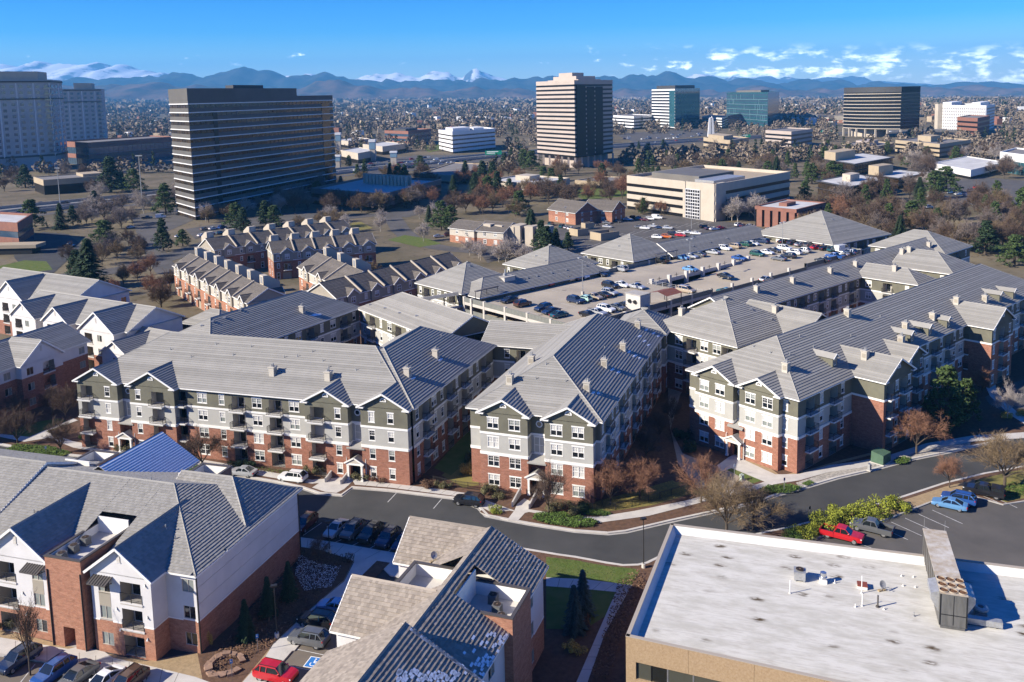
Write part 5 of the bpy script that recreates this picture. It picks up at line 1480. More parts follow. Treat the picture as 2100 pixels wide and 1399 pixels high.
def joints(a,b,c,d,k,z=ZS+.004):
 a,b,c,d = G([a,b,c,d],z)
 for i in range(1,k):
  p = a+(b-a)*(i/k);q = c+(d-c)*(i/k);t = (b-a).normalized()*.025
  mb.face([tuple(p-t),tuple(p+t),tuple(q+t),tuple(q-t)])
joints((728,994),(968,1022),(735,984),(985,1014),11);joints((0,1340),(300,1396),(0,1308),(300,1364),9);joints((223,930),(371,946),(223,919),(371,936),6)
joints((1225,1300),(1182,1399),(1240,1300),(1205,1399),4);joints((1120,1202),(1263,1214),(1120,1184),(1290,1199),6);joints((596,1100),(819,1136),(600,1119),(780,1152),6,ZS-.01);joints((300,1364),(400,1388),(300,1397),(380,1416),3)
tag(build('pavement_joint',mb,M_TRUNK),kind='structure')
mb = MB()
def line(a,b,w=.11,z=.02):
 a,b = W(*a,z),W(*b,z);d = (b-a);d.z = 0;d.normalize();n = Vector((-d.y,d.x,0))*w/2
 mb.face([tuple(a-n),tuple(b-n),tuple(b+n),tuple(a+n)])
for a,b in (((813,1011),(795,1030)),((906,1023),(889,1043)),((306,948),(278,965)),((660,1072),(622,1098)),((716,1100),(688,1112)),((745,1108),(722,1119)),((780,1112),(758,1125)),((812,1122),(792,1133))): line(a,b)
for i in range(9):
 x,y = 1800+i*28,1079-i*8.2
 if i in (5,6,7): continue
 line((x,y),(x+62,y+28),.1,.168)
line((1722,1100),(1790,1125),.1,.168);line((2000,1010),(2050,1032),.1,.168)
for i in range(6): line((20+i*52,1352+i*10),(-12+i*52,1392+i*10),.1,.03)
line((602,1330),(672,1345),.09,.034);line((575,1362),(690,1385),.09,.034)
tag(build('road_marking',mb,M_PAINT),kind='structure')
sy = thing('parking_symbol','white wheelchair symbol on a blue square painted on the parking bay','road marking',W(645,1359,.035))
ctr = W(645,1359,.035);ax = (W(664,1354,.035)-W(634,1349,.035)).normalized();ay = Vector((-ax.y,ax.x,0))
def sym(pts,z,m,nm):
 mb = MB();mb.face([tuple(ax*x+ay*y+Vector((0,0,z))) for x,y in pts]);build(nm,mb,m,sy)
def seg_(a,b,w,z,m,nm='stroke'):
 a,b = Vector((*a,0)),Vector((*b,0));d = (b-a).normalized();n = Vector((-d.y,d.x,0))*w/2
 sym([((a-n).x,(a-n).y),((b-n).x,(b-n).y),((b+n).x,(b+n).y),((a+n).x,(a+n).y)],z,m,nm)
M_SIGNBLUE = mat('sign_blue',(.02,.14,.42),(.03,.17,.46),3,rough=.7);M_SIGNW = mat('sign_white',(.75,.75,.73),rough=.7)
sym([(-.92,-.92),(.92,-.92),(.92,.92),(-.92,.92)],0,M_SIGNW,'border')
sym([(-.82,-.82),(.82,-.82),(.82,.82),(-.82,.82)],.004,M_SIGNBLUE,'field')
k = 14
for i in range(k-3):
 a,b = math.radians(150+i*24),math.radians(150+(i+1)*24);r = .34
 seg_((-.05+r*math.cos(a),-.25+r*math.sin(a)),(-.05+r*math.cos(b),-.25+r*math.sin(b)),.1,.008+.0004*i,M_SIGNW)
seg_((-.1,.38),(-.06,-.05),.13,.013,M_SIGNW);seg_((-.08,.15),(.22,.15),.09,.0134,M_SIGNW);seg_((-.06,-.05),(.28,-.05),.11,.0138,M_SIGNW);seg_((.26,-.05),(.42,-.45),.1,.0142,M_SIGNW);seg_((.40,-.45),(.55,-.42),.09,.0146,M_SIGNW)
sym([(-.1+.11*math.cos(2*math.pi*i/10),.56+.11*math.sin(2*math.pi*i/10)) for i in range(10)],.015,M_SIGNW,'head_dot')
# ------------------------------------------------------------------ farther streets and lots
strip('far_street',[(-80,585),(120,568),(240,556),(345,530),(430,497),(560,462),(700,447),(800,438),(900,430)],12,.05,M_ASPHALT2)
strip('far_street',[(800,438),(840,500),(1000,520),(1120,510)],9,.055,M_ASPHALT2)
strip('far_street',[(345,560),(318,520),(300,480),(285,440)],8,.058,M_ASPHALT2)
strip('far_street',[(820,445),(1010,395),(1100,385)],9,.06,M_ASPHALT2)
area('parking_lot',[(20,490),(90,476),(140,480),(170,505),(110,560),(60,560),(30,530)],.06,M_ASPHALT)
area('lawn',[(-20,575),(-20,550),(50,534),(95,536),(108,553),(60,560)],.08,M_GRASS)
area('lawn',[(795,492),(830,482),(880,490),(905,500),(860,507)],.08,M_GRASS);area('lawn',[(680,462),(740,455),(765,468),(720,475)],.08,M_DRYGRASS)
area('parking_lot',[(1130,470),(1250,445),(1330,440),(1420,445),(1540,462),(1640,490),(1500,530),(1300,560),(1150,545),(1040,520)],.05,M_ASPHALT2)
area('parking_lot',[(960,490),(1060,470),(1120,500),(1000,540)],.052,M_ASPHALT2)
area('parking_lot',[(260,445),(360,425),(400,450),(330,480)],.07,M_ASPHALT2);area('parking_lot',[(380,470),(560,440),(700,425),(690,440),(560,460),(400,490)],.072,M_ASPHALT2)
area('lawn',[(1160,395),(1225,378),(1300,380),(1290,402),(1200,410)],.06,M_GRASS)
area('lawn',[(860,300),(900,295),(920,305),(880,312)],.06,M_GRASS)
mb = MB()
for i in range(14):
 x,y = 1165+i*22,500-i*3.2
 a,b = W(x,y,.06),W(x+26,y-9,.06);d = (b-a).normalized();n = Vector((-d.y,d.x,0))*.07;mb.face([tuple(a-n),tuple(b-n),tuple(b+n),tuple(a+n)])
 a,b = W(x-30,y+18,.06),W(x,y+8,.06);mb.face([tuple(a-n),tuple(b-n),tuple(b+n),tuple(a+n)])
tag(build('bay_marking',mb,M_PAINT),kind='structure')
M_HWY = mat('highway_concrete',(.24,.235,.23),(.19,.185,.18),.05,rough=.9)
HWY = [(-120,452),(0,436),(180,418),(360,400),(560,368),(720,350),(900,331),(1080,314),(1280,300),(1440,287),(1700,276),(2150,262)]
HW_ = G(HWY)
strip('highway',HW_,34,.10,M_HWY,raw=True)
for off,nm in ((0,'median_barrier'),(18,'barrier'),(-18,'barrier')):
 P_ = HW_
 L_,R_ = offset_line(HW_,abs(off));P_ = L_ if off > 0 else R_ if off < 0 else HW_
 strip(nm,P_,.6,1.3 if off == 0 else 1.9,M_CONC,.0,raw=True,smooth=2)
strip('highway_lane_line',offset_line(HW_,8)[0],.35,.115,M_PAINT,raw=True);strip('highway_lane_line',offset_line(HW_,8)[1],.35,.115,M_PAINT,raw=True)
strip('frontage_road',offset_line(HW_,32)[1],10,.10,M_ASPHALT2,raw=True)
area('parking_lot',[(720,335),(860,318),(960,318),(1000,330),(900,345),(760,360)],.08,M_ASPHALT2)
area('parking_lot',[(1260,275),(1440,262),(1480,275),(1300,292)],.08,M_ASPHALT2)
area('parking_lot',[(230,330),(350,318),(360,345),(250,355)],.08,M_ASPHALT2)
area('parking_lot',[(1880,380),(2000,362),(2120,372),(2120,420),(1960,420)],.08,M_ASPHALT2)
# ------------------------------------------------------------------ office blocks and towers behind
def hgt(xb,yb,xt,yt,zb=0.):
 p = W(xb,yb,zb);return AT(xt,yt,p.y).z
M_GL_DARK = mat('tower_glass_dark',(.010,.010,.011),rough=.3,spec=.25)
M_GL_BRONZE = mat('tower_glass_bronze',(.055,.036,.02),(.010,.008,.007),.12,rough=.12,spec=.5,streak=(1,1,2.2))
M_GL_TEAL = mat('tower_glass_teal',(.02,.075,.095),(.03,.10,.12),.06,rough=.12,spec=.9)
M_GL_BLUE = mat('tower_glass_blue',(.03,.06,.10),(.045,.08,.12),.08,rough=.15,spec=.9)
M_SP_GREY = mat('spandrel_grey',(.15,.14,.124),(.125,.116,.104),.1,rough=.7)
M_SP_PINK = mat('spandrel_pink',(.43,.36,.31),(.38,.32,.275),.1,rough=.8)
M_SP_WHITE = mat('spandrel_white',(.66,.65,.63),rough=.7)
M_SP_TAN = mat('spandrel_tan',(.40,.32,.215),(.35,.28,.19),.2,rough=.85)
M_SP_BEIGE = mat('spandrel_beige',(.46,.40,.32),(.41,.355,.28),.2,rough=.85)
M_SP_BRICK = mat('spandrel_brick',(.25,.115,.08),(.20,.095,.07),.4,rough=.9)
M_SP_DARK = mat('spandrel_dark',(.055,.053,.052),rough=.6)
M_ROOFW = mat('flat_roof_pale',(.55,.54,.52),(.42,.41,.39),.12,rough=.9)
M_ROOFD = mat('flat_roof_dark',(.16,.15,.14),(.22,.20,.185),.1,rough=.95)
M_RES = mat('tower_render_grey',(.40,.385,.37),(.34,.33,.32),.08,rough=.9)
M_RESW = mat('tower_render_pale',(.62,.61,.60),rough=.9)
def office(name,label,cat,A,B,C,top,floors,sp=M_SP_TAN,gl=M_GL_DARK,frac=.5,parapet=1.2,ledge=None,z0=0.,roofm=None,pent=None,proud=.25,mull=0,pilotis=0.,solid_top=0.,group=None):
 """flat-roofed block on the parallelogram with visible base corners A (left), B (nearest), C (right)"""
 a,b,c = W(*A),W(*B),W(*C);d = a+(c-b)
 h = hgt(*B,*top)
 t = thing(name,label,cat,(b.x,b.y,0),0,group)
 P4 = [p-Vector((b.x,b.y,0)) for p in (a,b,c,d)]
 def ring(o):
  ctr = sum(P4,Vector())/4;out = []
  for i in range(4):
   p,q,r = P4[i-1],P4[i],P4[(i+1) % 4]
   e1 = (q-p).normalized();e2 = (r-q).normalized()
   n1 = Vector((e1.y,-e1.x,0));n2 = Vector((e2.y,-e2.x,0))
   if n1.dot(q-ctr) < 0 and n1.dot(p-ctr) < 0: n1 =-n1
   if n2.dot(q-ctr) < 0 and n2.dot(r-ctr) < 0: n2 =-n2
   k = 1+n1.dot(n2);out.append(q+(n1+n2)*(o/max(k,.3)))
  return [(p.x,p.y) for p in out]
 base = max(z0,pilotis)
 mb = MB();mb.prism(ring(0),base,h-.3,0,0);build('glazing',mb,gl,t)
 fh = (h-base-solid_top)/floors
 sb = MB();sb.prism(ring(proud),0,fh*frac,0,0,True);sme = sb.mesh('spandrel',[sp])
 lb_ = None
 if ledge: q = MB();q.prism(ring(proud+.22),0,.48,0,0,True);lb_ = q.mesh('ledge',[ledge])
 for i in range(1,floors+1):
  z = base+fh*i-fh*frac
  obj('spandrel',sme,t,TR(0,0,z))
  if lb_: obj('ledge',lb_,t,TR(0,0,z-.3))
 if solid_top or parapet:
  q = MB();q.prism(ring(proud),h-solid_top-.01,h,0,0);q.prism(ring(proud),h-solid_top,h+parapet,0,0) if False else None
  r0,r1 = ring(proud),ring(-.5)
  for i in range(4):
   j = (i+1) % 4
   q.add([(*r0[i],h-.02),(*r0[j],h-.02),(*r0[j],h+parapet),(*r0[i],h+parapet),(*r1[i],h-.02),(*r1[j],h-.02),(*r1[j],h+parapet),(*r1[i],h+parapet)],[[0,1,2,3],[3,2,6,7],[5,4,7,6]])
  build('parapet',q,sp,t)
 q = MB();q.face([(*p,h+.03) for p in ring(-.4)]);build('roof',q,roofm or M_ROOFD,t)
 if mull:
  q = MB()
  for i in (0,1):
   p0,p1 = P4[i],P4[i+1];L = (p1-p0).length;n = max(2,int(L/mull));e = (p1-p0)/n
   nn = Vector((e.y,-e.x,0)).normalized()
   for k in range(1,n): m_ = p0+e*k+nn*.06;q.beam((m_.x,m_.y,base),(m_.x,m_.y,h-.4),.14,.14)
  build('mullion',q,M_SP_DARK if sp is not M_SP_WHITE else M_STEEL,t)
 if pilotis:
  q = MB()
  for i in range(4):
   p0,p1 = P4[i],P4[(i+1) % 4];n = max(2,int((p1-p0).length/9))
   for k in range(n): m_ = p0+(p1-p0)*(k/n);q.box(m_.x-.7,m_.y-.7,0,m_.x+.7,m_.y+.7,pilotis+.1)
  q.prism(ring(-5),0,pilotis,0,0)
  build('pilotis',q,sp,t)
 for u0,v0,u1,v1,hh,m in (pent or []):
  e1,e2 = P4[0]-P4[1],P4[2]-P4[1]
  f = lambda u,v: P4[1]+e1*u+e2*v
  q = MB();q.prism([(p.x,p.y) for p in (f(u0,v0),f(u0,v1),f(u1,v1),f(u1,v0))],h,h+hh,0,0);build('penthouse',q,m,t)
 t['h'] = h
 return t,P4,h,ring
M_SP_TWR = mat('spandrel_dark_grey',(.115,.107,.096),(.095,.089,.08),.1,rough=.7)
dtp = dict(floors=14,sp=M_SP_TWR,gl=M_GL_BRONZE,frac=.5,ledge=M_SP_WHITE,parapet=1.0)
t_,P4,h_,rg_ = office('office_tower','dark banded office tower with a stepped top and thin white ledges','office tower',(364,440),(402,452),(690,387),(394,204),solid_top=0,mull=4.5,**dtp)
e1,e2 = P4[0]-P4[1],P4[2]-P4[1]
h2_ = hgt(402,452,394,181)
q = MB();f = lambda u,v: P4[1]+e1*u+e2*v
q.prism([(p.x,p.y) for p in (f(-.01,-.003),f(-.01,.70),f(1.01,.70),f(1.01,-.003))],h_-.5,h2_,0,0);build('upper_storey',q,M_SP_TWR,t_)
q = MB();q.prism([(p.x,p.y) for p in (f(.3,.3),f(.3,.5),f(.7,.5),f(.7,.3))],h2_,h2_+2,0,0);build('penthouse',q,M_SP_DARK,t_)
nn = Vector((e2.y,-e2.x,0)).normalized()
q = MB();p0,p1 = f(0,.13)+nn*.3,f(0,.155)+nn*.3
q.add([(p0.x,p0.y,6),(p1.x,p1.y,6),(p1.x,p1.y,h_-6),(p0.x,p0.y,h_-6),(p0.x-nn.x,p0.y-nn.y,6),(p1.x-nn.x,p1.y-nn.y,6),(p1.x-nn.x,p1.y-nn.y,h_-6),(p0.x-nn.x,p0.y-nn.y,h_-6)],[[0,1,2,3],[1,5,6,2],[4,0,3,7],[3,2,6,7]]);build('glass_slot',q,M_GL_DARK,t_)
q = MB();p0,p1 = f(0,.90)+nn*.3,f(0,.97)+nn*.3
q.add([(p0.x,p0.y,6),(p1.x,p1.y,6),(p1.x,p1.y,h_-4),(p0.x,p0.y,h_-4)],[[0,1,2,3]]);build('glass_slot',q,M_GL_BRONZE,t_)
t_,P4,h_,rg_ = office('office_tower','pinkish brown office tower with stripes on one side and serrated dark glass on the other','office tower',(1103,338),(1180,347),(1257,336),(1178,168),17,M_SP_PINK,M_GL_DARK,.56,1.4,pilotis=9,roofm=M_SP_PINK,
 pent=[(.2,.25,.8,.75,5,M_SP_PINK),(.35,.3,.7,.6,8,M_SP_PINK),(.1,.2,.9,.8,2.2,M_SP_PINK)])
e1,e2 = P4[0]-P4[1],P4[2]-P4[1];f = lambda u,v: P4[1]+e1*u+e2*v
nn = Vector((e2.y,-e2.x,0)).normalized()
fh = (h_-9)/17
for k in range(3):
 v0 = .03+k*.225;q = MB()
 pts = [f(0,v0)+nn*.3,f(0,v0+.19)+nn*.3,f(0,v0+.19)+nn*2.4,f(0,v0)+nn*1.0]
 q.prism([(p.x,p.y) for p in pts][::-1],10,h_-fh*(.6 if k == 0 else 1.1),0,0,True);build('glass_bay',q,M_GL_DARK,t_)
 q = MB()
 for i in range(1,17):
  z = 9+fh*i;p = f(0,v0+.17)+nn*.5;r = f(0,v0+.225)+nn*2.0
  q.add([(p.x,p.y,z-fh*.4),(r.x,r.y,z-fh*.4),(r.x,r.y,z),(p.x,p.y,z)],[[0,1,2,3]])
 build('notch_spandrel',q,M_SP_PINK,t_)
t_,P4,h_,_r = office('office_tower','far tower with white stripes on its sunlit side and dark glass round the corner','office tower',(1337,262),(1384,266),(1434,260),(1384,183),13,M_SP_WHITE,M_GL_DARK,.45,.5,pent=[(.1,.1,.9,.9,6,M_SP_DARK)])
e2 = P4[2]-P4[1];e1 = P4[0]-P4[1];q = MB();nn = Vector((e2.y,-e2.x,0)).normalized()
p0,p1,p2 = P4[1]+e1*.22,P4[1],P4[2]
q.prism([((p).x,(p).y) for p in (p1+nn*.6,p2+nn*.6,p2,p1)],4,h_+1,0,0);build('glass_wall',q,M_GL_TEAL,t_)
n1 = Vector((-e1.y,e1.x,0)).normalized()
q = MB();q.prism([((p).x,(p).y) for p in (p0+n1*.6,p1+n1*.6,p1,p0)],4,h_-2,0,0);build('glass_corner',q,M_GL_TEAL,t_)
t_,P4,h_,_r = office('office_tower','far tower all in teal blue glass with staggered frames','office tower',(1490,254),(1574,262),(1597,252),(1574,190),11,M_GL_TEAL,M_GL_BLUE,.5,.8,pent=[(.2,.15,.8,.85,4,M_SP_GREY)])
e1 = P4[0]-P4[1];q = MB();n1 = Vector((-e1.y,e1.x,0)).normalized()
rr = random.Random(4)
for i in range(5):
 z = h_*(.2+.15*i);xs = sorted(rr.uniform(0,1) for _ in range(5))
 p0,p1 = P4[1]+n1*.45,P4[0]+n1*.45;q.beam((p0.x,p0.y,z),(p1.x,p1.y,z),.5,.5)
 for x in xs: p = p0+(p1-p0)*x;q.beam((p.x,p.y,z),(p.x,p.y,z+h_*.15),.5,.5)
build('facade_frame',q,mat('pale_teal_frame',(.16,.27,.30),rough=.5),t_)
a_,b_ = W(1729,279),W(1846,283);hB = hgt(1788,283,1788,179)
t_ = thing('office_tower','far black office tower with a bowed front ringed by pale ledges','office tower',(a_.x,a_.y,0))
d_ = b_-a_;L_ = d_.length;d_.normalize();n_ = Vector((d_.y,-d_.x,0))
def bow(o,k=14,s=.14):
 pts = []
 for i in range(k+1):
  x = i/k;pts.append(d_*(L_*x)+n_*(L_*s*4*x*(1-x)+o))
 pts += [d_*L_-n_*(L_*.45),-n_*(L_*.45)]
 return [(p.x,p.y) for p in pts]
z1 = hB*.17
q = MB();q.prism(bow(0),z1,hB,0,0,True);build('glazing',q,M_GL_DARK,t_)
lm = MB();lm.prism(bow(.8),0,.8,0,0,True);lme = lm.mesh('ledge',[M_SP_BEIGE])
for i in range(11): obj('ledge',lme,t_,TR(0,0,z1+(hB*.86-z1)*i/10))
q = MB();q.prism(bow(.3),hB*.895,hB,0,0,True);build('crown_screen',q,M_SP_DARK,t_)
q = MB()
for i in range(7): p = d_*(L_*(i/6))+n_*(L_*.14*4*(i/6)*(1-i/6)-.5);q.box(p.x-.9,p.y-.9,0,p.x+.9,p.y+.9,z1)
q.prism([((d_*(L_*x)-n_*y).x,(d_*(L_*x)-n_*y).y) for x,y in ((.15,0),(.6,0),(.6,20),(.15,20))],0,z1,0,0);build('pilotis',q,M_SP_BEIGE,t_)
kw = dict(proud=.3)
t_,P4,h_,_r = office('hotel','broad white hotel slab with rows of small windows at far right','hotel',(1927,266),(2020,271),(2038,264),(2020,219),8,M_SP_WHITE,M_GL_DARK,.55,1.5,mull=0,pent=[(.75,0,.95,1,5,M_SP_WHITE),(.12,0,.3,1,5,M_SP_WHITE)])
e1 = P4[0]-P4[1];n1 = Vector((-e1.y,e1.x,0)).normalized();q = MB()
for k in range(25):
 p = P4[1]+e1*(k/24)+n1*.35;q.box(p.x-.8,p.y-.8,0,p.x+.8,p.y+.8,h_)
build('pier',q,M_SP_WHITE,t_)
q = MB();q.beam((P4[0].x+n1.x*.9,P4[0].y+n1.y*.9,0),(P4[0].x+n1.x*.9,P4[0].y+n1.y*.9,h_+3),9,9);build('end_tower',q,M_SP_BEIGE,t_)
office('office_building','red brick office block in front of the white hotel','office building',(1962,279),(2003,283),(2028,276),(2003,244),4,M_SP_BRICK,M_GL_DARK,.6,1)
office('office_building','silver white office block with five storeys beside the highway','office building',(901,308),(929,315),(1016,305),(929,272),5,M_SP_WHITE,M_GL_BRONZE,.66,1.0,roofm=M_ROOFW,pent=[(.3,.1,.8,.5,3.5,M_SP_WHITE),(.2,.55,.7,.8,2.5,M_SP_WHITE)],mull=5)
office('office_building','dark red office block with three storeys beyond the highway','office building',(790,297),(838,300),(885,293),(838,271),3,M_SP_BRICK,M_GL_BLUE,.45,1.2,pent=[(.3,.2,.8,.7,3,M_SP_DARK)],mull=6)
def resi(label,A,B,C,top,floors,cols,colr,pent,dark=False):
 t_,P4,h_,ring = office('residential_tower',label,'apartment tower',A,B,C,top,1,M_RES,M_RES,.02,1.2,roofm=M_ROOFD,pent=pent)
 fh = h_*.80/floors
 for i,(p0,p1,n) in enumerate(((P4[0],P4[1],cols),(P4[1],P4[2],colr))):
  d = p1-p0;L = d.length;d = d/L;nn = Vector((d.y,-d.x,0));rz = math.atan2(d.y,d.x)
  if n == 0: continue
  w = L/n*.42
  mb = MB();mb.box(-w/2,-.12,0,w/2,.1,fh*.52,0);mb.box(-w/2-.25,-.18,-.25,w/2+.25,-.02,0,1);me = mb.mesh('window',[M_GL_BLUE,M_RESW])
  mb = MB();mb.box(-.1,-.2,0,.1,-.1,fh*.52);mul = mb.mesh('mullion',[M_RESW])
  for f_ in range(floors):
   for c_ in range(n):
    p = p0+d*(L*(c_+.5)/n);z = h_*.17+fh*(f_+.25)
    o = obj('window',me,t_,TR(p.x,p.y,z,rz))
  q = MB()
  for c_ in range(0,n+1,2):
   p = p0+d*(L*c_/n);q.beam((p.x,p.y,h_*.15),(p.x,p.y,h_-2),2.6 if c_ in (0,4) else 1.2,.7)
  build('pier',q,M_RESW,t_)
  for zz,hh in ((h_*.155,1.6),(h_*.80,1.2),(h_-.6,1.4)): a_,b_ = p0+nn*.2,p1+nn*.2;q = MB();q.beam((a_.x,a_.y,zz),(b_.x,b_.y,zz),1.2,hh);build('string_course',q,M_SP_DARK,t_)
  for f_ in range(floors):
   p = p0+d*(L*(.96 if i == 0 else .12));z = h_*.17+fh*(f_+.15)
   b = MB();b.box(-3.2,-1.6,0,3.2,0,.25,0);b.box(-3.2,-1.6,.25,3.2,-1.5,1.3,1);obj('balcony',b.mesh('balcony',[M_RESW,M_GL_TEAL]),t_,TR(p.x,p.y,z,rz))
 return t_
resi('taller pale grey residential tower at the left edge, its windows in stacked columns',(-60,357),(117,345),(141,338),(103,166),12,10,3,[(.15,.1,.75,.8,9,M_SP_BEIGE)])
resi('lower grey residential tower standing right of the taller one, with balconies',(122,310),(216,303),(223,299),(204,184),11,7,0,[(.2,.1,.6,.8,9,M_SP_BEIGE)])
office('retail_building','long low shopping building with brick piers beside the residential towers','retail building',(135,335),(185,340),(362,322),(185,295),2,M_SP_BRICK,M_GL_BLUE,.4,1.2,roofm=M_ROOFD,mull=6)
office('office_building','low dark brown office building with a flat roof behind the highway at left','office building',(72,392),(92,400),(232,388),(92,371),1,M_SP_TAN,M_GL_DARK,.35,.6,pent=[(.2,.6,.8,.9,2,M_SP_TAN)])
t_,P4,h_,ring = office('office_building','brick and white building with a terrace at the left edge','office building',(-70,505),(40,515),(70,492),(36,462),2,M_SP_BRICK,M_GL_BLUE,.5,1.0,roofm=M_ROOFW)
q = MB();p = W(75,520)-W(40,515);q.box(-60,-9,2.6,12,-1,4.0,0);q.box(-60,-8.5,0,10,-2,2.6,1);build('terrace',q,[M_SP_TAN,M_BLACK],t_)
t_,P4,h_,ring = office('parking_structure','low dark parking structure with an open top deck beside the foot of the dark tower','parking structure',(640,418),(790,432),(905,398),(790,402),2,M_SP_GREY,M_BLACK,.45,1.3,roofm=M_CONC2)
q = MB();e2 = P4[2]-P4[1];e1 = P4[0]-P4[1]
for i in range(12): p = P4[1]+e1*(.15+.05*i)+e2*.55;q.box(p.x-.8,p.y-.8,h_,p.x+.8,p.y+.8,h_+6)
a_,b_ = P4[1]+e1*.12+e2*.6,P4[1]+e1*.8+e2*.6;q.beam((a_.x,a_.y,h_+3),(b_.x,b_.y,h_+3),.6,6.4);build('fin_wall',q,M_SP_BEIGE,t_)
t_,P4,h_,ring = office('office_building','wide beige office block with a gridded glass entrance at its corner','office building',(1287,428),(1466,455),(1618,420),(1466,385),4,M_SP_BEIGE,M_GL_DARK,.6,1.6,roofm=M_SP_TAN,pent=[(.3,.15,.85,.6,3,M_SP_GREY),(.1,.1,.3,.5,2,M_STEEL)])
e1,e2 = P4[0]-P4[1],P4[2]-P4[1]
n1 = Vector((-e1.y,e1.x,0)).normalized()
for nm,u0,u1,m,z_0,z_1,pr in (('corner_wall',0,.14,M_SP_BEIGE,0,h_+1.8,.6),('entrance_glass',.145,.30,M_GL_DARK,0,h_*.88,.5),('corner_wall',.305,.33,M_SP_BEIGE,0,h_+1.6,.6)):
 p0,p1 = P4[1]+e1*u0+n1*pr,P4[1]+e1*u1+n1*pr;q = MB();q.prism([(p.x,p.y) for p in (p1,p0,p0-n1*(pr+2),p1-n1*(pr+2))],z_0,z_1,0,0);build(nm,q,m,t_)
q = MB()
for i in range(7): p = P4[1]+e1*(.148+.149*i/6)+n1*.65;q.beam((p.x,p.y,0),(p.x,p.y,h_*.88),.3,.3)
for j in range(10): a_,b_ = P4[1]+e1*.146+n1*.65,P4[1]+e1*.299+n1*.65;q.beam((a_.x,a_.y,h_*.88*j/9),(b_.x,b_.y,h_*.88*j/9),.3,.3)
build('entrance_grid',q,M_SP_WHITE,t_)
n2 = Vector((e2.y,-e2.x,0)).normalized();p0,p1 = P4[1]+n2*.5,P4[1]+e2*.12+n2*.5
q = MB();q.prism([(p.x,p.y) for p in (p0,p1,p1-n2*2,p0-n2*2)],0,h_+1.8,0,0);build('corner_wall',q,M_SP_BEIGE,t_)
t_,P4,h_,ring = office('office_building','small red brown brick block with a white flat roof','office building',(1549,463),(1632,472),(1692,455),(1630,432),1,M_SP_BRICK,M_GL_DARK,.12,.5,roofm=M_ROOFW,pent=[(.45,.3,.65,.6,1.5,M_SP_BRICK)])
e1,e2 = P4[0]-P4[1],P4[2]-P4[1];q = MB()
for (o,e,n) in ((P4[1],e1,5),(P4[1],e2,5)):
 nn = Vector((-e.y,e.x,0)).normalized() if e is e1 else Vector((e.y,-e.x,0)).normalized()
 for i in range(n): a_,b_ = o+e*(i/n+.01)+nn*.4,o+e*((i+.72)/n)+nn*.4;q.beam((a_.x,a_.y,h_*.44),(b_.x,b_.y,h_*.44),.9,h_*.88)
build('brick_pier',q,M_SP_BRICK,t_)
for lab,A,B,C,top,pent in (
 ('nearer glass pavilion with a thin white roof',(1677,398),(1742,412),(1818,394),(1742,384),[(.4,.35,.65,.6,4,M_SP_BEIGE)]),
 ('farther glass pavilion with a thin white roof and a tan plant room',(1690,352),(1752,364),(1830,348),(1752,337),[(.62,.0,1.0,.5,6,M_SP_TAN)]),
 ('white roofed pavilion right of the tan cube, half hidden by pines',(1780,380),(1842,388),(1905,376),(1842,366),[(.65,0,1,.45,6,M_SP_TAN)])):
 office('pavilion',lab,'pavilion',A,B,C,top,2,M_SP_DARK,M_GL_BRONZE,.05,.3,roofm=M_ROOFW,pent=pent,mull=4.5,proud=1.2)
office('office_building','tan banded office block with a roof box near the right edge','office building',(1836,314),(1926,325),(1989,314),(1926,298),3,M_SP_TAN,M_GL_DARK,.55,1.,pent=[(.4,.3,.7,.6,5,M_SP_TAN)])
office('office_building','low tan building with a pink box on its roof among pines','office building',(1728,312),(1790,320),(1832,310),(1790,304),1,M_SP_TAN,M_GL_DARK,.5,.8,pent=[(.3,.2,.7,.7,4,M_SP_PINK)])
office('office_building','pink stone office block with three storeys by the highway','office building',(1570,302),(1622,307),(1665,299),(1622,272),4,M_SP_PINK,M_GL_DARK,.55,1.)
office('office_building','brown office block in two steps below the concrete spire','office building',(1443,304),(1497,312),(1535,305),(1497,290),2,M_SP_TAN,M_GL_DARK,.55,1.,pent=[(.3,.1,.9,.6,4,M_SP_TAN)])
office('office_building','white low office block beside the parked cars left of the striped tower','office building',(1258,262),(1300,266),(1340,262),(1300,240),4,M_SP_WHITE,M_GL_DARK,.5,1.)
office('parking_structure','low white parking structure between the two far glass towers','parking structure',(1440,260),(1480,264),(1492,258),(1480,243),4,M_SP_WHITE,M_BLACK,.45,.8)
office('office_building','tan flat roofed building half hidden by pines below the highway','office building',(862,372),(938,378),(1000,352),(938,362),1,M_SP_TAN,M_GL_DARK,.75,.6)
office('school_building','long low tan building with tall narrow windows among bare trees','school',(1000,392),(1098,402),(1168,388),(1098,380),1,M_SP_BEIGE,M_GL_DARK,.55,.8,roofm=M_ROOFW,mull=4,pent=[(.4,.4,.7,.7,3,M_SP_BEIGE)])
office('office_building','low building with a long grey roof right of the school among trees','office building',(1180,384),(1245,388),(1292,378),(1245,375),1,M_SP_TAN,M_GL_DARK,.5,.6,roofm=M_ROOFD)
office('hall','white hall with arched window openings at the right edge','hall',(2050,352),(2110,362),(2140,350),(2100,322),1,M_SP_WHITE,M_GL_TEAL,.35,1.,roofm=M_ROOFD,mull=5)
office('hall','long white flat building behind pale bare trees at right','hall',(1912,352),(1990,368),(2060,350),(1990,350),1,M_SP_WHITE,M_GL_DARK,.7,.5,roofm=M_ROOFW)
for i,(A,B,C,top,lab) in enumerate((((700,328),(735,336),(772,328),(735,316),'tan shop building nearest the highway with blue towers behind'),((745,312),(785,318),(832,311),(785,302),'tan shop building with a pale roof behind the blue topped towers'),((690,300),(715,304),(760,298),(715,291),'farthest tan shop building left of the red office block'))):
 office('shop_building',lab,'shop',A,B,C,top,1,M_SP_BEIGE,M_GL_DARK,.6,.8,roofm=M_ROOFW)
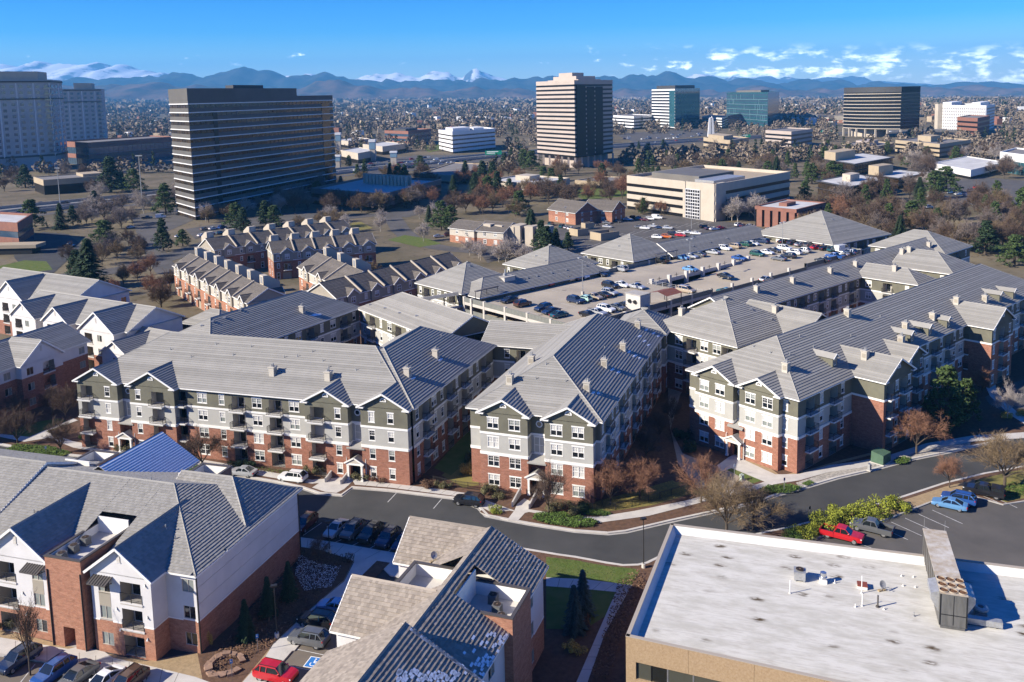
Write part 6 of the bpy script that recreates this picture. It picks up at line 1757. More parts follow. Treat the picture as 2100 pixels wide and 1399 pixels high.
for x,y,yt,lab in ((765,330,286,'tallest sign tower with a blue band in the shopping lot'),(695,310,272,'sign tower with a blue band beside the dark tower'),(808,337,310,'short sign tower with a blue band by the highway'),(692,345,318,'shortest brick footed sign tower beside the dark tower')):
 p = W(x,y);h = hgt(x,y,x,yt);t = thing('sign_tower',lab,'sign tower',p)
 q = MB();q.box(-2.6,-2.6,0,2.6,2.6,h*.55);build('shaft',q,M_SP_BEIGE,t)
 q = MB();q.box(-2.9,-2.9,h*.55,2.9,2.9,h*.88);build('band',q,mat('slate_blue',(.16,.26,.34),rough=.7),t)
 q = MB();q.box(-3.3,-3.3,h*.88,3.3,3.3,h);build('cap',q,M_SP_WHITE,t)
p = W(1458,290);h = hgt(1458,290,1458,238);t = thing('spire','pale twin concrete spire by the highway','monument',p)
for s in (-1,1): q = MB();q.add([(s*.6,-2,0),(s*4.4,-2,0),(s*4.4,2,0),(s*.6,2,0),(s*.6,-1.2,h*(.95 if s < 0 else 1)),(s*2.4,-1.2,h*.9),(s*2.4,1.2,h*.9),(s*.6,1.2,h*(.95 if s < 0 else 1))],[[0,1,5,4],[1,2,6,5],[2,3,7,6],[3,0,4,7],[4,5,6,7]]);build('fin',q,M_RESW,t)
for x,y,yt,w,lab in ((1012,322,309,17,'green highway sign board over the lanes near the silver block'),(1527,285,276,12,'green highway sign board near the concrete spire'),(1697,276,267,14,'green highway sign board left of the black tower'),(745,200+130,322,1,'')):
 if not lab: continue
 p = W(x,y);h = hgt(x,y,x,yt);t = thing('highway_sign',lab,'sign',p);s = w*p.y/FPX
 q = MB();q.box(-s,-.15,h*.35,s,.15,h);build('sign_board',q,mat('sign_green',(.01,.22,.12),rough=.5),t)
 q = MB();q.box(-s,.16,0,-s+.5,.6,h);q.box(s-.5,.16,0,s,.6,h);build('post',q,M_STEEL,t)
 q = MB();q.box(-s*.8,-.18,h*.55,s*.2,-.155,h*.66);q.box(-s*.8,-.18,h*.78,s*.6,-.155,h*.9);build('lettering',q,M_SIGNW,t)
# ------------------------------------------------------------------ houses in the middle distance
def white_house(label,A,B,depth,ze=9.6,gables=(),pitch=.5,ends=('gable','gable'),front='D-B-D-D-B-D',right='D-D-D',left=None,brick=True,gp=.75,group='white stucco and brick apartment houses',sw=None):
 b = Bld('apartment_house',label,'apartment house',A.x,A.y,group,M_TILE,.5,.06);b.win_style = 'slider'
 zm = [(6.9 if brick == 2 else 3.9,0),(99,4)] if brick else [(99,4)]
 b.bar(A,B,depth,ze,pitch,ends,front=front,right=right,left=left,back=False,floors=FL3,zmats=zm,bands=[],kinds=KF)
 d = (B-A).normalized();n = Vector((d.y,-d.x,0))
 for s0,s1,pr,cols in gables:
  a,c = A+d*s0+n*pr,A+d*s1+n*pr
  b.facade(a,c,cols,FL3,zm,ze+.02,0,KF,[]);b.facade(c,c-n*pr,[],FL3,zm,ze+.02,0,KF,[]);b.facade(a-n*pr,a,[],FL3,zm,ze+.02,0,KF,[])
  b.gable(a,c,pr+depth*.45,ze,gp,oh=.4,of=.4,wallslot=4,returns=False,vent='slot')
 return b
a,c = W(-60,768,9.6),W(178,700,9.6);a.z = c.z = 0
d = dirv(70);a = c-d*40
wh = white_house('white and brick apartment house in shade beside the long grey block',a,c,14,gables=[(22,32,1.5,[('D',2.),('B',6.5)])],front='D-B-D-D-B-D-D',right='D-D',brick=2)
a,c = W(30,640,9.6),W(262,680,9.6);a.z = c.z = 0
u = (c-a).normalized();L = (c-a).length
wh = white_house('white apartment house with three gables over tan garage doors',a,c,15,gables=[(L*.04,L*.27,2.,[('B',3),('D',6.5)]),(L*.34,L*.57,2.,[('B',3),('D',6.5)]),(L*.70,L*.98,3.,[('B',3),('D',7)])],front='G-G-G-G-G',right='---',gp=.7)
a2 = a-u*34+Vector((-u.y,u.x,0))*9;c2 = a+u*7+Vector((-u.y,u.x,0))*16
wh = white_house('white apartment house with a long lit roof beside the big dark pine',a2,a2+u*42,18,gables=[(14,26,2,[('B',4),('D',8.)]),],ze=10.2)
a,c = W(196,702,6.5),W(338,730,6.5);a.z = c.z = 0
u = (c-a).normalized()
b = Bld('clubhouse','low white clubhouse with cross gables tucked behind the long grey roof','clubhouse',a.x,a.y,None,M_TILE,.5,.06);b.win_style = 'slider'
b.bar(a,c,12,6.5,.5,('gable','gable'),front='-D-D-',right='-D-',left='-D-',back=False,floors=[.1],zmats=[(1.2,0),(99,4)],bands=[],kinds=KF)
n = Vector((u.y,-u.x,0))
b.facade(a+u*8+n*4,a+u*17+n*4,[('D',4.5)],[.1,3.2],[(1.2,0),(99,4)],6.52,0,KF,[]);b.facade(a+u*17+n*4,a+u*17,[],[.1],[(99,4)],6.52,0,KF,[]);b.facade(a+u*8,a+u*8+n*4,[],[.1],[(99,4)],6.52,0,KF,[])
b.gable(a+u*8+n*4,a+u*17+n*4,10,6.5,.6,oh=.4,of=.4,wallslot=4,returns=False,vent='slot')
p = W(408,668,5.5);p.z = 0;b = Bld('garage','small brick garage with a pyramid roof behind the long grey roof','garage',p.x,p.y,None,M_TILE,.5,.06)
b.bar(p-u*6,p+u*7,10,5.6,.55,('hip','hip'),front='-G-',right='-',left='-',back=False,floors=[.1],zmats=[(99,0)],bands=[],kinds=KF)
b = Bld('garage','low dark roofed garage beside the clubhouse','garage',p.x,p.y,None,M_TILE,.5,.06)
q = a+u*22+Vector((-u.y,u.x,0))*6;b.bar(q,q+u*14,10,6.6,.5,('gable','hip'),front=[],right='-D-',left=False,back=False,floors=[.1],zmats=[(99,4)],bands=[],kinds=KF)
KT = {'D': KINDS['d'],'S': KINDS['s'],'B': dict(t='bal',w=2.4,h=2.2,sill=.05,depth=.6,out=1.0),'G': dict(t='hole',w=3.0,h=2.3,sill=0,depth=.3,back=7),'E': dict(t='win',w=1.1,h=2.2,sill=.1,style='plain',variant=(0,0))}
def town_row(label,A,B,depth,units,ze=9.2,pitch=.55,zm=None,stacks=True,front='S-D',low='E-G',side='S-S',kick=.0):
 b = Bld('townhouse_row',label,'townhouses',A.x,A.y,'brick townhouse rows',M_SHING,.5,.05)
 d = (B-A).normalized();n = Vector((d.y,-d.x,0));L = (B-A).length;w = L/units
 zm = zm or [(6.3,0),(99,7)]
 b.facade(A,B,[('S',w*(i+.22),(1,2)) for i in range(units)]+[('D',w*(i+.64),(2,)) for i in range(units)]+[('B',w*(i+.64),(1,)) for i in range(units)]+[('G',w*(i+.62),(0,)) for i in range(units)]+[('E',w*(i+.2),(0,)) for i in range(units)],[.1,3.1,6.2],zm,ze+.02,0,KT,[(6.25,.22,.06,None)])
 C,D = B-n*depth,A-n*depth
 b.facade(B,C,[('S',depth*.3),('S',depth*.7)],[.1,3.1,6.2],zm,ze+.02,0,KT,[]);b.facade(D,A,[('S',depth*.3),('S',depth*.7)],[.1,3.1,6.2],zm,ze+.02,0,KT,[])
 b.facade(C,D,[('S',w*(i+.3)) for i in range(units)]+[('D',w*(i+.7)) for i in range(units)],[.1,3.1,6.2],zm,ze+.02,0,KT,[])
 b.bar_roof(A,B,depth,ze,pitch,('gable','gable'),.4,wallslot=7)
 for i in range(units):
  m = w*(i+.64);a,c = A+d*(m-1.9)+n*.5,A+d*(m+1.9)+n*.5
  b.facade(a,c,[('D',1.9,(2,))],[.1,3.1,6.2],[(99,7)],ze+.02,6.2,KT,[])
  b.facade(c,c-n*.5,[],[.1],[(99,7)],ze+.02,6.2,KT,[]);b.facade(a-n*.5,a,[],[.1],[(99,7)],ze+.02,6.2,KT,[])
  b.gable(a,c,4.5,ze,.75,oh=.25,of=.3,wallslot=7,returns=False,vent=None)
  a,c = C+(D-C).normalized()*(m-1.9)-n*.5,C+(D-C).normalized()*(m+1.9)-n*.5
  b.facade(a,c,[('D',1.9,(0,1,2))],[.1,3.1,6.2],[(6.2,0),(99,5)],ze+.02,0,KT,[])
  b.gable(a,c,4.5,ze,.75,oh=.25,of=.3,wallslot=5,returns=False,vent=None)
  if stacks:
   q = A+d*(w*(i+.12))-n*(depth*.60)-b.o;zr = ze+pitch*depth*.40
   mb = MB(TR(q.x,q.y,0,math.atan2(d.y,d.x)))
   mb.add([(-.2,0,zr-1),(-.2,4.6,zr-1.5),(-.2,4.6,zr+.9),(-.2,1.4,zr+2.8),(-.2,0,zr+2.8),(2.4,0,zr-1),(2.4,4.6,zr-1.5),(2.4,4.6,zr+.9),(2.4,1.4,zr+2.8),(2.4,0,zr+2.8)],[[0,4,3,2,1],[5,6,7,8,9],[3,4,9,8],[2,3,8,7],[0,5,9,4],[1,2,7,6]],0)
   mb.box(.4,-.05,zr+.6,1.8,-.01,zr+2.4,1)
   build('roof_access',mb,[M_SP_BEIGE,M_STEEL],b.root)
  if i:
   q0,q1 = A+d*(w*i)+n*.5-b.o,A+d*(w*i)-n*(depth/2)-b.o
   mb = MB();mb.beam((q0.x,q0.y,ze+.25),(q1.x,q1.y,ze+pitch*(depth/2+.4)+.3),.3,.5);build('party_wall',mb,M_SP_BEIGE,b.root)
 return b
def gp(x,y,z=9.2): p = W(x,y,z);p.z = 0;return p
A,B = gp(440,513,9.2),gp(722,472,9.2);town_row('brick and tan townhouse row with a line of stair boxes on its roof',A,B,12,7)
A,B = gp(356,545,9.2),gp(508,622,9.2)
town_row('brick townhouse row in full sun with small gables and front steps',A,B,11,7,zm=[(6.3,6),(99,5)])
A,B = gp(690,612,9.2),gp(952,545,9.2);town_row('brick townhouse row with a dark shingle roof behind the pale bare tree',A,B,12,6,stacks=False)
A,B = gp(612,548,9.2),gp(700,590,9.2);town_row('short brick and cream townhouse row facing the sun',A,B,13,3,zm=[(6.3,6),(99,5)])
A,B = gp(560,520,9.2),gp(770,500,9.2);town_row('townhouse row half hidden behind the sunlit cream row',A,B,11,5)
def tan_house(label,A,B,depth,ze,m=5,shed=.42):
 b = Bld('house',label,'house',A.x,A.y,None,M_SHING,.5,.05)
 b.bar(A,B,depth,ze,shed,('gable','gable'),front='-D-D-',right='-S-S-',left='-S-',back=False,floors=[.1,3.2],zmats=[(3.0,6),(99,m)],bands=[],kinds=KT)
 return b
for A,B,dp,lab in (((922,468),(972,474),12,'tan stucco house with a brown shingle roof left of its twin'),((978,474),(1032,478),14,'tan stucco house with a brown roof beside the tall parapet walls')):
 a,c = gp(*A,5.8),gp(*B,5.8);b = tan_house(lab,a,c,dp,6.0)
 d = (c-a).normalized();n = Vector((d.y,-d.x,0))
 for k in range(3):
  q = c+d*(1.5+k*5)-n*(4+k*1.5)-b.o;mb = MB(TR(q.x,q.y,0,math.atan2(d.y,d.x)));mb.box(0,0,0,4,7,8.5-k*.3);build('parapet_block',mb,M_SP_BEIGE,b.root)
for A,B,dp,lab,m in (((1125,432),(1180,440),14,'rust brown timber house with roof windows',0),((1195,432),(1255,436),13,'brown timber house with props behind bare branches',0)):
 a,c = gp(*A,5.),gp(*B,5.);b = tan_house(lab,a,c,dp,5.6,0,.6)
for x,y,w,d_,h,lab in ((1187,482,6,6,3,'small brick bin enclosure in the far parking lot'),(1240,490,10,7,3.2,'larger tan walled bin enclosure in the far parking lot'),(1205,470,5,3,3,'pair of brown gate posts of an enclosure in the far lot')):
 p = W(x,y);t = thing('bin_enclosure',lab,'enclosure',p,.6);q = MB();q.box(-w/2,-d_/2,0,w/2,-d_/2+.4,h);q.box(-w/2,d_/2-.4,0,w/2,d_/2,h);q.box(-w/2,-d_/2+.4,0,-w/2+.4,d_/2-.4,h);build('wall',q,M_SP_TAN,t);q = MB();q.box(w/2-.2,-d_/2+.4,0,w/2,d_/2-.4,h*.9);build('gate',q,M_BRONZE,t)
rr = random.Random(11)
k = 0
for i in range(12):
 x = 1600+i*12.5+rr.uniform(-3,3);y = 250+rr.uniform(-2,3)
 p = W(x,y);b = Bld('house','tan and red house in the far row beyond the highway','house',p.x,p.y,'far houses beyond the highway',M_SHING,2.,.05)
 u = dirv(rr.choice((-20,10,60)));w = rr.uniform(16,24)
 b.bar(p,p+u*w,14,rr.uniform(9,13),.4,('hip','hip'),front='-D-D-',right='-D-',left='-D-',back=False,floors=[1,5],zmats=[(5,6),(99,rr.choice((5,7)))],bands=[],kinds=KT)
# ------------------------------------------------------------------ mountains, far town and the air between
from mathutils import noise as NZ
def gz(x,y):
 t = min(1.,max(0.,(y-1500)/5000.));t = t*t*(3-2*t)
 return-.0185*x*t-(6*t)
bpy.data.objects.remove(bpy.data.objects['ground'])
mb = MB();ys = [-60,200,500,900,1500,1900,2400,3000,3800,4800,6200,8000,11000,15000,20000,26000];nx = 25;vs = []
for y in ys:
 for i in range(nx): x = (i/(nx-1)*2-1)*(y*1.3+900);vs.append((x,y,gz(x,y)))
mb.add(vs,[[j*nx+i,j*nx+i+1,(j+1)*nx+i+1,(j+1)*nx+i] for j in range(len(ys)-1) for i in range(nx-1)])
tag(build('ground',mb,M_GROUND,smooth=True),kind='structure')
def mtn_mat(name,c1,c2,snow=None,sc=.0033,steep=False):
 m,n,l,b = _nm(name);b.inputs['Roughness'].default_value = 1;b.inputs['Specular IOR Level'].default_value = 0
 geo = n.new('ShaderNodeNewGeometry');t = n.new('ShaderNodeTexNoise');t.inputs['Scale'].default_value = sc;t.inputs['Detail'].default_value = 9;t.inputs['Roughness'].default_value = .68;l.new(geo.outputs['Position'],t.inputs['Vector'])
 r = n.new('ShaderNodeMapRange');l.new(t.outputs[0],r.inputs[0]);r.inputs[1].default_value = .42;r.inputs[2].default_value = .58
 c = _mixc(n,l,r.outputs[0],c1,c2)
 if snow is not None:
  sp = n.new('ShaderNodeSeparateXYZ');l.new(geo.outputs['Position'],sp.inputs[0])
  a = n.new('ShaderNodeMath');a.operation = 'MULTIPLY_ADD';l.new(t.outputs[0],a.inputs[0]);a.inputs[1].default_value = snow[1];l.new(sp.outputs[2],a.inputs[2])
  q = n.new('ShaderNodeMapRange');q.interpolation_type = 'SMOOTHSTEP';l.new(a.outputs[0],q.inputs[0]);q.inputs[1].default_value = snow[0]-snow[2];q.inputs[2].default_value = snow[0]+snow[2]
  fs = q.outputs[0]
  if steep:
   s2 = n.new('ShaderNodeSeparateXYZ');l.new(geo.outputs['Normal'],s2.inputs[0]);a2 = n.new('ShaderNodeMath');a2.operation = 'MULTIPLY_ADD';l.new(t.outputs[0],a2.inputs[0]);a2.inputs[1].default_value = .5;l.new(s2.outputs[2],a2.inputs[2])
   q2 = n.new('ShaderNodeMapRange');q2.interpolation_type = 'SMOOTHSTEP';l.new(a2.outputs[0],q2.inputs[0]);q2.inputs[1].default_value = 1.13;q2.inputs[2].default_value = 1.20;m2 = n.new('ShaderNodeMath');m2.operation = 'MULTIPLY';l.new(fs,m2.inputs[0]);l.new(q2.outputs[0],m2.inputs[1]);fs = m2.outputs[0]
  c = _mixc(n,l,fs,c,(.85,.86,.88))
 l.new(c,b.inputs['Base Color']);return m
KM = .36
def range_(label,prof,Y,depth,m,amp,seed,freq=1.,nxm=280,nym=24):
 Y *= KM;depth *= KM;amp *= KM;freq /= KM
 """a mountain range whose skyline passes the given points of the photo at distance Y"""
 px = [p[0] for p in prof];py = [p[1] for p in prof]
 x0,x1 = prof[0][0],prof[-1][0];vs = [];base = []
 for i in range(nxm):
  x = x0+(x1-x0)*i/(nxm-1);yy = float(np.interp(x,px,py));c = AT(x,yy,Y)
  zb = gz(c.x,Y*.9)-60
  top = c.z+amp*.35*NZ.fractal(Vector((c.x/1300.*freq,seed,0)),.8,2.1,5)
  for j in range(nym):
   t = j/(nym-1)*1.5;y = Y+depth*(t-1)
   s = (1-abs(t-1)) if t < 1 else 1-(t-1)*.9
   s = max(0.,s);s = s**1.35
   ns = NZ.ridged_multi_fractal(Vector((c.x/3000.*freq,y/3000.*freq,seed)),.9,2.1,6,.9,2.0)-1.
   z = zb+(top-zb)*s+amp*ns*s*(1-s)*2.2
   vs.append((c.x,y,min(z,top+5)))
 mb = MB();mb.add(vs,[[i*nym+j,(i+1)*nym+j,(i+1)*nym+j+1,i*nym+j+1] for i in range(nxm-1) for j in range(nym-1)])
 o = build('mountain_range',mb,m,smooth=True);tag(o,kind='structure');return o
SNOWP = [(-300,150),(-100,140),(0,131),(30,133),(60,125),(85,123),(110,131),(150,133),(180,130),(205,129),(235,136),(270,139),(300,142),(335,147),(400,158),(560,160),(600,154),(625,153),(660,162),(735,160),(770,155),(800,151),(830,153),(870,152),(905,149),(940,151),(960,149),(1000,154),(1040,158),(1070,163),(1240,164),(1290,160),(1330,163),(1390,156),(1420,152),(1460,152),(1500,156),(1560,157),(1640,162),(1700,158),(1730,158),(1790,164),(1900,172),(2100,180),(2400,182)]
range_('',SNOWP,56000,16000,mtn_mat('alpine',(.10,.11,.12),(.06,.07,.08),(640,600,45),.003,True),1000,3.1)
MIDP = [(-300,178),(-100,168),(0,160),(60,160),(110,166),(180,164),(240,160),(300,156),(370,152),(430,150),(480,143),(505,139),(540,144),(575,150),(620,155),(665,151),(720,156),(760,163),(830,166),(900,163),(960,164),(1030,161),(1060,155),(1090,152),(1120,157),(1180,158),(1230,156),(1280,155),(1320,153),(1370,152),(1400,158),(1460,160),(1520,163),(1600,166),(1680,165),(1740,168),(1800,171),(1870,172),(1930,174),(1980,169),(2030,163),(2060,167),(2110,172),(2400,178)]
range_('',MIDP,36000,9000,mtn_mat('forested_slope',(.018,.026,.022),(.05,.048,.04),(1080,430,90),.0035),620,8.7,1.4)
FOOT = [(-300,190),(0,172),(80,170),(150,176),(250,172),(300,168),(360,175),(420,180),(490,182),(560,186),(620,180),(670,168),(700,164),(730,172),(790,180),(850,176),(900,181),(980,178),(1050,186),(1150,182),(1260,184),(1330,178),(1400,180),(1480,184),(1560,180),(1650,184),(1740,178),(1800,182),(1900,184),(2000,181),(2100,184),(2400,190)]
range_('',FOOT,25000,6500,mtn_mat('foothill',(.13,.085,.065),(.05,.048,.042)),380,5.3,1.8)
M_FARTREE = mat('far_crowns',(.17,.135,.10),(.23,.185,.14),.006,rough=1,island=.35,lo=.42,hi=.6)
M_FARPINE = mat('far_conifers',(.035,.05,.025),rough=1,island=.4)
rg = random.Random(77)
def far_scatter(name,n,m,fr,s0,s1,tall,label,nq):
 mb = MB();v = [];f = []
 for _ in range(n):
  y = math.exp(rg.uniform(math.log(fr[0]),math.log(fr[1])));x = rg.uniform(-.72,.72)*y
  if NZ.noise(Vector((x/260.,y/260.,2.))) <-.18: continue
  if any(abs((p.x-x)) < 60 and abs(p.y-y) < 60 for p in HW_): continue
  ppx = proj(x,y,0)
  if y < 1250 and any(a < ppx[0] < b and c < ppx[1] < d for a,b,c,d in CLEAR): continue
  z = gz(x,y);s = rg.uniform(s0,s1)*(1+max(0,y-2500)/6000.);h = s*tall*rg.uniform(.8,1.3)
  for _j in range(nq):
   t = rg.random();zc = z+h*(.12+1.5*t);rad = s*(1.15-t if tall > 1.5 else math.sqrt(max(.05,1-(2*t-.85)**2)))*rg.uniform(.3,1);a = rg.random()*6.28;c = Vector((x+rad*math.cos(a),y+rad*math.sin(a),zc));e1 = Vector((rg.gauss(0,1),rg.gauss(0,1),rg.gauss(0,.8))).normalized()*s*(2.2/nq**.5);e2 = e1.cross(Vector((rg.gauss(0,1),rg.gauss(0,1),rg.gauss(0,1)))).normalized()*e1.length*.7;o = len(v);v += [tuple(c-e1),tuple(c+e2),tuple(c+e1),tuple(c-e2)];f.append((o,o+1,o+2,o+3))
 me = bpy.data.meshes.new(name);me.from_pydata(v,[],f);me.materials.append(m)
 o = obj(name,me);tag(o,label,'woodland',kind='stuff')
CLEAR = [(890,1030,290,330),(1085,1270,300,352),(1330,1440,240,272),(1480,1600,238,268),(1720,1855,255,292),(690,1010,312,362),(1260,1480,262,296),(1915,2045,250,290),(780,890,288,302),(-100,365,290,350)]
far_scatter('far_wood',2300,M_FARTREE,(700,1700),4.0,6.5,1.3,'brown mass of bare trees spreading to the plain',70)
far_scatter('far_conifer_wood',520,M_FARPINE,(700,1900),2.6,4.2,2.6,'scattered dark conifers beyond the highway',70)
far_scatter('far_wood',6500,M_FARTREE,(1600,4200),5,8,1.1,'hazy belt of bare trees on the distant plain',22)
far_scatter('far_conifer_wood',900,M_FARPINE,(1800,4500),4,6,1.8,'dark conifers dotted over the plain',22)
far_scatter('far_wood',15000,M_FARTREE,(3800,8500),7,12,.8,'faint woods towards the mountains',5)
mb = MB()
for _ in range(1500):
 y = math.exp(rg.uniform(math.log(1300),math.log(8000)));x = rg.uniform(-.7,.7)*y;ppx = proj(x,y,0)
 if y < 1700 and any(a < ppx[0] < b and c < ppx[1] < d for a,b,c,d in CLEAR): continue
 z = gz(x,y);w = rg.uniform(6,13)*(1+y/9000.);d = rg.uniform(7,16);h = rg.uniform(5,10)*(1+y/9000.);k = rg.choice((0,1,1,2,2,3))
 mb.T = TR(x,y,z,rg.random()*3);mb.box(-w/2,-d/2,-1,w/2,d/2,h,k,'b')
tag(build('far_roof',mb,[M_SP_WHITE,M_SP_TAN,M_SHING,M_SP_BRICK]),'sprinkle of pale roofs and walls on the distant plain','far houses',kind='stuff')
HZ = MB();HZ.box(-27000,-300,-700,27000,26500,1180)
hm = bpy.data.materials.new('haze');hm.use_nodes = True;hn = hm.node_tree.nodes;hn.clear()
ho = hn.new('ShaderNodeOutputMaterial');hv_ = hn.new('ShaderNodeVolumePrincipled');hv_.inputs['Color'].default_value = (.15,.52,1.0,1);hv_.inputs['Density'].default_value = 6.2e-5;hv_.inputs['Anisotropy'].default_value = 0.
hm.node_tree.links.new(hv_.outputs[0],ho.inputs['Volume'])
tag(build('haze',HZ,hm),'pale blue haze filling the air to the mountains','haze',kind='stuff')
# ------------------------------------------------------------------ cars
def paint(name,c,metal=.0): return mat('car_paint_'+name,c,rough=.28,spec=.5,metal=metal,coat=.6)
PAINT = {'white': paint('white',(.70,.70,.68)),'black': paint('black',(.012,.012,.014)),'silver': paint('silver',(.42,.43,.44),.3),'grey': paint('grey',(.13,.135,.14),.3),
         'dark blue': paint('dark_blue',(.015,.03,.075),.2),'blue': paint('blue',(.02,.075,.26),.1),'light blue': paint('light_blue',(.12,.28,.50),.2),'red': paint('red',(.42,.012,.018)),
         'maroon': paint('maroon',(.075,.012,.016),.2),'tan': paint('tan',(.42,.34,.24),.3),'green': paint('green',(.012,.075,.055),.2),'mint': paint('mint',(.36,.56,.48)),'orange': paint('orange',(.55,.14,.02)),'brown': paint('brown',(.09,.045,.03),.2),'teal': paint('teal',(.02,.10,.12),.2)}
M_CGLASS = mat('car_glass',(.012,.016,.018),rough=.05,spec=.9);M_TYRE = mat('tyre',(.014,.014,.014),rough=.9);M_RIM = mat('wheel_rim',(.38,.38,.38),rough=.35,metal=.6);M_LAMPW = mat('headlamp',(.62,.64,.66),rough=.1,spec=.8);M_LAMPR = mat('tail_lamp',(.30,.01,.01),rough=.2,spec=.6);M_TRIM = mat('black_trim',(.02,.02,.02),rough=.6)
CARS = {
 'sedan': dict(body=[(2.35,.38,.58,.62),(2.28,.25,.72,.80),(1.9,.22,.82,.88),(1.0,.20,.95,.91),(-1.2,.20,.98,.91),(-2.0,.24,1.0,.87),(-2.32,.30,.95,.80),(-2.38,.42,.80,.70)],cab=[(1.05,.93,.95,.80,.78),(.25,.96,1.43,.84,.60),(-.75,.97,1.45,.84,.60),(-1.75,.99,1.02,.80,.74)],wx=(1.42,-1.38),r=.33),
 'hatchback': dict(body=[(2.1,.38,.60,.60),(2.02,.25,.78,.78),(1.6,.22,.92,.87),(.9,.20,1.0,.89),(-1.3,.20,1.04,.89),(-1.85,.26,1.05,.84),(-2.0,.40,.95,.76)],cab=[(1.0,.98,1.0,.80,.78),(.2,1.0,1.50,.83,.62),(-1.2,1.04,1.50,.83,.62),(-1.95,1.05,1.08,.78,.70)],wx=(1.28,-1.25),r=.33),
 'suv': dict(body=[(2.35,.45,.75,.66),(2.28,.30,.92,.84),(1.9,.26,1.02,.92),(1.0,.25,1.10,.95),(-1.6,.25,1.14,.95),(-2.15,.30,1.15,.90),(-2.32,.42,1.05,.84)],cab=[(1.15,1.08,1.10,.84,.82),(.45,1.11,1.70,.88,.66),(-1.6,1.14,1.72,.88,.68),(-2.22,1.14,1.18,.84,.78)],wx=(1.42,-1.40),r=.37),
 'minivan': dict(body=[(2.5,.42,.70,.66),(2.42,.28,.88,.84),(1.9,.24,1.05,.92),(1.2,.22,1.12,.96),(-1.9,.22,1.12,.96),(-2.4,.28,1.12,.92),(-2.5,.42,1.0,.86)],cab=[(1.6,1.08,1.1,.86,.84),(.6,1.12,1.72,.90,.68),(-2.0,1.12,1.74,.90,.70),(-2.45,1.12,1.16,.88,.82)],wx=(1.5,-1.5),r=.34),
 'van': dict(body=[(2.7,.42,.85,.80),(2.62,.3,1.05,.92),(2.0,.28,1.25,.98),(1.4,.25,1.3,1.0),(-2.6,.25,1.3,1.0),(-2.72,.4,1.25,.98)],cab=[(1.9,1.24,1.28,.9,.88),(1.1,1.3,2.2,.96,.86),(-2.6,1.3,2.2,.97,.9),(-2.7,1.3,1.34,.95,.92)],wx=(1.75,-1.65),r=.36,solid=True),
 'pickup': dict(body=[(2.75,.50,.80,.72),(2.68,.36,1.0,.88),(2.2,.32,1.08,.95),(1.2,.30,1.14,.97),(-.95,.30,1.14,.97)],cab=[(1.25,1.12,1.14,.84,.82),(.55,1.14,1.76,.88,.68),(-.55,1.14,1.78,.88,.68),(-.92,1.14,1.18,.84,.78)],wx=(1.72,-1.72),r=.40,bed=(-.95,-2.72)),
}
_CM = {}
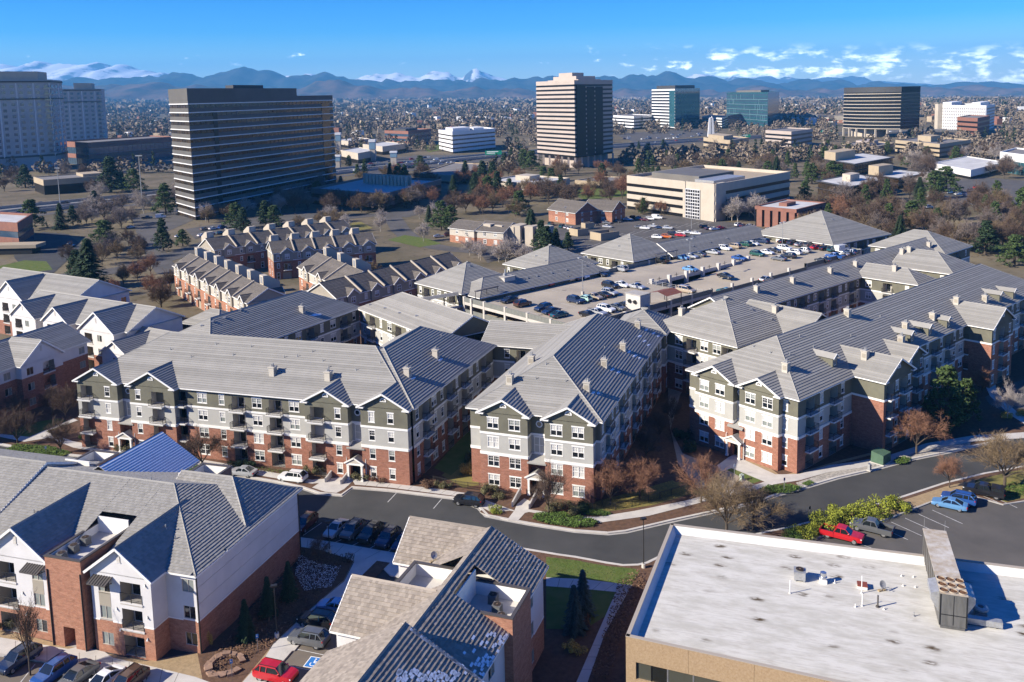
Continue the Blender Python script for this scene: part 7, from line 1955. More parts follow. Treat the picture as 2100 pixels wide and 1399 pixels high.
def car_meshes(kind):
 if kind in _CM: return _CM[kind]
 c = CARS[kind];body = MB();glass = MB();trim = MB()
 st = c['body']
 def ring(x,zb,zs,w): zm = zb+(zs-zb)*.55;return [(x,-w*.86,zb),(x,-w,zb+.12),(x,-w,zm),(x,-w*.93,zs),(x,w*.93,zs),(x,w,zm),(x,w,zb+.12),(x,w*.86,zb)]
 R = [ring(*s) for s in st];n = 8
 pts = [p for r in R for p in r];fs = []
 for i in range(len(R)-1):
  for j in range(n-1): fs.append([i*n+j,(i+1)*n+j,(i+1)*n+j+1,i*n+j+1])
 fs.append(list(range(n)));fs.append([(len(R)-1)*n+j for j in reversed(range(n))])
 body.add(pts,fs,0)
 cb = c['cab'];f,a,b,r = cb
 rf = [(a[0],-a[4],a[2]),(a[0],a[4],a[2]),(b[0],b[4],b[2]),(b[0],-b[4],b[2])]
 mid = ((a[0]+b[0])/2,max(a[4],b[4])*.98,max(a[2],b[2])+.035)
 body.add(rf+[(mid[0],-mid[1],mid[2]),(mid[0],mid[1],mid[2])],[[0,1,5,4],[4,5,2,3]],0)
 for s in (-1,1):
  body.add([(a[0],s*a[4],a[2]),(mid[0],s*mid[1],mid[2]),(b[0],s*b[4],b[2]),(b[0],s*(b[4]+.03),b[2]-.07),(a[0],s*(a[4]+.03),a[2]-.07)],[[0,1,2,3,4]],0)
  body.beam((f[0],s*f[3],f[1]),(a[0],s*a[4],a[2]-.02),.07,.07,0);body.beam((r[0],s*r[3],r[1]),(b[0],s*b[4],b[2]-.02),.12,.12,0)
  m0 = (a[0]+b[0])/2-.05
  if not c.get('solid'):
   body.beam((m0,s*(a[3]+.005),a[1]),(m0,s*(a[4]+.01),a[2]-.02),.07,.05,0)
   if kind in ('suv','minivan','hatchback'): x2 = b[0]+.25;body.beam((x2,s*(b[3]+.005),b[1]),(x2,s*(b[4]+.01),b[2]-.02),.10,.05,0)
   glass.add([(f[0]-.05,s*(f[3]-.01),f[1]),(a[0],s*(a[4]-.01),a[2]-.05),(b[0],s*(b[4]-.01),b[2]-.05),(r[0]+.05,s*(r[3]-.01),r[1])],[[0,1,2,3]],0)
  else:
   body.add([(a[0]-.9,s*a[3],a[1]),(a[0]-.9,s*a[4],a[2]),(b[0],s*b[4],b[2]),(r[0],s*r[3],r[1])],[[0,1,2,3]],0)
   glass.add([(f[0]-.05,s*(f[3]-.01),f[1]),(a[0],s*(a[4]-.01),a[2]-.05),(a[0]-.9,s*(a[4]-.01),a[2]-.05),(a[0]-.9,s*(a[3]-.01),a[1])],[[0,1,2,3]],0)
 glass.add([(f[0],-f[3],f[1]+.01),(f[0],f[3],f[1]+.01),(a[0],a[4],a[2]-.01),(a[0],-a[4],a[2]-.01)],[[0,1,2,3]],0)
 (body if c.get('solid') else glass).add([(r[0],r[3],r[1]),(r[0],-r[3],r[1]),(b[0],-b[4],b[2]-.01),(b[0],b[4],b[2]-.01)],[[0,1,2,3]],0)
 if c.get('bed'):
  x0,x1 = c['bed'];w = .95
  for s in (-1,1): body.box(x1,s*w-.06,.42,x0,s*w+.06,1.12,0)
  body.box(x1-.06,-w,.45,x1,w,1.12,0);trim.box(x1,-w+.06,.62,x0,w-.06,.70,0);trim.box(x1,-w+.1,.36,x0,w-.1,.62,0)
 xf,xr = st[0][0],(c['bed'][1] if c.get('bed') else st[-1][0]);hw = st[1][3];zl = st[0][2]
 trim.box(xf-.05,-hw*.8,.34,xf+.03,hw*.8,zl-.14,0);trim.box(xr-.06,-hw*.85,.36,xr+.02,hw*.85,.52,0)
 if kind in ('suv',):
  for s in (-1,1): trim.beam((a[0],s*.6,a[2]+.07),(b[0],s*.6,b[2]+.07),.04,.05,0)
 for s in (-1,1): body.box(f[0]-.35,s*(f[3]+.10)-.10,f[1]+.05,f[0]-.2,s*(f[3]+.10)+.10,f[1]+.19,0)
 wheel = MB();rim = MB();rr = c['r']
 wheel.tube((0,-.11,0),(0,.11,0),rr,rr,14,0,True);rim.tube((0,-.118,0),(0,.118,0),rr*.64,rr*.64,10,0,True)
 hl = MB();hl.box(-.14,-.19,-.06,.03,.19,.07,0);tl = MB();tl.box(-.03,-.16,-.10,.10,.16,.12,0)
 xs = st[1][0];zs = st[1][2]
 hp = [(xs-.02,s*(hw-.2),zs-.10) for s in (-1,1)];xr2 = c['bed'][1]-.06 if c.get('bed') else st[-2][0]-.04
 tp = [(xr2-.02,s*(hw-.12),(st[-1][2]-.02 if not c.get('bed') else .95)) for s in (-1,1)]
 wp = [(x,s*(st[2][3]-.10),rr) for x in c['wx'] for s in (-1,1)]
 for x,y,z in wp: trim.tube((x,y*1.0-.02*(1 if y > 0 else-1),z),(x,y+(.085 if y > 0 else-.085),z),rr*1.14,rr*1.14,14,0,True)
 whole = MB()
 for m_,k in ((body,0),(glass,1),(trim,5)): whole.add(m_.v,m_.f,0);whole.m[-len(m_.f):] = [k]*len(m_.f)
 for p in wp:
  for m_,k in ((wheel,2),(rim,3)): whole.add([(v[0]+p[0],v[1]+p[1],v[2]+p[2]) for v in m_.v],m_.f,k)
 for p in tp: whole.add([(v[0]+p[0],v[1]+p[1],v[2]+p[2]) for v in tl.v],tl.f,4)
 for p in hp: whole.add([(v[0]+p[0],v[1]+p[1],v[2]+p[2]) for v in hl.v],hl.f,6)
 P0 = PAINT['white']
 r_ = dict(body=body.mesh('body',[P0],True),glass=glass.mesh('window',[M_CGLASS]),trim=trim.mesh('trim',[M_TRIM]),wheel=wheel.mesh('wheel',[M_TYRE],False),rim=rim.mesh('rim',[M_RIM]),hl=hl.mesh('headlight',[M_LAMPW]),tl=tl.mesh('tail_light',[M_LAMPR]),wp=wp,hp=hp,tp=tp,
              whole=whole.mesh('car',[P0,M_CGLASS,M_TYRE,M_RIM,M_LAMPR,M_TRIM,M_LAMPW]))
 for k_ in ('body','whole'):
  me = r_[k_]
  try: me.shade_auto_smooth(angle=.6) if hasattr(me,'shade_auto_smooth') else None
  except Exception: pass
  if k_ == 'body':
   for p in me.polygons: p.use_smooth = False
 _CM[kind] = r_
 return r_
def set_paint(o,col):
 o.material_slots[0].link = 'OBJECT';o.material_slots[0].material = PAINT[col]
NAMEOF = {'suv': 'SUV','sedan': 'sedan','hatchback': 'hatchback','minivan': 'minivan','van': 'van','pickup': 'pickup'}
CATOF = {'suv': 'car','sedan': 'car','hatchback': 'car','minivan': 'minivan','van': 'van','pickup': 'pickup truck'}
def car(kind,col,pos,head,label,near=False,group='parked cars'):
 m = car_meshes(kind)
 nm = {'suv': 'parked_suv','sedan': 'parked_sedan','hatchback': 'parked_hatchback','minivan': 'parked_minivan','van': 'parked_van','pickup': 'pickup_truck'}[kind]
 if near:
  t = thing(nm,label,CATOF[kind],pos,math.radians(head),group)
  set_paint(obj('body',m['body'],t),col);obj('window',m['glass'],t);obj('trim',m['trim'],t)
  for p in m['wp']: w = obj('wheel',m['wheel'],t,Matrix.Translation(p));obj('rim',m['rim'],w)
  for p in m['hp']: obj('headlight',m['hl'],t,Matrix.Translation(p))
  for p in m['tp']: obj('tail_light',m['tl'],t,Matrix.Translation(p))
  return t
 o = obj(nm,m['whole'],None,TR(pos[0],pos[1],pos[2],math.radians(head)));set_paint(o,col)
 return tag(o,label,CATOF[kind],group)
for kind,col,px,z,head,label in (
 ('suv','maroon',(626,1082),.02,-109,'maroon SUV parked at the corner of the white stucco house'),
 ('sedan','silver',(690,1092),.02,-111,'silver sedan with a rear spoiler, leftmost of the tight row of five cars'),
 ('suv','grey',(724,1096),.02,-111,'dark grey SUV between the silver sedan and the black SUV'),
 ('suv','black',(760,1102),.02,-111,'black SUV in the middle of the tight row of five cars'),
 ('suv','dark blue',(796,1112),.02,-111,'dark blue low SUV second from the tiled gable in the tight row'),
 ('sedan','dark blue',(829,1118),.02,-111,'dark blue sedan half hidden by the edge of the tiled gable'),
 ('suv','black',(962,1034),.02,162,'lone black SUV parked along the kerb before the narrow block'),
 ('suv','grey',(253,947),.02,163,'dark grey SUV at the kerb before the left porch of the long block'),
 ('sedan','silver',(499,974),.02,163,'silver sedan at the kerb beside the tree island'),
 ('suv','white',(601,986),.02,163,'white SUV at the kerb left of the concrete entrance ramp'),
 ('suv','grey',(634,1319),.03,162,'sunlit grey SUV beside the blue wheelchair symbol'),
 ('suv','black',(652,1282),.03,162,'black SUV in shade behind the grey one by the path'),
 ('sedan','light blue',(688,1253),.03,162,'pale blue sedan in shade peeping out under the tiled gable'),
 ('suv','red',(566,1392),.03,-18,'bright red SUV at the bottom edge near the wheelchair symbol'),
 ('suv','dark blue',(40,1362),.03,-114,'dark SUV with roof rails under the thin bare tree'),
 ('suv','blue',(112,1388),.03,-114,'deep blue SUV right of the thin bare tree at the bottom'),
 ('sedan','grey',(158,1398),.03,-114,'dark grey sedan between the deep blue SUV and the white sedan'),
 ('sedan','white',(212,1408),.03,-114,'white sedan in the row cut off by the bottom edge'),
 ('suv','brown',(262,1412),.03,-114,'brown SUV at the right end of the row cut off by the bottom edge'),
 ('pickup','red',(1727,1105),.17,-34,'red pickup truck by the yellow green hedge'),
 ('pickup','grey',(1787,1090),.17,146,'dark grey pickup truck parked nose to the yellow green hedge'),
 ('sedan','light blue',(1947,1041),.17,146,'light blue sedan in the right hand lot'),
 ('suv','blue',(1966,1031),.17,146,'medium blue SUV beside the light blue sedan'),
 ('pickup','black',(2017,1015),.17,146,'black pickup truck with a covered bed under the golden tree')):
 t = car(kind,col,W(*px,z),head,label,True,'cars parked by the apartments')
 if 'covered bed' in label:
  q = MB();q.box(-2.7,-.92,1.12,-1.0,.92,1.72,0);build('bed_cover',q,PAINT['black'],t);q = MB();q.box(-2.5,-.935,1.25,-1.2,.935,1.6);build('cover_window',q,M_CGLASS,t)
def row(cars,z,head,place,group,jitter=2):
 rg = random.Random(len(place)*7+len(cars))
 for i,(kind,col,px) in enumerate(cars):
  me = f'{col} {NAMEOF[kind]}'
  a = f'{cars[i-1][1]} {NAMEOF[cars[i-1][0]]}' if i else None;b = f'{cars[i+1][1]} {NAMEOF[cars[i+1][0]]}' if i+1 < len(cars) else None
  if a and b: rel = f'between {a} and {b}'
  elif b: rel = f'left end, beside {b}'
  elif a: rel = f'right end, beside {a}'
  else: rel = 'on its own'
  h = head if not isinstance(head,(list,tuple)) else head[i % len(head)]
  car(kind,col,W(*px,z(px) if callable(z) else z),h+rg.uniform(-jitter,jitter),f'{me} {place}, {rel}',False,group)
GD = 'cars on the top deck of the parking structure'
Z = ZD+.01
row([('sedan','dark blue',(1083,594)),('sedan','red',(1120,586)),('suv','tan',(1161,577)),('sedan','grey',(1177,574)),('suv','white',(1193,571)),('sedan','black',(1230,566)),('suv','silver',(1273,556)),('pickup','black',(1353,539))],Z,(-49,131,131,131,-49,-49,131,131),'at far deck wall',GD)
row([('sedan','light blue',(1399,532)),('sedan','silver',(1417,529)),('sedan','grey',(1433,526)),('sedan','silver',(1462,521)),('suv','white',(1486,513)),('minivan','tan',(1505,509)),('suv','green',(1527,505)),('sedan','white',(1543,503)),('suv','dark blue',(1564,499))],Z,(131,-49,131),'past the deck pipe frame',GD)
row([('sedan','black',(1044,620)),('suv','brown',(1072,628)),('suv','dark blue',(1114,637)),('sedan','dark blue',(1130,643)),('sedan','teal',(1147,650))],Z,(221,41,221),'by left deck parapet',GD)
row([('sedan','black',(1207,650)),('sedan','silver',(1226,645)),('suv','white',(1243,639)),('sedan','grey',(1266,635)),('sedan','black',(1286,631))],Z,-49,'by near deck parapet',GD)
row([('suv','dark blue',(1180,621)),('hatchback','mint',(1199,617)),('sedan','tan',(1219,613)),('sedan','black',(1235,609)),('suv','silver',(1250,605))],Z,(-49,131),'by the deck light pole',GD)
row([('suv','black',(1251,590)),('sedan','white',(1275,588)),('sedan','silver',(1307,592))],Z,-49,'in the deck middle',GD)
row([('sedan','light blue',(1416,556)),('sedan','blue',(1516,533)),('suv','green',(1553,525)),('sedan','white',(1572,521)),('sedan','black',(1588,517)),('suv','white',(1609,513))],Z,-49,'beside the deck split',GD)
row([('sedan','grey',(1597,534)),('suv','black',(1617,529)),('suv','white',(1629,522)),('suv','silver',(1647,518))],Z,131,'beyond the deck split',GD)
row([('sedan','black',(1608,499)),('suv','dark blue',(1627,502)),('sedan','silver',(1642,505)),('suv','grey',(1661,507)),('sedan','red',(1675,511)),('sedan','black',(1692,513)),('suv','teal',(1710,516)),('van','white',(1727,516))],Z,30,'by white deck wall',GD)
row([('sedan','black',(1687,537)),('pickup','blue',(1712,530)),('sedan','silver',(1725,525)),('suv','dark blue',(1742,522))],Z,131,'by dark deck parapet',GD)
rampz = lambda px: 8.9
car('sedan','black',W(1488,570,9.9),-49,'black sedan parked on the sloping ramp below the deck columns',False,GD)
car('sedan','silver',W(1571,577,10.3),41,'silver sedan driving up the ramp beside the long roof',False,GD)
car('minivan','tan',W(1407,600,ZD),-49,'tan minivan by the mesh fence and rusty canopy',False,GD)
car('sedan','teal',W(1487,601,9.0),131,'teal sedan low on the ramp, nearly hidden by the long roof',False,GD)
GL_ = 'cars in the far parking lot'
Z = .07
row([('suv','teal',(1130,462)),('suv','teal',(1153,467)),('sedan','silver',(1162,469)),('sedan','white',(1171,471))],Z,60,'by far bin store',GL_,6)
row([('sedan','black',(1217,462)),('sedan','silver',(1246,467)),('sedan','grey',(1245,459)),('sedan','black',(1264,456)),('sedan','white',(1288,452)),('suv','black',(1301,449)),('suv','grey',(1313,451)),('sedan','maroon',(1323,453)),('suv','white',(1333,451)),('van','white',(1348,449))],Z,-30,'along the red kerb',GL_,4)
row([('sedan','grey',(1311,468)),('sedan','white',(1323,470)),('pickup','silver',(1341,467)),('sedan','dark blue',(1353,469)),('suv','silver',(1370,470))],Z,-30,'in far lot middle',GL_,4)
row([('suv','black',(1445,468)),('sedan','dark blue',(1455,471)),('sedan','white',(1465,472)),('sedan','red',(1477,470))],Z,20,'near gridded entrance',GL_,4)
row([('suv','white',(1348,489)),('suv','orange',(1367,488)),('suv','black',(1380,482)),('sedan','white',(1395,480)),('sedan','red',(1396,485)),('sedan','silver',(1412,479)),('sedan','white',(1427,481))],Z,-30,'behind the deck roofs',GL_,4)
row([('suv','white',(1516,464)),('sedan','maroon',(1527,466)),('suv','white',(1540,467))],Z,30,'beside the brick block',GL_,4)
row([('suv','black',(1531,478)),('sedan','black',(1551,481)),('sedan','white',(1580,473)),('sedan','silver',(1590,475)),('sedan','white',(1599,476))],Z,30,'before the brick block',GL_,4)
GS = 'cars in lots and streets at left'
row([('sedan','grey',(420,472)),('sedan','white',(437,471)),('suv','blue',(456,469)),('sedan','grey',(470,472))],.08,60,'below the dark tower',GS,4)
row([('sedan','silver',(368,487)),('sedan','white',(414,485)),('sedan','white',(432,481)),('sedan','teal',(452,480))],.08,60,'second row below tower',GS,4)
for k_,c_,px,z,h,lab in (('van','white',(330,447),.08,20,'white van in the lot left of the dark tower'),('pickup','black',(302,449),.08,20,'black pickup left of the white van below the highway'),('sedan','silver',(268,468),.08,70,'silver sedan in the small lot among pale bare trees'),('suv','dark blue',(281,553),.06,10,'dark blue SUV driving on the street by the townhouses'),('pickup','black',(142,507),.07,-20,'black pickup in the shaded lot at left'),('sedan','silver',(900,487),.07,20,'silver car by the tan stucco houses'),('suv','maroon',(922,484),.07,20,'maroon SUV by the tan stucco houses'),('sedan','white',(940,490),.07,20,'white sedan by the tan stucco houses'),('suv','grey',(258,414),.12,18,'grey SUV alone on the highway at left'),('sedan','dark blue',(84,418),.12,12,'dark blue car on the far lanes of the highway at left'),('sedan','blue',(38,440),.12,12,'blue car on the near lanes of the highway at left'),('sedan','white',(640,470),.08,20,'white sedan on the street beyond the townhouses'),('sedan','light blue',(1740,425),.06,20,'light blue sedan on the far right street'),('suv','white',(1905,427),.06,20,'white SUV among bare trees at right')):
 car(k_,c_,W(*px,z),h,lab,False,GS)
rg = random.Random(21)
CT = ['white','silver','grey','black','dark blue','red','white','silver']
def tiny(n,quad,place,group,cap=True):
 a,b,c,d = G(quad,.1)
 for i in range(n):
  u,v = (i+.5)/n,rg.choice((.1,.35,.65,.9))
  p = (a+(b-a)*u)*(1-v)+(d+(c-d)*u)*v;col = rg.choice(CT)
  car(rg.choice(('sedan','suv','suv','hatchback')),col,p,rg.choice((20,110,200))+rg.uniform(-8,8),f'tiny {col} car {place}',False,group+' ('+col+')')
tiny(34,[(730,338),(880,322),(980,330),(780,356)],'in the shopping lot by the highway','cars in the shopping lot')
tiny(22,[(1265,283),(1440,272),(1470,278),(1300,292)],'in the lot by the striped tower','cars in the lot by the far towers')
tiny(8,[(1885,398),(2010,385),(2020,400),(1900,412)],'in the lot behind bare trees at right','cars in the right hand lot')
L1,R1 = offset_line(HW_,6);L2,R2 = offset_line(HW_,12)
for k_ in range(30):
 line_ = rg.choice((L1,R1,L2,R2));i = rg.randrange(1,len(line_)-1);t_ = rg.random();p = line_[i]*(1-t_)+line_[i+1 if i+1 < len(line_) else i]*t_
 dd = line_[min(i+1,len(line_)-1)]-line_[i];col = rg.choice(CT);p.z = .12
 car(rg.choice(('sedan','suv','suv','van')),col,p,math.degrees(math.atan2(dd.y,dd.x))+rg.choice((0,180)),f'tiny {col} car driving on the highway',False,'cars on the highway ('+col+')')
# ------------------------------------------------------------------ trees and shrubs
TR_RED = mat('twigs_red',(.24,.125,.075),rough=1,island=.35);TR_TAN = mat('twigs_tan',(.19,.135,.075),rough=1,island=.35);TR_GREY = mat('twigs_grey',(.20,.16,.135),rough=1,island=.3);TR_PALE = mat('twigs_pale',(.38,.33,.29),rough=1,island=.25);TR_BROWN = mat('twigs_brown',(.125,.085,.06),rough=1,island=.35)
LF_PINE = mat('pine_needles',(.055,.085,.025),rough=.9,island=.5);LF_DARK = mat('dark_needles',(.030,.052,.022),rough=.9,island=.45);LF_BLUE = mat('blue_needles',(.045,.075,.065),rough=.9,island=.4);LF_YEL = mat('yellow_green_leaves',(.20,.22,.025),rough=.9,island=.45);LF_GRN = mat('green_leaves',(.075,.125,.022),rough=.9,island=.5);LF_OLV = mat('olive_leaves',(.12,.11,.05),rough=.9,island=.5);LF_GOLD = mat('golden_grass',(.42,.29,.07),rough=1,island=.4);LF_BRN = mat('brown_leaves',(.13,.075,.045),rough=1,island=.5)
M_BARKP = mat('pale_bark',(.38,.34,.29),rough=1)
def bare_mesh(seed,spread=.5,dens=1.,fine=.022,up=.5):
 """leafless tree, 1 unit tall: (trunk with limbs, crown of branches and twigs)"""
 rg = random.Random(seed);tk = MB();cr = MB()
 h0 = rg.uniform(.14,.22);tk.tube((0,0,-.01),(0,0,h0),.020,.016,7)
 def rnd(d,a): v = Vector((rg.gauss(0,1),rg.gauss(0,1),rg.gauss(0,1))).normalized();return (d+v*a).normalized()
 def twig(p,d,L,w):
  s = Vector((rg.gauss(0,1),rg.gauss(0,1),rg.gauss(0,1))).cross(d)
  s = s.normalized()*w if s.length > 1e-4 else Vector((w,0,0));cr.v += [tuple(p-s),tuple(p+s),tuple(p+d*L)];o = len(cr.v)-3;cr.f.append([o,o+1,o+2]);cr.m.append(0)
 def grow(p,d,L,r,lev):
  m = p+d*L*.55;d2 = rnd(d,.18);e = m+d2*L*.45
  mb = tk if lev < 1 else cr;n = 5 if lev < 1 else 3
  mb.tube(p,m,r,r*.75,n);mb.tube(m,e,r*.75,r*.45,n)
  if lev == 2:
   for i in range(int(9*dens)):
    t = rg.uniform(.15,1);q = p.lerp(m,t/.55) if t < .55 else m.lerp(e,(t-.55)/.45)
    dd = rnd(d,.9);dd.z += .25*up;dd.normalize();l_ = rg.uniform(.05,.11);twig(q,dd,l_,fine*.1)
    for _ in range(2): twig(q+dd*l_*rg.uniform(.3,.8),rnd(dd,.8),l_*.6,fine*.08)
   return
  k = 7 if lev == 0 else 7
  for i in range(k):
   t = rg.uniform(.3,1.0);q = p.lerp(m,t/.55) if t < .55 else m.lerp(e,(t-.55)/.45)
   dd = rnd(d,.75 if lev else .65);dd.z += .30*up;dd.normalize();grow(q,dd,L*rg.uniform(.5,.72),r*.42,lev+1)
 nl = 6
 for i in range(nl):
  a = 2*math.pi*(i+rg.uniform(-.3,.3))/nl;t = rg.uniform(.25,1.0)*spread
  d = Vector((math.cos(a)*t,math.sin(a)*t,up+.25)).normalized();grow(Vector((0,0,h0*rg.uniform(.8,1.))),d,rg.uniform(.36,.46),.012,0)
 d = Vector((rg.uniform(-.1,.1),rg.uniform(-.1,.1),1)).normalized();grow(Vector((0,0,h0)),d,.5,.014,0)
 return tk,cr
def leafy(rg,pts,n,s,el=1.0):
 """small leaf faces spread round clump centres: pts = [(centre, radius)]"""
 mb = MB()
 for _ in range(n):
  c,r = rg.choice(pts);v = Vector((rg.gauss(0,1),rg.gauss(0,1),rg.gauss(0,.8))).normalized()*r*rg.uniform(.55,1.0)
  p = Vector(c)+v;nrm = (v.normalized()+Vector((rg.gauss(0,.5),rg.gauss(0,.5),rg.gauss(0,.5)+.3))).normalized()
  t = nrm.cross(Vector((rg.gauss(0,1),rg.gauss(0,1),rg.gauss(0,1)))).normalized();b = nrm.cross(t);q = s*rg.uniform(.6,1.3)
  mb.v += [tuple(p-t*q*el),tuple(p+b*q*.6),tuple(p+t*q*el),tuple(p-b*q*.6)];o = len(mb.v)-4;mb.f.append([o,o+1,o+2,o+3]);mb.m.append(0)
 return mb
def pine_mesh(seed,conical=.5,n=3400,s=.020,wide=.24):
 rg = random.Random(seed);tk = MB();tk.tube((0,0,-.01),(0,0,.9),.022,.004,7);pts = []
 for i in range(64):
  z = .13+.85*(i/64.)**.95;w = wide*((1-(z-.1)/.92)**(.55+.5*conical))+.015;a = i*2.4+rg.uniform(-.5,.5);r = w*rg.uniform(.35,1.0)
  c = (r*math.cos(a),r*math.sin(a),z+rg.uniform(-.03,.03));pts.append((c,.045+.035*(1-z)))
  tk.tube((0,0,z-.02),c,.006,.002,3)
 return tk,leafy(rg,pts,n,s)
def spruce_mesh(seed,n=4200):
 rg = random.Random(seed);tk = MB();tk.tube((0,0,-.01),(0,0,.97),.02,.003,7);mb = MB()
 for _ in range(n):
  z = rg.random()**1.25*.95+.03;w = .27*(1-z)+.012;k = int(z*17);a = rg.random()*6.283;lobes = .72+.28*math.sin(a*(5+k % 3)+k*1.7)
  r = w*lobes*rg.uniform(.45,1.0);p = Vector((r*math.cos(a),r*math.sin(a),z-r*.35+(rg.random()-.5)*.015));d = Vector((math.cos(a),math.sin(a),-.45));t = Vector((-math.sin(a),math.cos(a),0));q = .022*rg.uniform(.6,1.3)
  mb.v += [tuple(p-t*q*.6),tuple(p+d*q*1.6),tuple(p+t*q*.6),tuple(p-d*q*.6)];o = len(mb.v)-4;mb.f.append([o,o+1,o+2,o+3]);mb.m.append(0)
 return tk,mb
def shrub_mesh(seed,n=700,s=.09,flat=.7):
 rg = random.Random(seed);pts = [((rg.uniform(-.6,.6),rg.uniform(-.6,.6),rg.uniform(.25,.75)*flat),rg.uniform(.22,.42)) for _ in range(11)]
 return MB(),leafy(rg,pts,n,s)
_TM = {}
def tmesh(kind,i):
 key = (kind,i)
 if key in _TM: return _TM[key]
 sd = i*13+hash(kind) % 1+len(kind)
 if kind.startswith('bare'):
  m = {'bare_red': TR_RED,'bare_tan': TR_TAN,'bare_grey': TR_GREY,'bare_pale': TR_PALE,'bare_brown': TR_BROWN}[kind[:kind.index('!')] if '!' in kind else kind]
  hi = '!' in kind
  tk,cr = bare_mesh(sd,.85 if 'tan' in kind else .78,1.4 if hi else 1.0,.016 if hi else .032,.42 if 'tan' in kind else .46)
  r = (tk.mesh('trunk',[M_BARKP if 'pale' in kind else M_TRUNK]),cr.mesh('crown',[m]))
 elif kind == 'sapling':
  tk,cr = bare_mesh(sd,.4,.35,.02,.7);r = (tk.mesh('trunk',[M_TRUNK]),cr.mesh('crown',[TR_BROWN]))
 elif kind in ('pine','pine_lit'): tk,cr = pine_mesh(sd,.3,wide=.30);r = (tk.mesh('trunk',[M_TRUNK]),cr.mesh('crown',[LF_PINE]))
 elif kind == 'cone': tk,cr = pine_mesh(sd,1.0,wide=.24);r = (tk.mesh('trunk',[M_TRUNK]),cr.mesh('crown',[LF_DARK]))
 elif kind in ('spruce','blue_spruce'): tk,cr = spruce_mesh(sd);r = (tk.mesh('trunk',[M_TRUNK]),cr.mesh('crown',[LF_DARK if kind == 'spruce' else LF_BLUE]))
 else:
  m = {'shrub_yellow': LF_YEL,'shrub_green': LF_GRN,'shrub_olive': LF_OLV,'shrub_brown': LF_BRN,'grass_gold': LF_GOLD,'shrub_dark': LF_DARK}[kind]
  tk,cr = shrub_mesh(sd,2400,.045);r = (None,cr.mesh('shrub',[m]))
 _TM[key] = r;return r
TNAME = {'bare': 'bare_tree','sapling': 'young_tree','pine': 'pine_tree','pine_lit': 'pine_tree','cone': 'pine_tree','spruce': 'spruce_tree','blue_spruce': 'spruce_tree'}
trg = random.Random(5)
def tree(kind,pos,h,label,group=None,w=None,var=None,nvar=4):
 tk,cr = tmesh(kind,var if var is not None else trg.randrange(nvar));w = h if w is None else w
 M = Matrix.Translation(pos) @ Matrix.Rotation(trg.random()*6.28,4,'Z') @ Matrix.Diagonal((w,w,h,1))
 if tk is None:
  o = obj('ornamental_grass' if kind == 'grass_gold' else 'shrub',cr,None,M);return tag(o,label,'shrub',group)
 o = obj(TNAME['bare' if kind.startswith('bare') else kind],tk,None,M);obj('crown',cr,o);return tag(o,label,'tree',group)
for k_,px,h,w,lab in (
 ('bare_red!',(1438,1030),7.6,7.2,'round russet bare tree on the dry lawn left of the yellow hydrant'),('bare_red!',(1252,1034),6.6,8.0,'russet bare tree nearest the corner of the narrow block'),('bare_red!',(1312,1024),6.9,8.8,'russet bare tree on the dry lawn right of the narrow block'),
 ('bare_brown!',(1125,1054),7.6,6.5,'thin bare tree before the porch of the narrow block'),('bare_tan!',(1490,1092),8.2,10.9,'wide golden brown bare tree behind the white roof'),('bare_tan!',(1545,1085),6.2,8.0,'lower golden brown bare tree right of the widest one behind the white roof'),
 ('bare_red!',(1879,931),8.2,8.8,'tall russet bare tree by the green utility box'),('bare_red!',(1947,1000),5.2,4.8,'small russet bare tree on the gravel strip by the right lot'),('bare_tan!',(2060,1000),9.0,12.4,'large golden bare tree beside the black covered pickup'),('bare_red!',(2012,812),5.5,4.4,'small russet tree at the entrance of the right block'),
 ('bare_pale!',(2066,858),6.9,4.8,'whitish bare tree by the drop-off loop'),('bare_brown!',(415,962),7.2,7.6,'bare tree on the green kerb island'),('bare_brown!',(36,912),6.9,7.6,'bare tree on the lawn at the far left edge'),('bare_brown!',(125,929),6.2,6.5,'bare tree on the lawn beside the blue shaded gable'),
 ('sapling',(62,1383),8.5,5.5,'thin leafless young tree among the cars at bottom left'),('bare_brown!',(40,866),6.2,6.5,'bare tree in shade below the white house at left'),('bare_brown!',(135,860),6.9,5.9,'bare tree at the left end of the long block'),('bare_brown',(108,850),5.5,5.9,'small bare tree in the dark gap left of the long block'),
 ('bare_brown!',(1325,945),6.2,6.5,'dark bare tree in the shade beside the narrow block'),('bare_brown!',(1352,905),6.2,5.9,'dark bare tree along the shaded path, second from the street'),('bare_brown!',(1378,868),5.5,5.0,'dark bare tree deepest along the shaded path'),('bare_brown!',(655,1150),3.4,3.2,'slender bare tree in the shaded bed by the bicycle rack'),
 ('spruce',(505,1312),5.0,5.4,'spruce nearest the camera beside the brick side wall'),('spruce',(551,1262),5.0,5.4,'middle spruce of three beside the brick side wall'),('spruce',(594,1228),5.0,5.4,'farthest spruce of three beside the brick side wall'),('blue_spruce',(1178,1296),5.8,6.6,'blue spruce on the shaded lawn nearest the brick wall'),('blue_spruce',(1196,1262),5.8,6.6,'blue spruce behind the nearer one on the shaded lawn'),
 ('pine_lit',(1940,884),12.0,15.0,'bushy sunlit pine before the shaded right block'),('pine',(1980,862),8.0,10.0,'lower pine in shade beside the sunlit one')):
 tree(k_,W(*px,.13),h,lab,None,w)
SH = 'shrubs along the blocks'
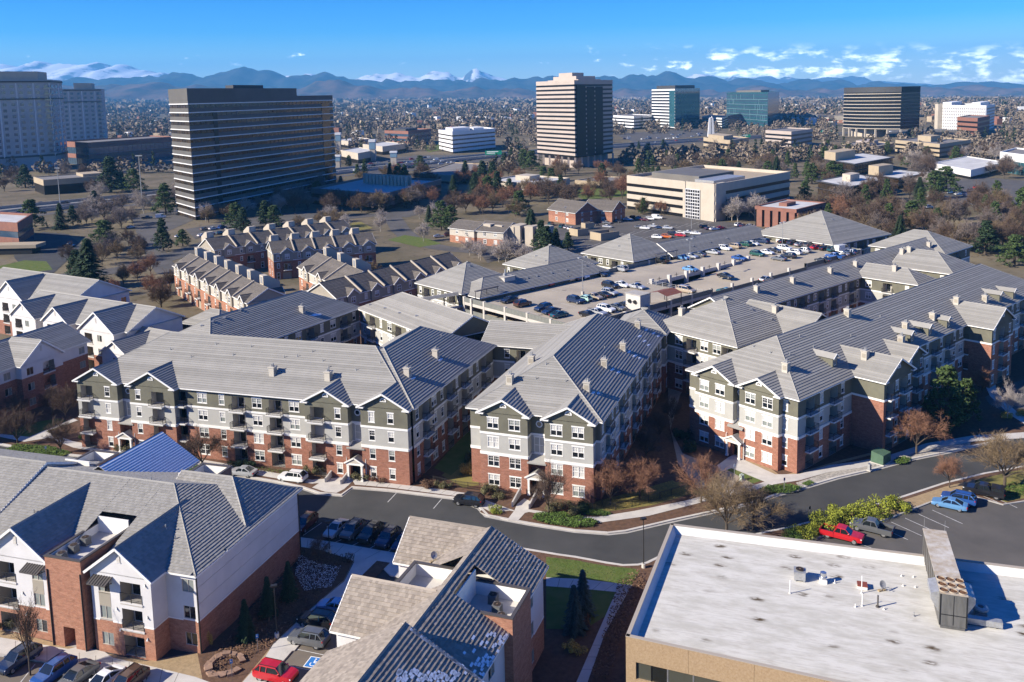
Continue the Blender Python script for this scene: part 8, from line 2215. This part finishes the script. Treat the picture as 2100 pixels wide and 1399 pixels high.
for k_,px,w,h,lab in (
 ('shrub_yellow',(1655,1098),2.6,2.1,'yellow green juniper nearest the white roof in the hedge'),('shrub_yellow',(1692,1082),3.0,2.6,'yellow green juniper second from the white roof'),('shrub_yellow',(1735,1068),3.2,2.8,'yellow green juniper above the red pickup'),('shrub_yellow',(1778,1060),3.0,2.5,'yellow green juniper left of the grey pickup'),('shrub_yellow',(1822,1046),3.2,2.8,'yellow green juniper at the right end of the hedge'),('shrub_green',(1628,1104),2.2,1.6,'darker low juniper at the left end of the hedge'),
 ('shrub_yellow',(1016,1050),1.5,1.3,'round yellow green shrub on the small kerb island'),('shrub_olive',(248,926),1.8,1.9,'olive shrub left of the left porch'),('shrub_olive',(268,924),1.9,2.0,'olive shrub right below the left porch'),('shrub_olive',(288,918),1.4,1.4,'small olive shrub right of the left porch'),('shrub_green',(178,900),1.5,1.6,'green shrub at the left end wall of the long block'),('shrub_olive',(362,938),1.8,1.7,'olive shrub before the second gable of the long block'),('shrub_dark',(488,958),1.7,1.8,'dark shrub by the bare tree island, left one'),('shrub_dark',(512,958),1.6,1.8,'dark shrub by the bare tree island, right one'),
 ('shrub_olive',(626,970),1.9,1.8,'olive shrub left of the concrete ramp walls'),('shrub_olive',(650,968),1.9,1.9,'olive shrub touching the concrete ramp walls'),('shrub_olive',(748,982),1.9,1.9,'olive brown shrub right of the main porch'),('shrub_brown',(778,986),1.8,1.7,'brown shrub below the fourth gable'),('shrub_brown',(880,1000),1.7,1.6,'purplish brown shrub on the mulch bed'),('shrub_olive',(912,1000),1.5,1.5,'olive shrub beside the purplish brown one'),('shrub_olive',(1003,1014),1.9,2.2,'tall olive shrub at the corner of the narrow block'),('shrub_olive',(1022,1022),1.3,1.2,'small olive shrub before the corner of the narrow block'),
 ('shrub_olive',(1142,1048),2.0,1.8,'olive shrub right of the thin bare tree'),('shrub_olive',(1172,1050),2.0,1.9,'olive shrub left of the dark green one'),('shrub_dark',(1190,1048),1.6,1.9,'dark green shrub at the narrow block wall'),('shrub_yellow',(846,968),.8,3.6,'slim yellow columnar tree at the inner corner'),('grass_gold',(958,968),2.2,2.0,'clump of golden tall grass on the shaded lawn'),('shrub_olive',(966,945),1.6,1.8,'olive shrub behind the golden grass'),('grass_gold',(2062,856),1.6,1.3,'golden grass clump by the drop-off loop'),('grass_gold',(2090,850),1.6,1.3,'golden grass clump nearest the right edge'),
 ('shrub_dark',(1400,900),2.2,2.6,'dark round shrub in shade left of the right block'),('shrub_dark',(1412,925),2.0,2.2,'dark round shrub nearer the russet tree'),('grass_gold',(425,1325),.8,2.6,'yellow leafed young shrub at the house corner'),('grass_gold',(1178,1338),1.5,1.4,'dry tan shrub beside the blue spruces'),('shrub_brown',(1205,1285),1.3,1.2,'brown shrub on the shaded lawn edge'),('shrub_olive',(8,1292),1.4,1.6,'grey green shrub at the lower left wall')):
 tree(k_,W(*px,.14),h,lab,SH,w,nvar=3)
def cover(name,px,z,m,n,s,hgt_,label,cat='ground cover'):
 """low leafy cover over a patch of ground"""
 P_ = G(px,z);xs = [p.x for p in P_];ys = [p.y for p in P_];rg = random.Random(len(px)+n);mb = MB();k = 0
 while k < n:
  x,y = rg.uniform(min(xs),max(xs)),rg.uniform(min(ys),max(ys));ins = False;j = len(P_)-1
  for i in range(len(P_)):
   if (P_[i].y > y) != (P_[j].y > y) and x < (P_[j].x-P_[i].x)*(y-P_[i].y)/(P_[j].y-P_[i].y)+P_[i].x: ins = not ins
   j = i
  k += 1
  if not ins: continue
  zz = z+hgt_*(NZ.noise(Vector((x*.8,y*.8,1)))*.4+.6)*rg.uniform(.3,1);a = rg.random()*6.28;t = Vector((math.cos(a),math.sin(a),rg.uniform(-.3,.3)))*s;b = Vector((-math.sin(a),math.cos(a),rg.uniform(-.2,.9)))*s*.6;p = Vector((x,y,zz))
  mb.face([tuple(p-t),tuple(p-b),tuple(p+t),tuple(p+b)])
 return tag(build(name,mb,m),label,cat,kind='stuff')
cover('ground_cover',[(1092,1068),(1100,1056),(1140,1052),(1185,1060),(1228,1072),(1215,1082),(1180,1084),(1120,1076)],.14,LF_GRN,5200,.13,.8,'low green juniper cover along the kerb')
cover('ground_cover',[(1190,1046),(1215,1044),(1255,1054),(1240,1060),(1200,1056)],.14,LF_GRN,1600,.12,.5,'low green cover by the narrow block')
cover('ground_cover',[(1556,1008),(1575,998),(1620,996),(1648,1002),(1625,1012),(1580,1014)],.14,LF_GRN,2600,.12,.7,'low juniper by the sign at the corner');cover('ground_cover',[(1832,948),(1850,938),(1870,944),(1860,952),(1840,954)],.14,LF_GRN,1300,.12,.7,'low juniper beside the utility box');cover('ground_cover',[(1644,992),(1660,986),(1670,993),(1655,998)],.14,LF_GRN,600,.1,.4,'small juniper patch on the river rock')
cover('ground_cover',[(368,976),(382,962),(410,954),(444,955),(464,963),(458,972),(430,978),(392,980)],.15,LF_GRN,2600,.12,.55,'green cover on the kerb island');cover('ground_cover',[(10,925),(30,912),(100,915),(144,928),(120,937),(60,933)],.2,LF_GRN,2600,.14,.5,'green cover on the lawn at left')
cover('ground_cover',[(290,920),(360,930),(350,938),(290,930)],.14,LF_YEL,1600,.1,.5,'yellow green cover before the second gable');cover('ground_cover',[(465,945),(560,962),(620,970),(620,978),(550,970),(465,953)],.14,LF_GRN,2400,.1,.4,'green strip before the flat front');cover('ground_cover',[(2000,1012),(2080,990),(2110,1000),(2110,1015),(2060,1026)],.14,LF_GRN,2200,.12,.5,'green cover under the golden tree')
cover('dry_litter',[(600,1122),(655,1130),(722,1150),(640,1243),(560,1318),(440,1395),(420,1370),(500,1270)],.14,LF_BRN,6500,.13,.5,'brown dry shrubs in the shaded bed');cover('old_snow',[(612,1140),(660,1160),(700,1165),(680,1205),(625,1215),(605,1180)],.3,M_SNOW,2600,.06,.5,'patchy snow in the shaded bed','snow')
cover('dry_litter',[(1270,1190),(1310,1175),(1320,1200),(1245,1399),(1210,1399)],.14,LF_BRN,4200,.13,.9,'dark dry hedge beside the tan building');cover('dry_grass',[(1205,1035),(1290,1010),(1380,985),(1400,1000),(1420,1012),(1340,1036),(1240,1050)],.14,LF_GOLD,3800,.06,.12,'tufty dry lawn','grass')
cover('grass',[(1120,1142),(1180,1149),(1244,1161),(1300,1166),(1312,1170),(1296,1200),(1200,1188),(1120,1184)],.14,LF_GRN,6000,.05,.08,'cut lawn by the lamp post','grass')
bpy.context.view_layer.update()
DG = bpy.context.evaluated_depsgraph_get()
BAD = ('street','highway','parking','far_street','frontage','barrier','path','pavement')
def free(p):
 for dx,dy in ((0,0),(1.5,0),(-1.5,0)):
  ok,loc,n_,i_,o_,m_ = SC.ray_cast(DG,Vector((p.x+dx,p.y+dy,140)),Vector((0,0,-1)))
  if ok and (loc.z > 1.0 or (dx == dy == 0 and any(o_.name.startswith(b) for b in BAD))): return False
 return True
LM = [((470,350),'the dark stepped tower'),((1180,300),'the pinkish tower'),((180,590),'the white houses at left'),((500,560),'the townhouses'),((980,460),'the tan stucco houses'),((1450,420),'the wide beige block'),((1740,380),'the glass pavilions'),((60,350),'the residential towers'),((1900,310),'the tan banded block'),((1780,500),'the end of the deck'),((2030,480),'the right edge'),((800,400),'the low dark parking structure'),((1100,390),'the school')]
def near_lm(x,y): return min(LM,key=lambda l: (l[0][0]-x)**2+2*(l[0][1]-y)**2)[1]
PINES = [(65,470,408),(125,470,415),(150,462,420),(185,592,487),(160,585,510),(215,515,450),(340,440,375),(335,515,447),(375,505,470),(228,395,320),(52,385,337),(485,470,415),(500,476,425),(545,462,410),(562,464,420),(195,425,390),(250,392,352),(275,395,345),(800,374,335),(815,376,340),(830,376,342),(862,345,318),(905,472,410),(925,474,420),(1065,442,390),(1110,512,450),(1090,505,432),(1140,518,468),(1120,522,462),(1165,512,475),(955,375,328),(990,376,330),(1010,376,330),(930,400,358),(975,408,352),(1000,408,360),(1020,400,350),(1050,335,303),(1075,347,305),(1090,350,308),(1035,340,312),(1115,375,340),(1150,398,358),(1130,392,350),(1235,374,335),(1350,366,340),(1415,372,348),(1480,362,325),(1515,368,330),(1440,365,340),(1575,368,330),(1592,374,320),(1650,412,370),(1665,378,335),(1705,382,330),(1720,382,335),(1885,412,362),(1915,408,350),(1940,398,340),(1860,342,315),(1780,312,285),(1800,314,286),(1820,316,290),(1900,332,300),(1960,337,300),(1845,502,440),(1870,472,410),(2020,522,450),(2095,452,385),(1815,452,418),(1285,332,305),(1690,332,300),(1740,318,292),(1560,328,300),(1620,330,305),(2080,545,480),(1990,345,310),(720,425,385),(770,422,382),(790,425,388),(650,408,372),(700,395,360),(880,455,420),(1045,400,365),(600,330,312),(1360,300,285),(1310,305,288)]
cnt = {}
for x,yb,yt in PINES:
 p = W(x,yb);h = AT(x,yt,p.y).z
 ok,loc,*_r = SC.ray_cast(DG,Vector((p.x,p.y,140)),Vector((0,0,-1)))
 for _k in range(5):
  if not (ok and loc.z > 2.5): break
  p = p+Vector((p.x,p.y,0)).normalized()*6;ok,loc,*_r = SC.ray_cast(DG,Vector((p.x,p.y,140)),Vector((0,0,-1)))
 if ok and loc.z > 2.5: continue
 lm = near_lm(x,yb);k_ = trg.choice(('pine','pine','cone','spruce'))
 tree(k_,Vector((p.x,p.y,0)),h,f'dark green {"spruce" if k_ == "spruce" else "pine"} near {lm}',f'evergreens near {lm}',h*trg.uniform(1.4,1.9))
def forest(kind,n,box,h0,h1,place):
 x0,y0,x1,y1 = box;k = 0;tries = 0
 while k < n and tries < n*6:
  tries += 1;x,y = trg.uniform(x0,x1),trg.uniform(y0,y1);p = W(x,y)
  if not free(p): continue
  h = trg.uniform(h0,h1);kk = kind if isinstance(kind,str) else trg.choice(kind)
  ev = kk in ('pine','cone')
  tree(kk,Vector((p.x,p.y,0)),h,f'{"small dark evergreen" if ev else "leafless " + kk.split("_")[1] + " tree"} {place}',f'trees {place} ({kk})',h*trg.uniform(.85,1.15));k += 1
forest(('bare_grey','bare_pale','bare_grey'),30,(150,405,420,475),7,11,'below the highway at left')
forest(('bare_brown','bare_grey'),12,(560,395,690,445),9,13,'at the foot of the dark tower')
forest(('bare_grey','bare_brown','bare_tan'),16,(690,400,860,440),8,12,'along the curved street')
forest(('bare_tan','bare_brown','bare_red'),34,(800,360,1090,445),9,13,'around the school')
forest(('bare_tan','bare_brown','bare_red'),30,(1080,350,1300,425),9,13,'below the pinkish tower')
forest(('bare_tan','bare_brown','bare_grey','pine','pine'),66,(1290,312,1720,372),9,13,'in the belt behind the beige block')
forest(('bare_tan','bare_brown','bare_brown','bare_grey','pine'),75,(1680,385,2110,520),9,13,'beyond the deck at right')
forest('bare_pale',12,(960,480,1090,545),5,9,'beside the far drive')
forest(('bare_grey','bare_brown'),12,(0,345,240,400),10,14,'before the residential towers')
forest('bare_pale',7,(1480,425,1560,460),9,12,'at the corner of the beige block')
forest(('bare_tan','bare_red'),10,(1610,440,1740,480),8,11,'by the brick block')
forest(('bare_brown','bare_pale','bare_grey'),34,(1850,320,2110,400),9,14,'by the white halls')
forest(('bare_grey','bare_pale','bare_tan'),16,(350,430,700,475),7,10,'between the dark tower and the townhouses')
forest(('bare_tan','bare_brown','pine'),14,(700,340,900,372),8,12,'along the highway shoulder')
forest(('bare_tan','bare_grey','bare_brown'),12,(100,500,340,545),6,9,'along the street at left')
forest(('bare_red','bare_tan','bare_brown'),10,(230,550,350,640),5,8,'left of the townhouses')
forest('bare_pale',8,(690,445,900,500),6,9,'on the street corner lawn')
forest(('bare_tan','pine','bare_red'),8,(1290,428,1470,452),6,9,'along the red kerb')
for px,h in (((755,592),10),((735,585),9),((495,620),9),((520,612),9),((455,628),8)): tree('bare_tan',W(*px),h,'pale tan bare tree close against the townhouses','bare trees against the townhouses',h)
# ------------------------------------------------------------------ street furniture and small things
def lamp(px,h,label,z=.13,two=False):
 p = W(*px,z);t = thing('street_lamp',label,'street lamp',p,.3)
 q = MB();q.tube((0,0,0),(0,0,.55),.28,.26,10,0,True);build('base',q,M_CONC2,t)
 q = MB();q.tube((0,0,.5),(0,0,h),.075,.055,8);build('pole',q,M_DARKMETAL,t)
 q = MB();q.box(-.35,-.22,h-.05,.35,.22,h+.16);q.beam((0,0,h),(-.5,0,h+.05),.08,.08);build('lamp_head',q,M_DARKMETAL,t)
lamp((1320,1164),6.6,'tall black lamp post beside the lawn and the white roof',.14);lamp((568,1307),6.2,'dark lamp post by the shaded path and spruces',.15);lamp((676,1134),4.4,'short lamp post in shade before the row of five cars',.15)
for px,yt,lab in (((862,935-500),395,''),((293,432),320,'tall pale mast beside the highway left of the dark tower'),((124,425),345,'thin light mast on the highway before the residential towers'),((1160,470),425,'lamp post in the far lot near the brick bin store'),((1418,470),420,'lamp post in the far lot before the gridded entrance'),((540,535),478,'lamp post between the townhouse rows')):
 if not lab: continue
 p = W(*px);h = AT(px[0],yt,p.y).z;t = thing('light_mast',lab,'light mast',p);s = h/18
 q = MB();q.tube((0,0,0),(0,0,h),.16*s+.04,.10*s+.03,7);build('pole',q,M_STEEL,t);q = MB();q.box(-1.1*s,-.3,h-.1,1.1*s,.3,h+.3*s);build('lamp_head',q,M_STEEL,t)
def post_sign(px,h,m,label,w=.3,hh=.45,z=.14,rz=.4):
 p = W(*px,z);t = thing('post_sign',label,'sign',p,rz)
 q = MB();q.box(-.03,-.03,0,.03,.03,h);build('post',q,M_STEEL,t);q = MB();q.box(-w/2,-.05,h-hh,w/2,-.03,h+.02);build('sign_plate',q,m,t)
 return t
for px,lab in (((476,1388),'blue accessible parking sign nearest the ring of stones'),((529,1335),'blue accessible parking sign in the shaded bed')):
 t = post_sign(px,2.0,M_SIGNBLUE,lab);q = MB();q.tube((-.02,-.052,1.78),(-.02,-.06,1.78),.07,.07,8,0,True);q.box(-.05,-.06,1.72,.06,-.052,1.76);q.box(-.05,-.06,1.86,-.01,-.052,1.96);build('symbol',q,M_SIGNW,t)
post_sign((406,968),1.9,M_SIGNW,'white sign on a post on the tree island');post_sign((95,932),1.5,M_SIGNW,'small white sign on the green lawn at left');post_sign((1608,1008),2.2,mat('sign_purple',(.05,.04,.16),rough=.6),'dark purple sign on a post in the juniper');post_sign((1660,1063),1.8,M_BLACK,'black sign on a post behind the yellow green hedge');post_sign((1506,975),1.9,M_SIGNW,'white sign and green bin post on the small lawn')
def ubox(px,s,m,label,name='utility_box',z=.14,rz=.7):
 p = W(*px,z);t = thing(name,label,'utility box',p,rz)
 q = MB();q.box(-s[0]/2-.15,-s[1]/2-.15,0,s[0]/2+.15,s[1]/2+.15,.1);build('pad',q,M_CONC2,t)
 q = MB();a,b,h = s[0]/2,s[1]/2,s[2];q.add([(-a,-b,.1),(a,-b,.1),(a,b,.1),(-a,b,.1),(-a,-b,h*.86),(a,-b,h*.86),(a*.96,b*.96,h),(-a*.96,b*.96,h)],[[0,1,5,4],[1,2,6,5],[2,3,7,6],[3,0,4,7],[4,5,6,7]]);build('cabinet',q,m,t)
 q = MB();q.box(-.02,-b-.015,.2,.02,-b,h*.84);q.box(a*.3,-b-.04,h*.4,a*.4,-b,h*.5);build('door_seam',q,M_BLACK,t)
M_UG = mat('utility_green',(.075,.135,.085),(.06,.11,.07),2,rough=.6)
ubox((1806,947),(2.5,2.1,1.9),M_UG,'large green utility box on the river rock by the right block');ubox((1783,965),(.5,.4,1.2),M_STEEL,'slim grey utility pedestal left of the green box');ubox((1521,985),(.7,.45,1.0),mat('pale_green',(.42,.50,.42),rough=.6),'pale green utility pedestal on the small lawn')
p = W(1442,1016,.14);t = thing('fire_hydrant','yellow fire hydrant on the dry lawn right of the russet tree','hydrant',p);q = MB()
for a in ((0,.08,.17,.17),(.08,.6,.11,.11),(.6,.78,.13,.04)): q.tube((0,0,a[0]),(0,0,a[1]),a[2],a[3],10,0,True)
build('barrel',q,mat('hydrant_yellow',(.70,.45,.02),rough=.5),t);q = MB();q.tube((-.2,0,.45),(.2,0,.45),.06,.06,8,0,True);q.tube((0,-.2,.42),(0,0,.42),.08,.08,8,0,True);build('outlet',q,bpy.data.materials['hydrant_yellow'],t)
_RP = {}
def railing(pxs,label,z=.14,h=1.1):
 P_ = G(pxs,z);t = thing('railing',label,'railing',P_[0])
 for a,b in zip(P_,P_[1:]):
  L = (b-a).length;n = max(1,round(L/2.3));w = L/n;d = (b-a).normalized();rz = math.atan2(d.y,d.x)
  k = round(w,2)
  if k not in _RP:
   q = MB();q.box(-.035,-.035,0,.035,.035,h+.05)
   for zz in (.12,h-.12,h): q.beam((0,0,zz),(w,0,zz),.03,.035)
   m = int(w/.13)
   for i in range(1,m): x = w*i/m;q.box(x-.009,-.009,.1,x+.009,.009,h)
   _RP[k] = q.mesh('railing_panel',[M_DARKMETAL])
  for i in range(n): p = a+d*(w*i)-P_[0];obj('railing_panel',_RP[k],t,TR(p.x,p.y,0,rz))
railing([(1205,1030),(1235,1040),(1262,1046),(1330,1030),(1400,1010)],'black railing along the dry lawn right of the narrow block');railing([(840,977),(890,990),(935,1000),(985,1006)],'black railing across the shaded lawn between two blocks');railing([(240,925),(265,930)],'short black railing by the left porch');railing([(1000,1010),(1040,1022)],'black railing at the corner of the narrow block');railing([(655,975),(668,985)],'short black railing on the concrete ramp');railing([(1215,1048),(1195,1036)],'short black railing under the last window of the narrow block')
for a,b,lab in (((690,965),(666,990),'left concrete cheek wall of the main porch ramp'),((722,970),(698,994),'right concrete cheek wall of the main porch ramp'),((1066,1015),(1049,1040),'left concrete cheek wall of the narrow block porch'),((1100,1020),(1084,1044),'right concrete cheek wall of the narrow block porch'),((275,920),(248,935),'dark concrete cheek wall of the left porch')):
 A_,B_ = W(*a,.15),W(*b,.15);q = MB();q.add([tuple(v) for v in (Vector((0,0,0)),B_-A_,B_-A_+Vector((0,0,.75)),Vector((0,0,1.3)))]+[tuple(v+Vector((.25,.08,0))) for v in (Vector((0,0,0)),B_-A_,B_-A_+Vector((0,0,.75)),Vector((0,0,1.3)))],[[0,1,2,3],[7,6,5,4],[3,2,6,7],[1,5,6,2],[0,3,7,4]])
 tag(build('cheek_wall',q,M_CONC2,None,Matrix.Translation(A_)),lab,'retaining wall','concrete cheek walls')
rg = random.Random(9);c = W(462,1365,.13);M_STONE = mat('sandstone',(.30,.19,.13),(.22,.14,.10),3,rough=.95)
ring_ = thing('stone_ring','broken ring of red sandstone blocks on the tan gravel','stone ring',c)
for i in range(13):
 a = .5+5.2*i/12;r = 1.75;q = MB();s = [rg.uniform(.35,.6),rg.uniform(.25,.4),rg.uniform(.25,.45)]
 q.box(-s[0],-s[1],0,s[0],s[1],s[2]);q.v = [(x+rg.uniform(-.1,.1),y+rg.uniform(-.1,.1),z+rg.uniform(-.05,.05)) for x,y,z in q.v];build('stone',q,M_STONE,ring_,TR(r*math.cos(a),r*math.sin(a),0,a+1.57))
def bicycle(px,label,rz,z=.16):
 p = W(*px,z);t = thing('bicycle',label,'bicycle',p,rz)
 for x in (-.52,.52):
  q = MB();n = 14
  for i in range(n): a,b = 2*math.pi*i/n,2*math.pi*(i+1)/n;q.beam((x+.33*math.cos(a),0,.34+.33*math.sin(a)),(x+.33*math.cos(b),0,.34+.33*math.sin(b)),.04,.04)
  for i in range(3): a = math.pi*i/3;q.beam((x+.32*math.cos(a),0,.34+.32*math.sin(a)),(x-.32*math.cos(a),0,.34-.32*math.sin(a)),.01,.01)
  build('wheel',q,M_TYRE,t)
 q = MB()
 for a,b in (((-.52,.34),(-.15,.85)),((-.15,.85),(.38,.82)),((.38,.82),(-.02,.3)),((-.02,.3),(-.52,.34)),((-.02,.3),(-.15,.85)),((.38,.82),(.52,.34))): q.beam((a[0],0,a[1]),(b[0],0,b[1]),.04,.04)
 build('frame',q,M_DARKMETAL,t);q = MB();q.beam((.36,-.25,1.0),(.36,.25,1.0),.03,.03);q.beam((.38,0,.82),(.36,0,1.0),.03,.03);build('handlebar',q,M_STEEL,t);q = MB();q.box(-.3,-.06,.92,-.05,.06,.97);build('saddle',q,M_BLACK,t)
bicycle((712,1148),'bicycle leaning at the rack in the shaded bed, left one',1.0);bicycle((720,1150),'bicycle at the rack nearest the path in shade',1.2)
p = W(700,1150,.16);t = thing('bicycle_rack','row of dark hoop bicycle racks in the shaded bed','bicycle rack',p,-.3)
for i in range(3):
 q = MB();n = 8
 for j in range(n): a,b = math.pi*j/n,math.pi*(j+1)/n;q.beam((0,.4*math.cos(a),.5+.4*math.sin(a)),(0,.4*math.cos(b),.5+.4*math.sin(b)),.05,.05)
 for y in (-.4,.4): q.beam((0,y,0),(0,y,.5),.05,.05)
 build('hoop',q,M_DARKMETAL,t,TR(i*.8,0,0))
q0 = gh.hit(890,1152); 
if q0:
 t = thing('satellite_dish','satellite dish on the ridge side of the white roof well','satellite dish',q0[1],.5);dish_parts(t)
rg = random.Random(31)
def snow_strip(x,y,L,w_):
 h_ = gh.hit(x,y)
 if not h_ or h_[2].x < .1: return
 q,n = h_[1],h_[2];u = Vector((0,0,1)).cross(n).normalized()*(L/2);v = n.cross(u).normalized()*(w_/2);q = q-gh.o+n*.085
 snow.face([tuple(q-u-v),tuple(q+u-v),tuple(q+u+v),tuple(q-u+v)])
snow = MB()
for i in range(900):
 x,y = rg.uniform(930,1088),rg.uniform(1288,1399)
 if rg.random() < math.exp(-((x-1062)/62)**2-((y-1385)/62)**2): snow_strip(x,y,rg.uniform(.2,.7),.24)
for i in range(70): snow_strip(rg.uniform(815,940),rg.uniform(1376,1399),rg.uniform(.2,.6),.24)
for i in range(40): snow_strip(rg.uniform(1050,1120),rg.uniform(1115,1170),rg.uniform(.08,.2),.10)
for i in range(60): snow_strip(850+i*2.3,1298+i*1.68,.32,1.0)
s_ = build('snow_patch',snow,M_SNOW,gh.root);s_['kind'] = 'stuff'
t_a = gA+vG*(LG-21.5)+uG*.05;awning(gh,(t_a.x,t_a.y,3.2),math.radians(70),4.5,1.8)
def person(px,label,rz,z=.17):
 p = W(*px,z);t = thing('person',label,'person',p,rz)
 me = bpy.data.meshes.new('body')
 V = [(0,0,.95),(0,0,1.15),(0,0,1.42),(0,0,1.52),(.02,0,1.62),(.02,0,1.74),(0,.10,.92),(.16,.10,.50),(.02,.10,.08),(.16,.10,.05),(0,-.10,.92),(-.06,-.10,.50),(-.28,-.10,.12),(-.16,-.10,.05),(0,.19,1.40),(-.08,.23,1.12),(.06,.22,.90),(0,-.19,1.40),(.06,-.23,1.12),(.2,-.20,.95)]
 E_ = [(0,1),(1,2),(2,3),(3,4),(4,5),(0,6),(6,7),(7,8),(8,9),(0,10),(10,11),(11,12),(12,13),(2,14),(14,15),(15,16),(2,17),(17,18),(18,19)]
 R_ = [.14,.14,.15,.06,.085,.095,.09,.065,.045,.04,.09,.065,.045,.04,.065,.05,.04,.065,.05,.04]
 me.from_pydata(V,E_,[]);o = obj('body',me,t);o.modifiers.new('skin','SKIN');o.modifiers.new('sub','SUBSURF').levels = 1;o.modifiers['sub'].render_levels = 1
 for v,r in zip(me.skin_vertices[0].data,R_): v.radius = (r,r)
 me.skin_vertices[0].data[0].use_root = True
 m,n,l,b = _nm('walker');tc = n.new('ShaderNodeTexCoord');sp = n.new('ShaderNodeSeparateXYZ');l.new(tc.outputs['Object'],sp.inputs[0]);cr_ = n.new('ShaderNodeValToRGB');cr_.color_ramp.interpolation = 'CONSTANT'
 mr = n.new('ShaderNodeMath');mr.operation = 'DIVIDE';l.new(sp.outputs[2],mr.inputs[0]);mr.inputs[1].default_value = 2;l.new(mr.outputs[0],cr_.inputs[0]);e = cr_.color_ramp.elements;e[0].color = (.03,.05,.11,1);e[1].position = .49;e[1].color = (.02,.02,.022,1);x = e.new(.77);x.color = (.42,.26,.19,1);l.new(cr_.outputs[0],b.inputs['Base Color']);me.materials.append(m)
 q = MB();q.tube((.01,0,1.72),(0,0,1.83),.105,.05,10,0,True);build('hair',q,M_BLACK,t)
person((2008,899),'person in a dark jacket and blue jeans walking on the pavement',3.4)
_ON = ['first','second','third','fourth','fifth','sixth','seventh','eighth','ninth','tenth','eleventh','twelfth','thirteenth','fourteenth','fifteenth','sixteenth','seventeenth','eighteenth','nineteenth']
_TN = {2: 'twent',3: 'thirt',4: 'fort',5: 'fift',6: 'sixt'}
def ordinal(i):
 if i < 20: return _ON[i-1]
 a,b = divmod(i,10)
 return _TN[a]+'ieth' if b == 0 else _TN[a]+'y '+_ON[b-1]
bpy.context.view_layer.update()
_by = {}
for o in SC.objects:
 if o.parent is None and o.get('category') and o.get('label') and o.get('kind') != 'stuff': _by.setdefault(o['label'],[]).append(o)
for lab,os_ in _by.items():
 if len(os_) < 2: continue
 os_.sort(key=lambda o: proj(*o.matrix_world.translation)[0])
 g_ = os_[0].get('group') or ''
 for i,o in enumerate(os_): o['label'] = f'{lab}, {ordinal(i + 1)} from the left'
for b in BUILDINGS: b.finish()
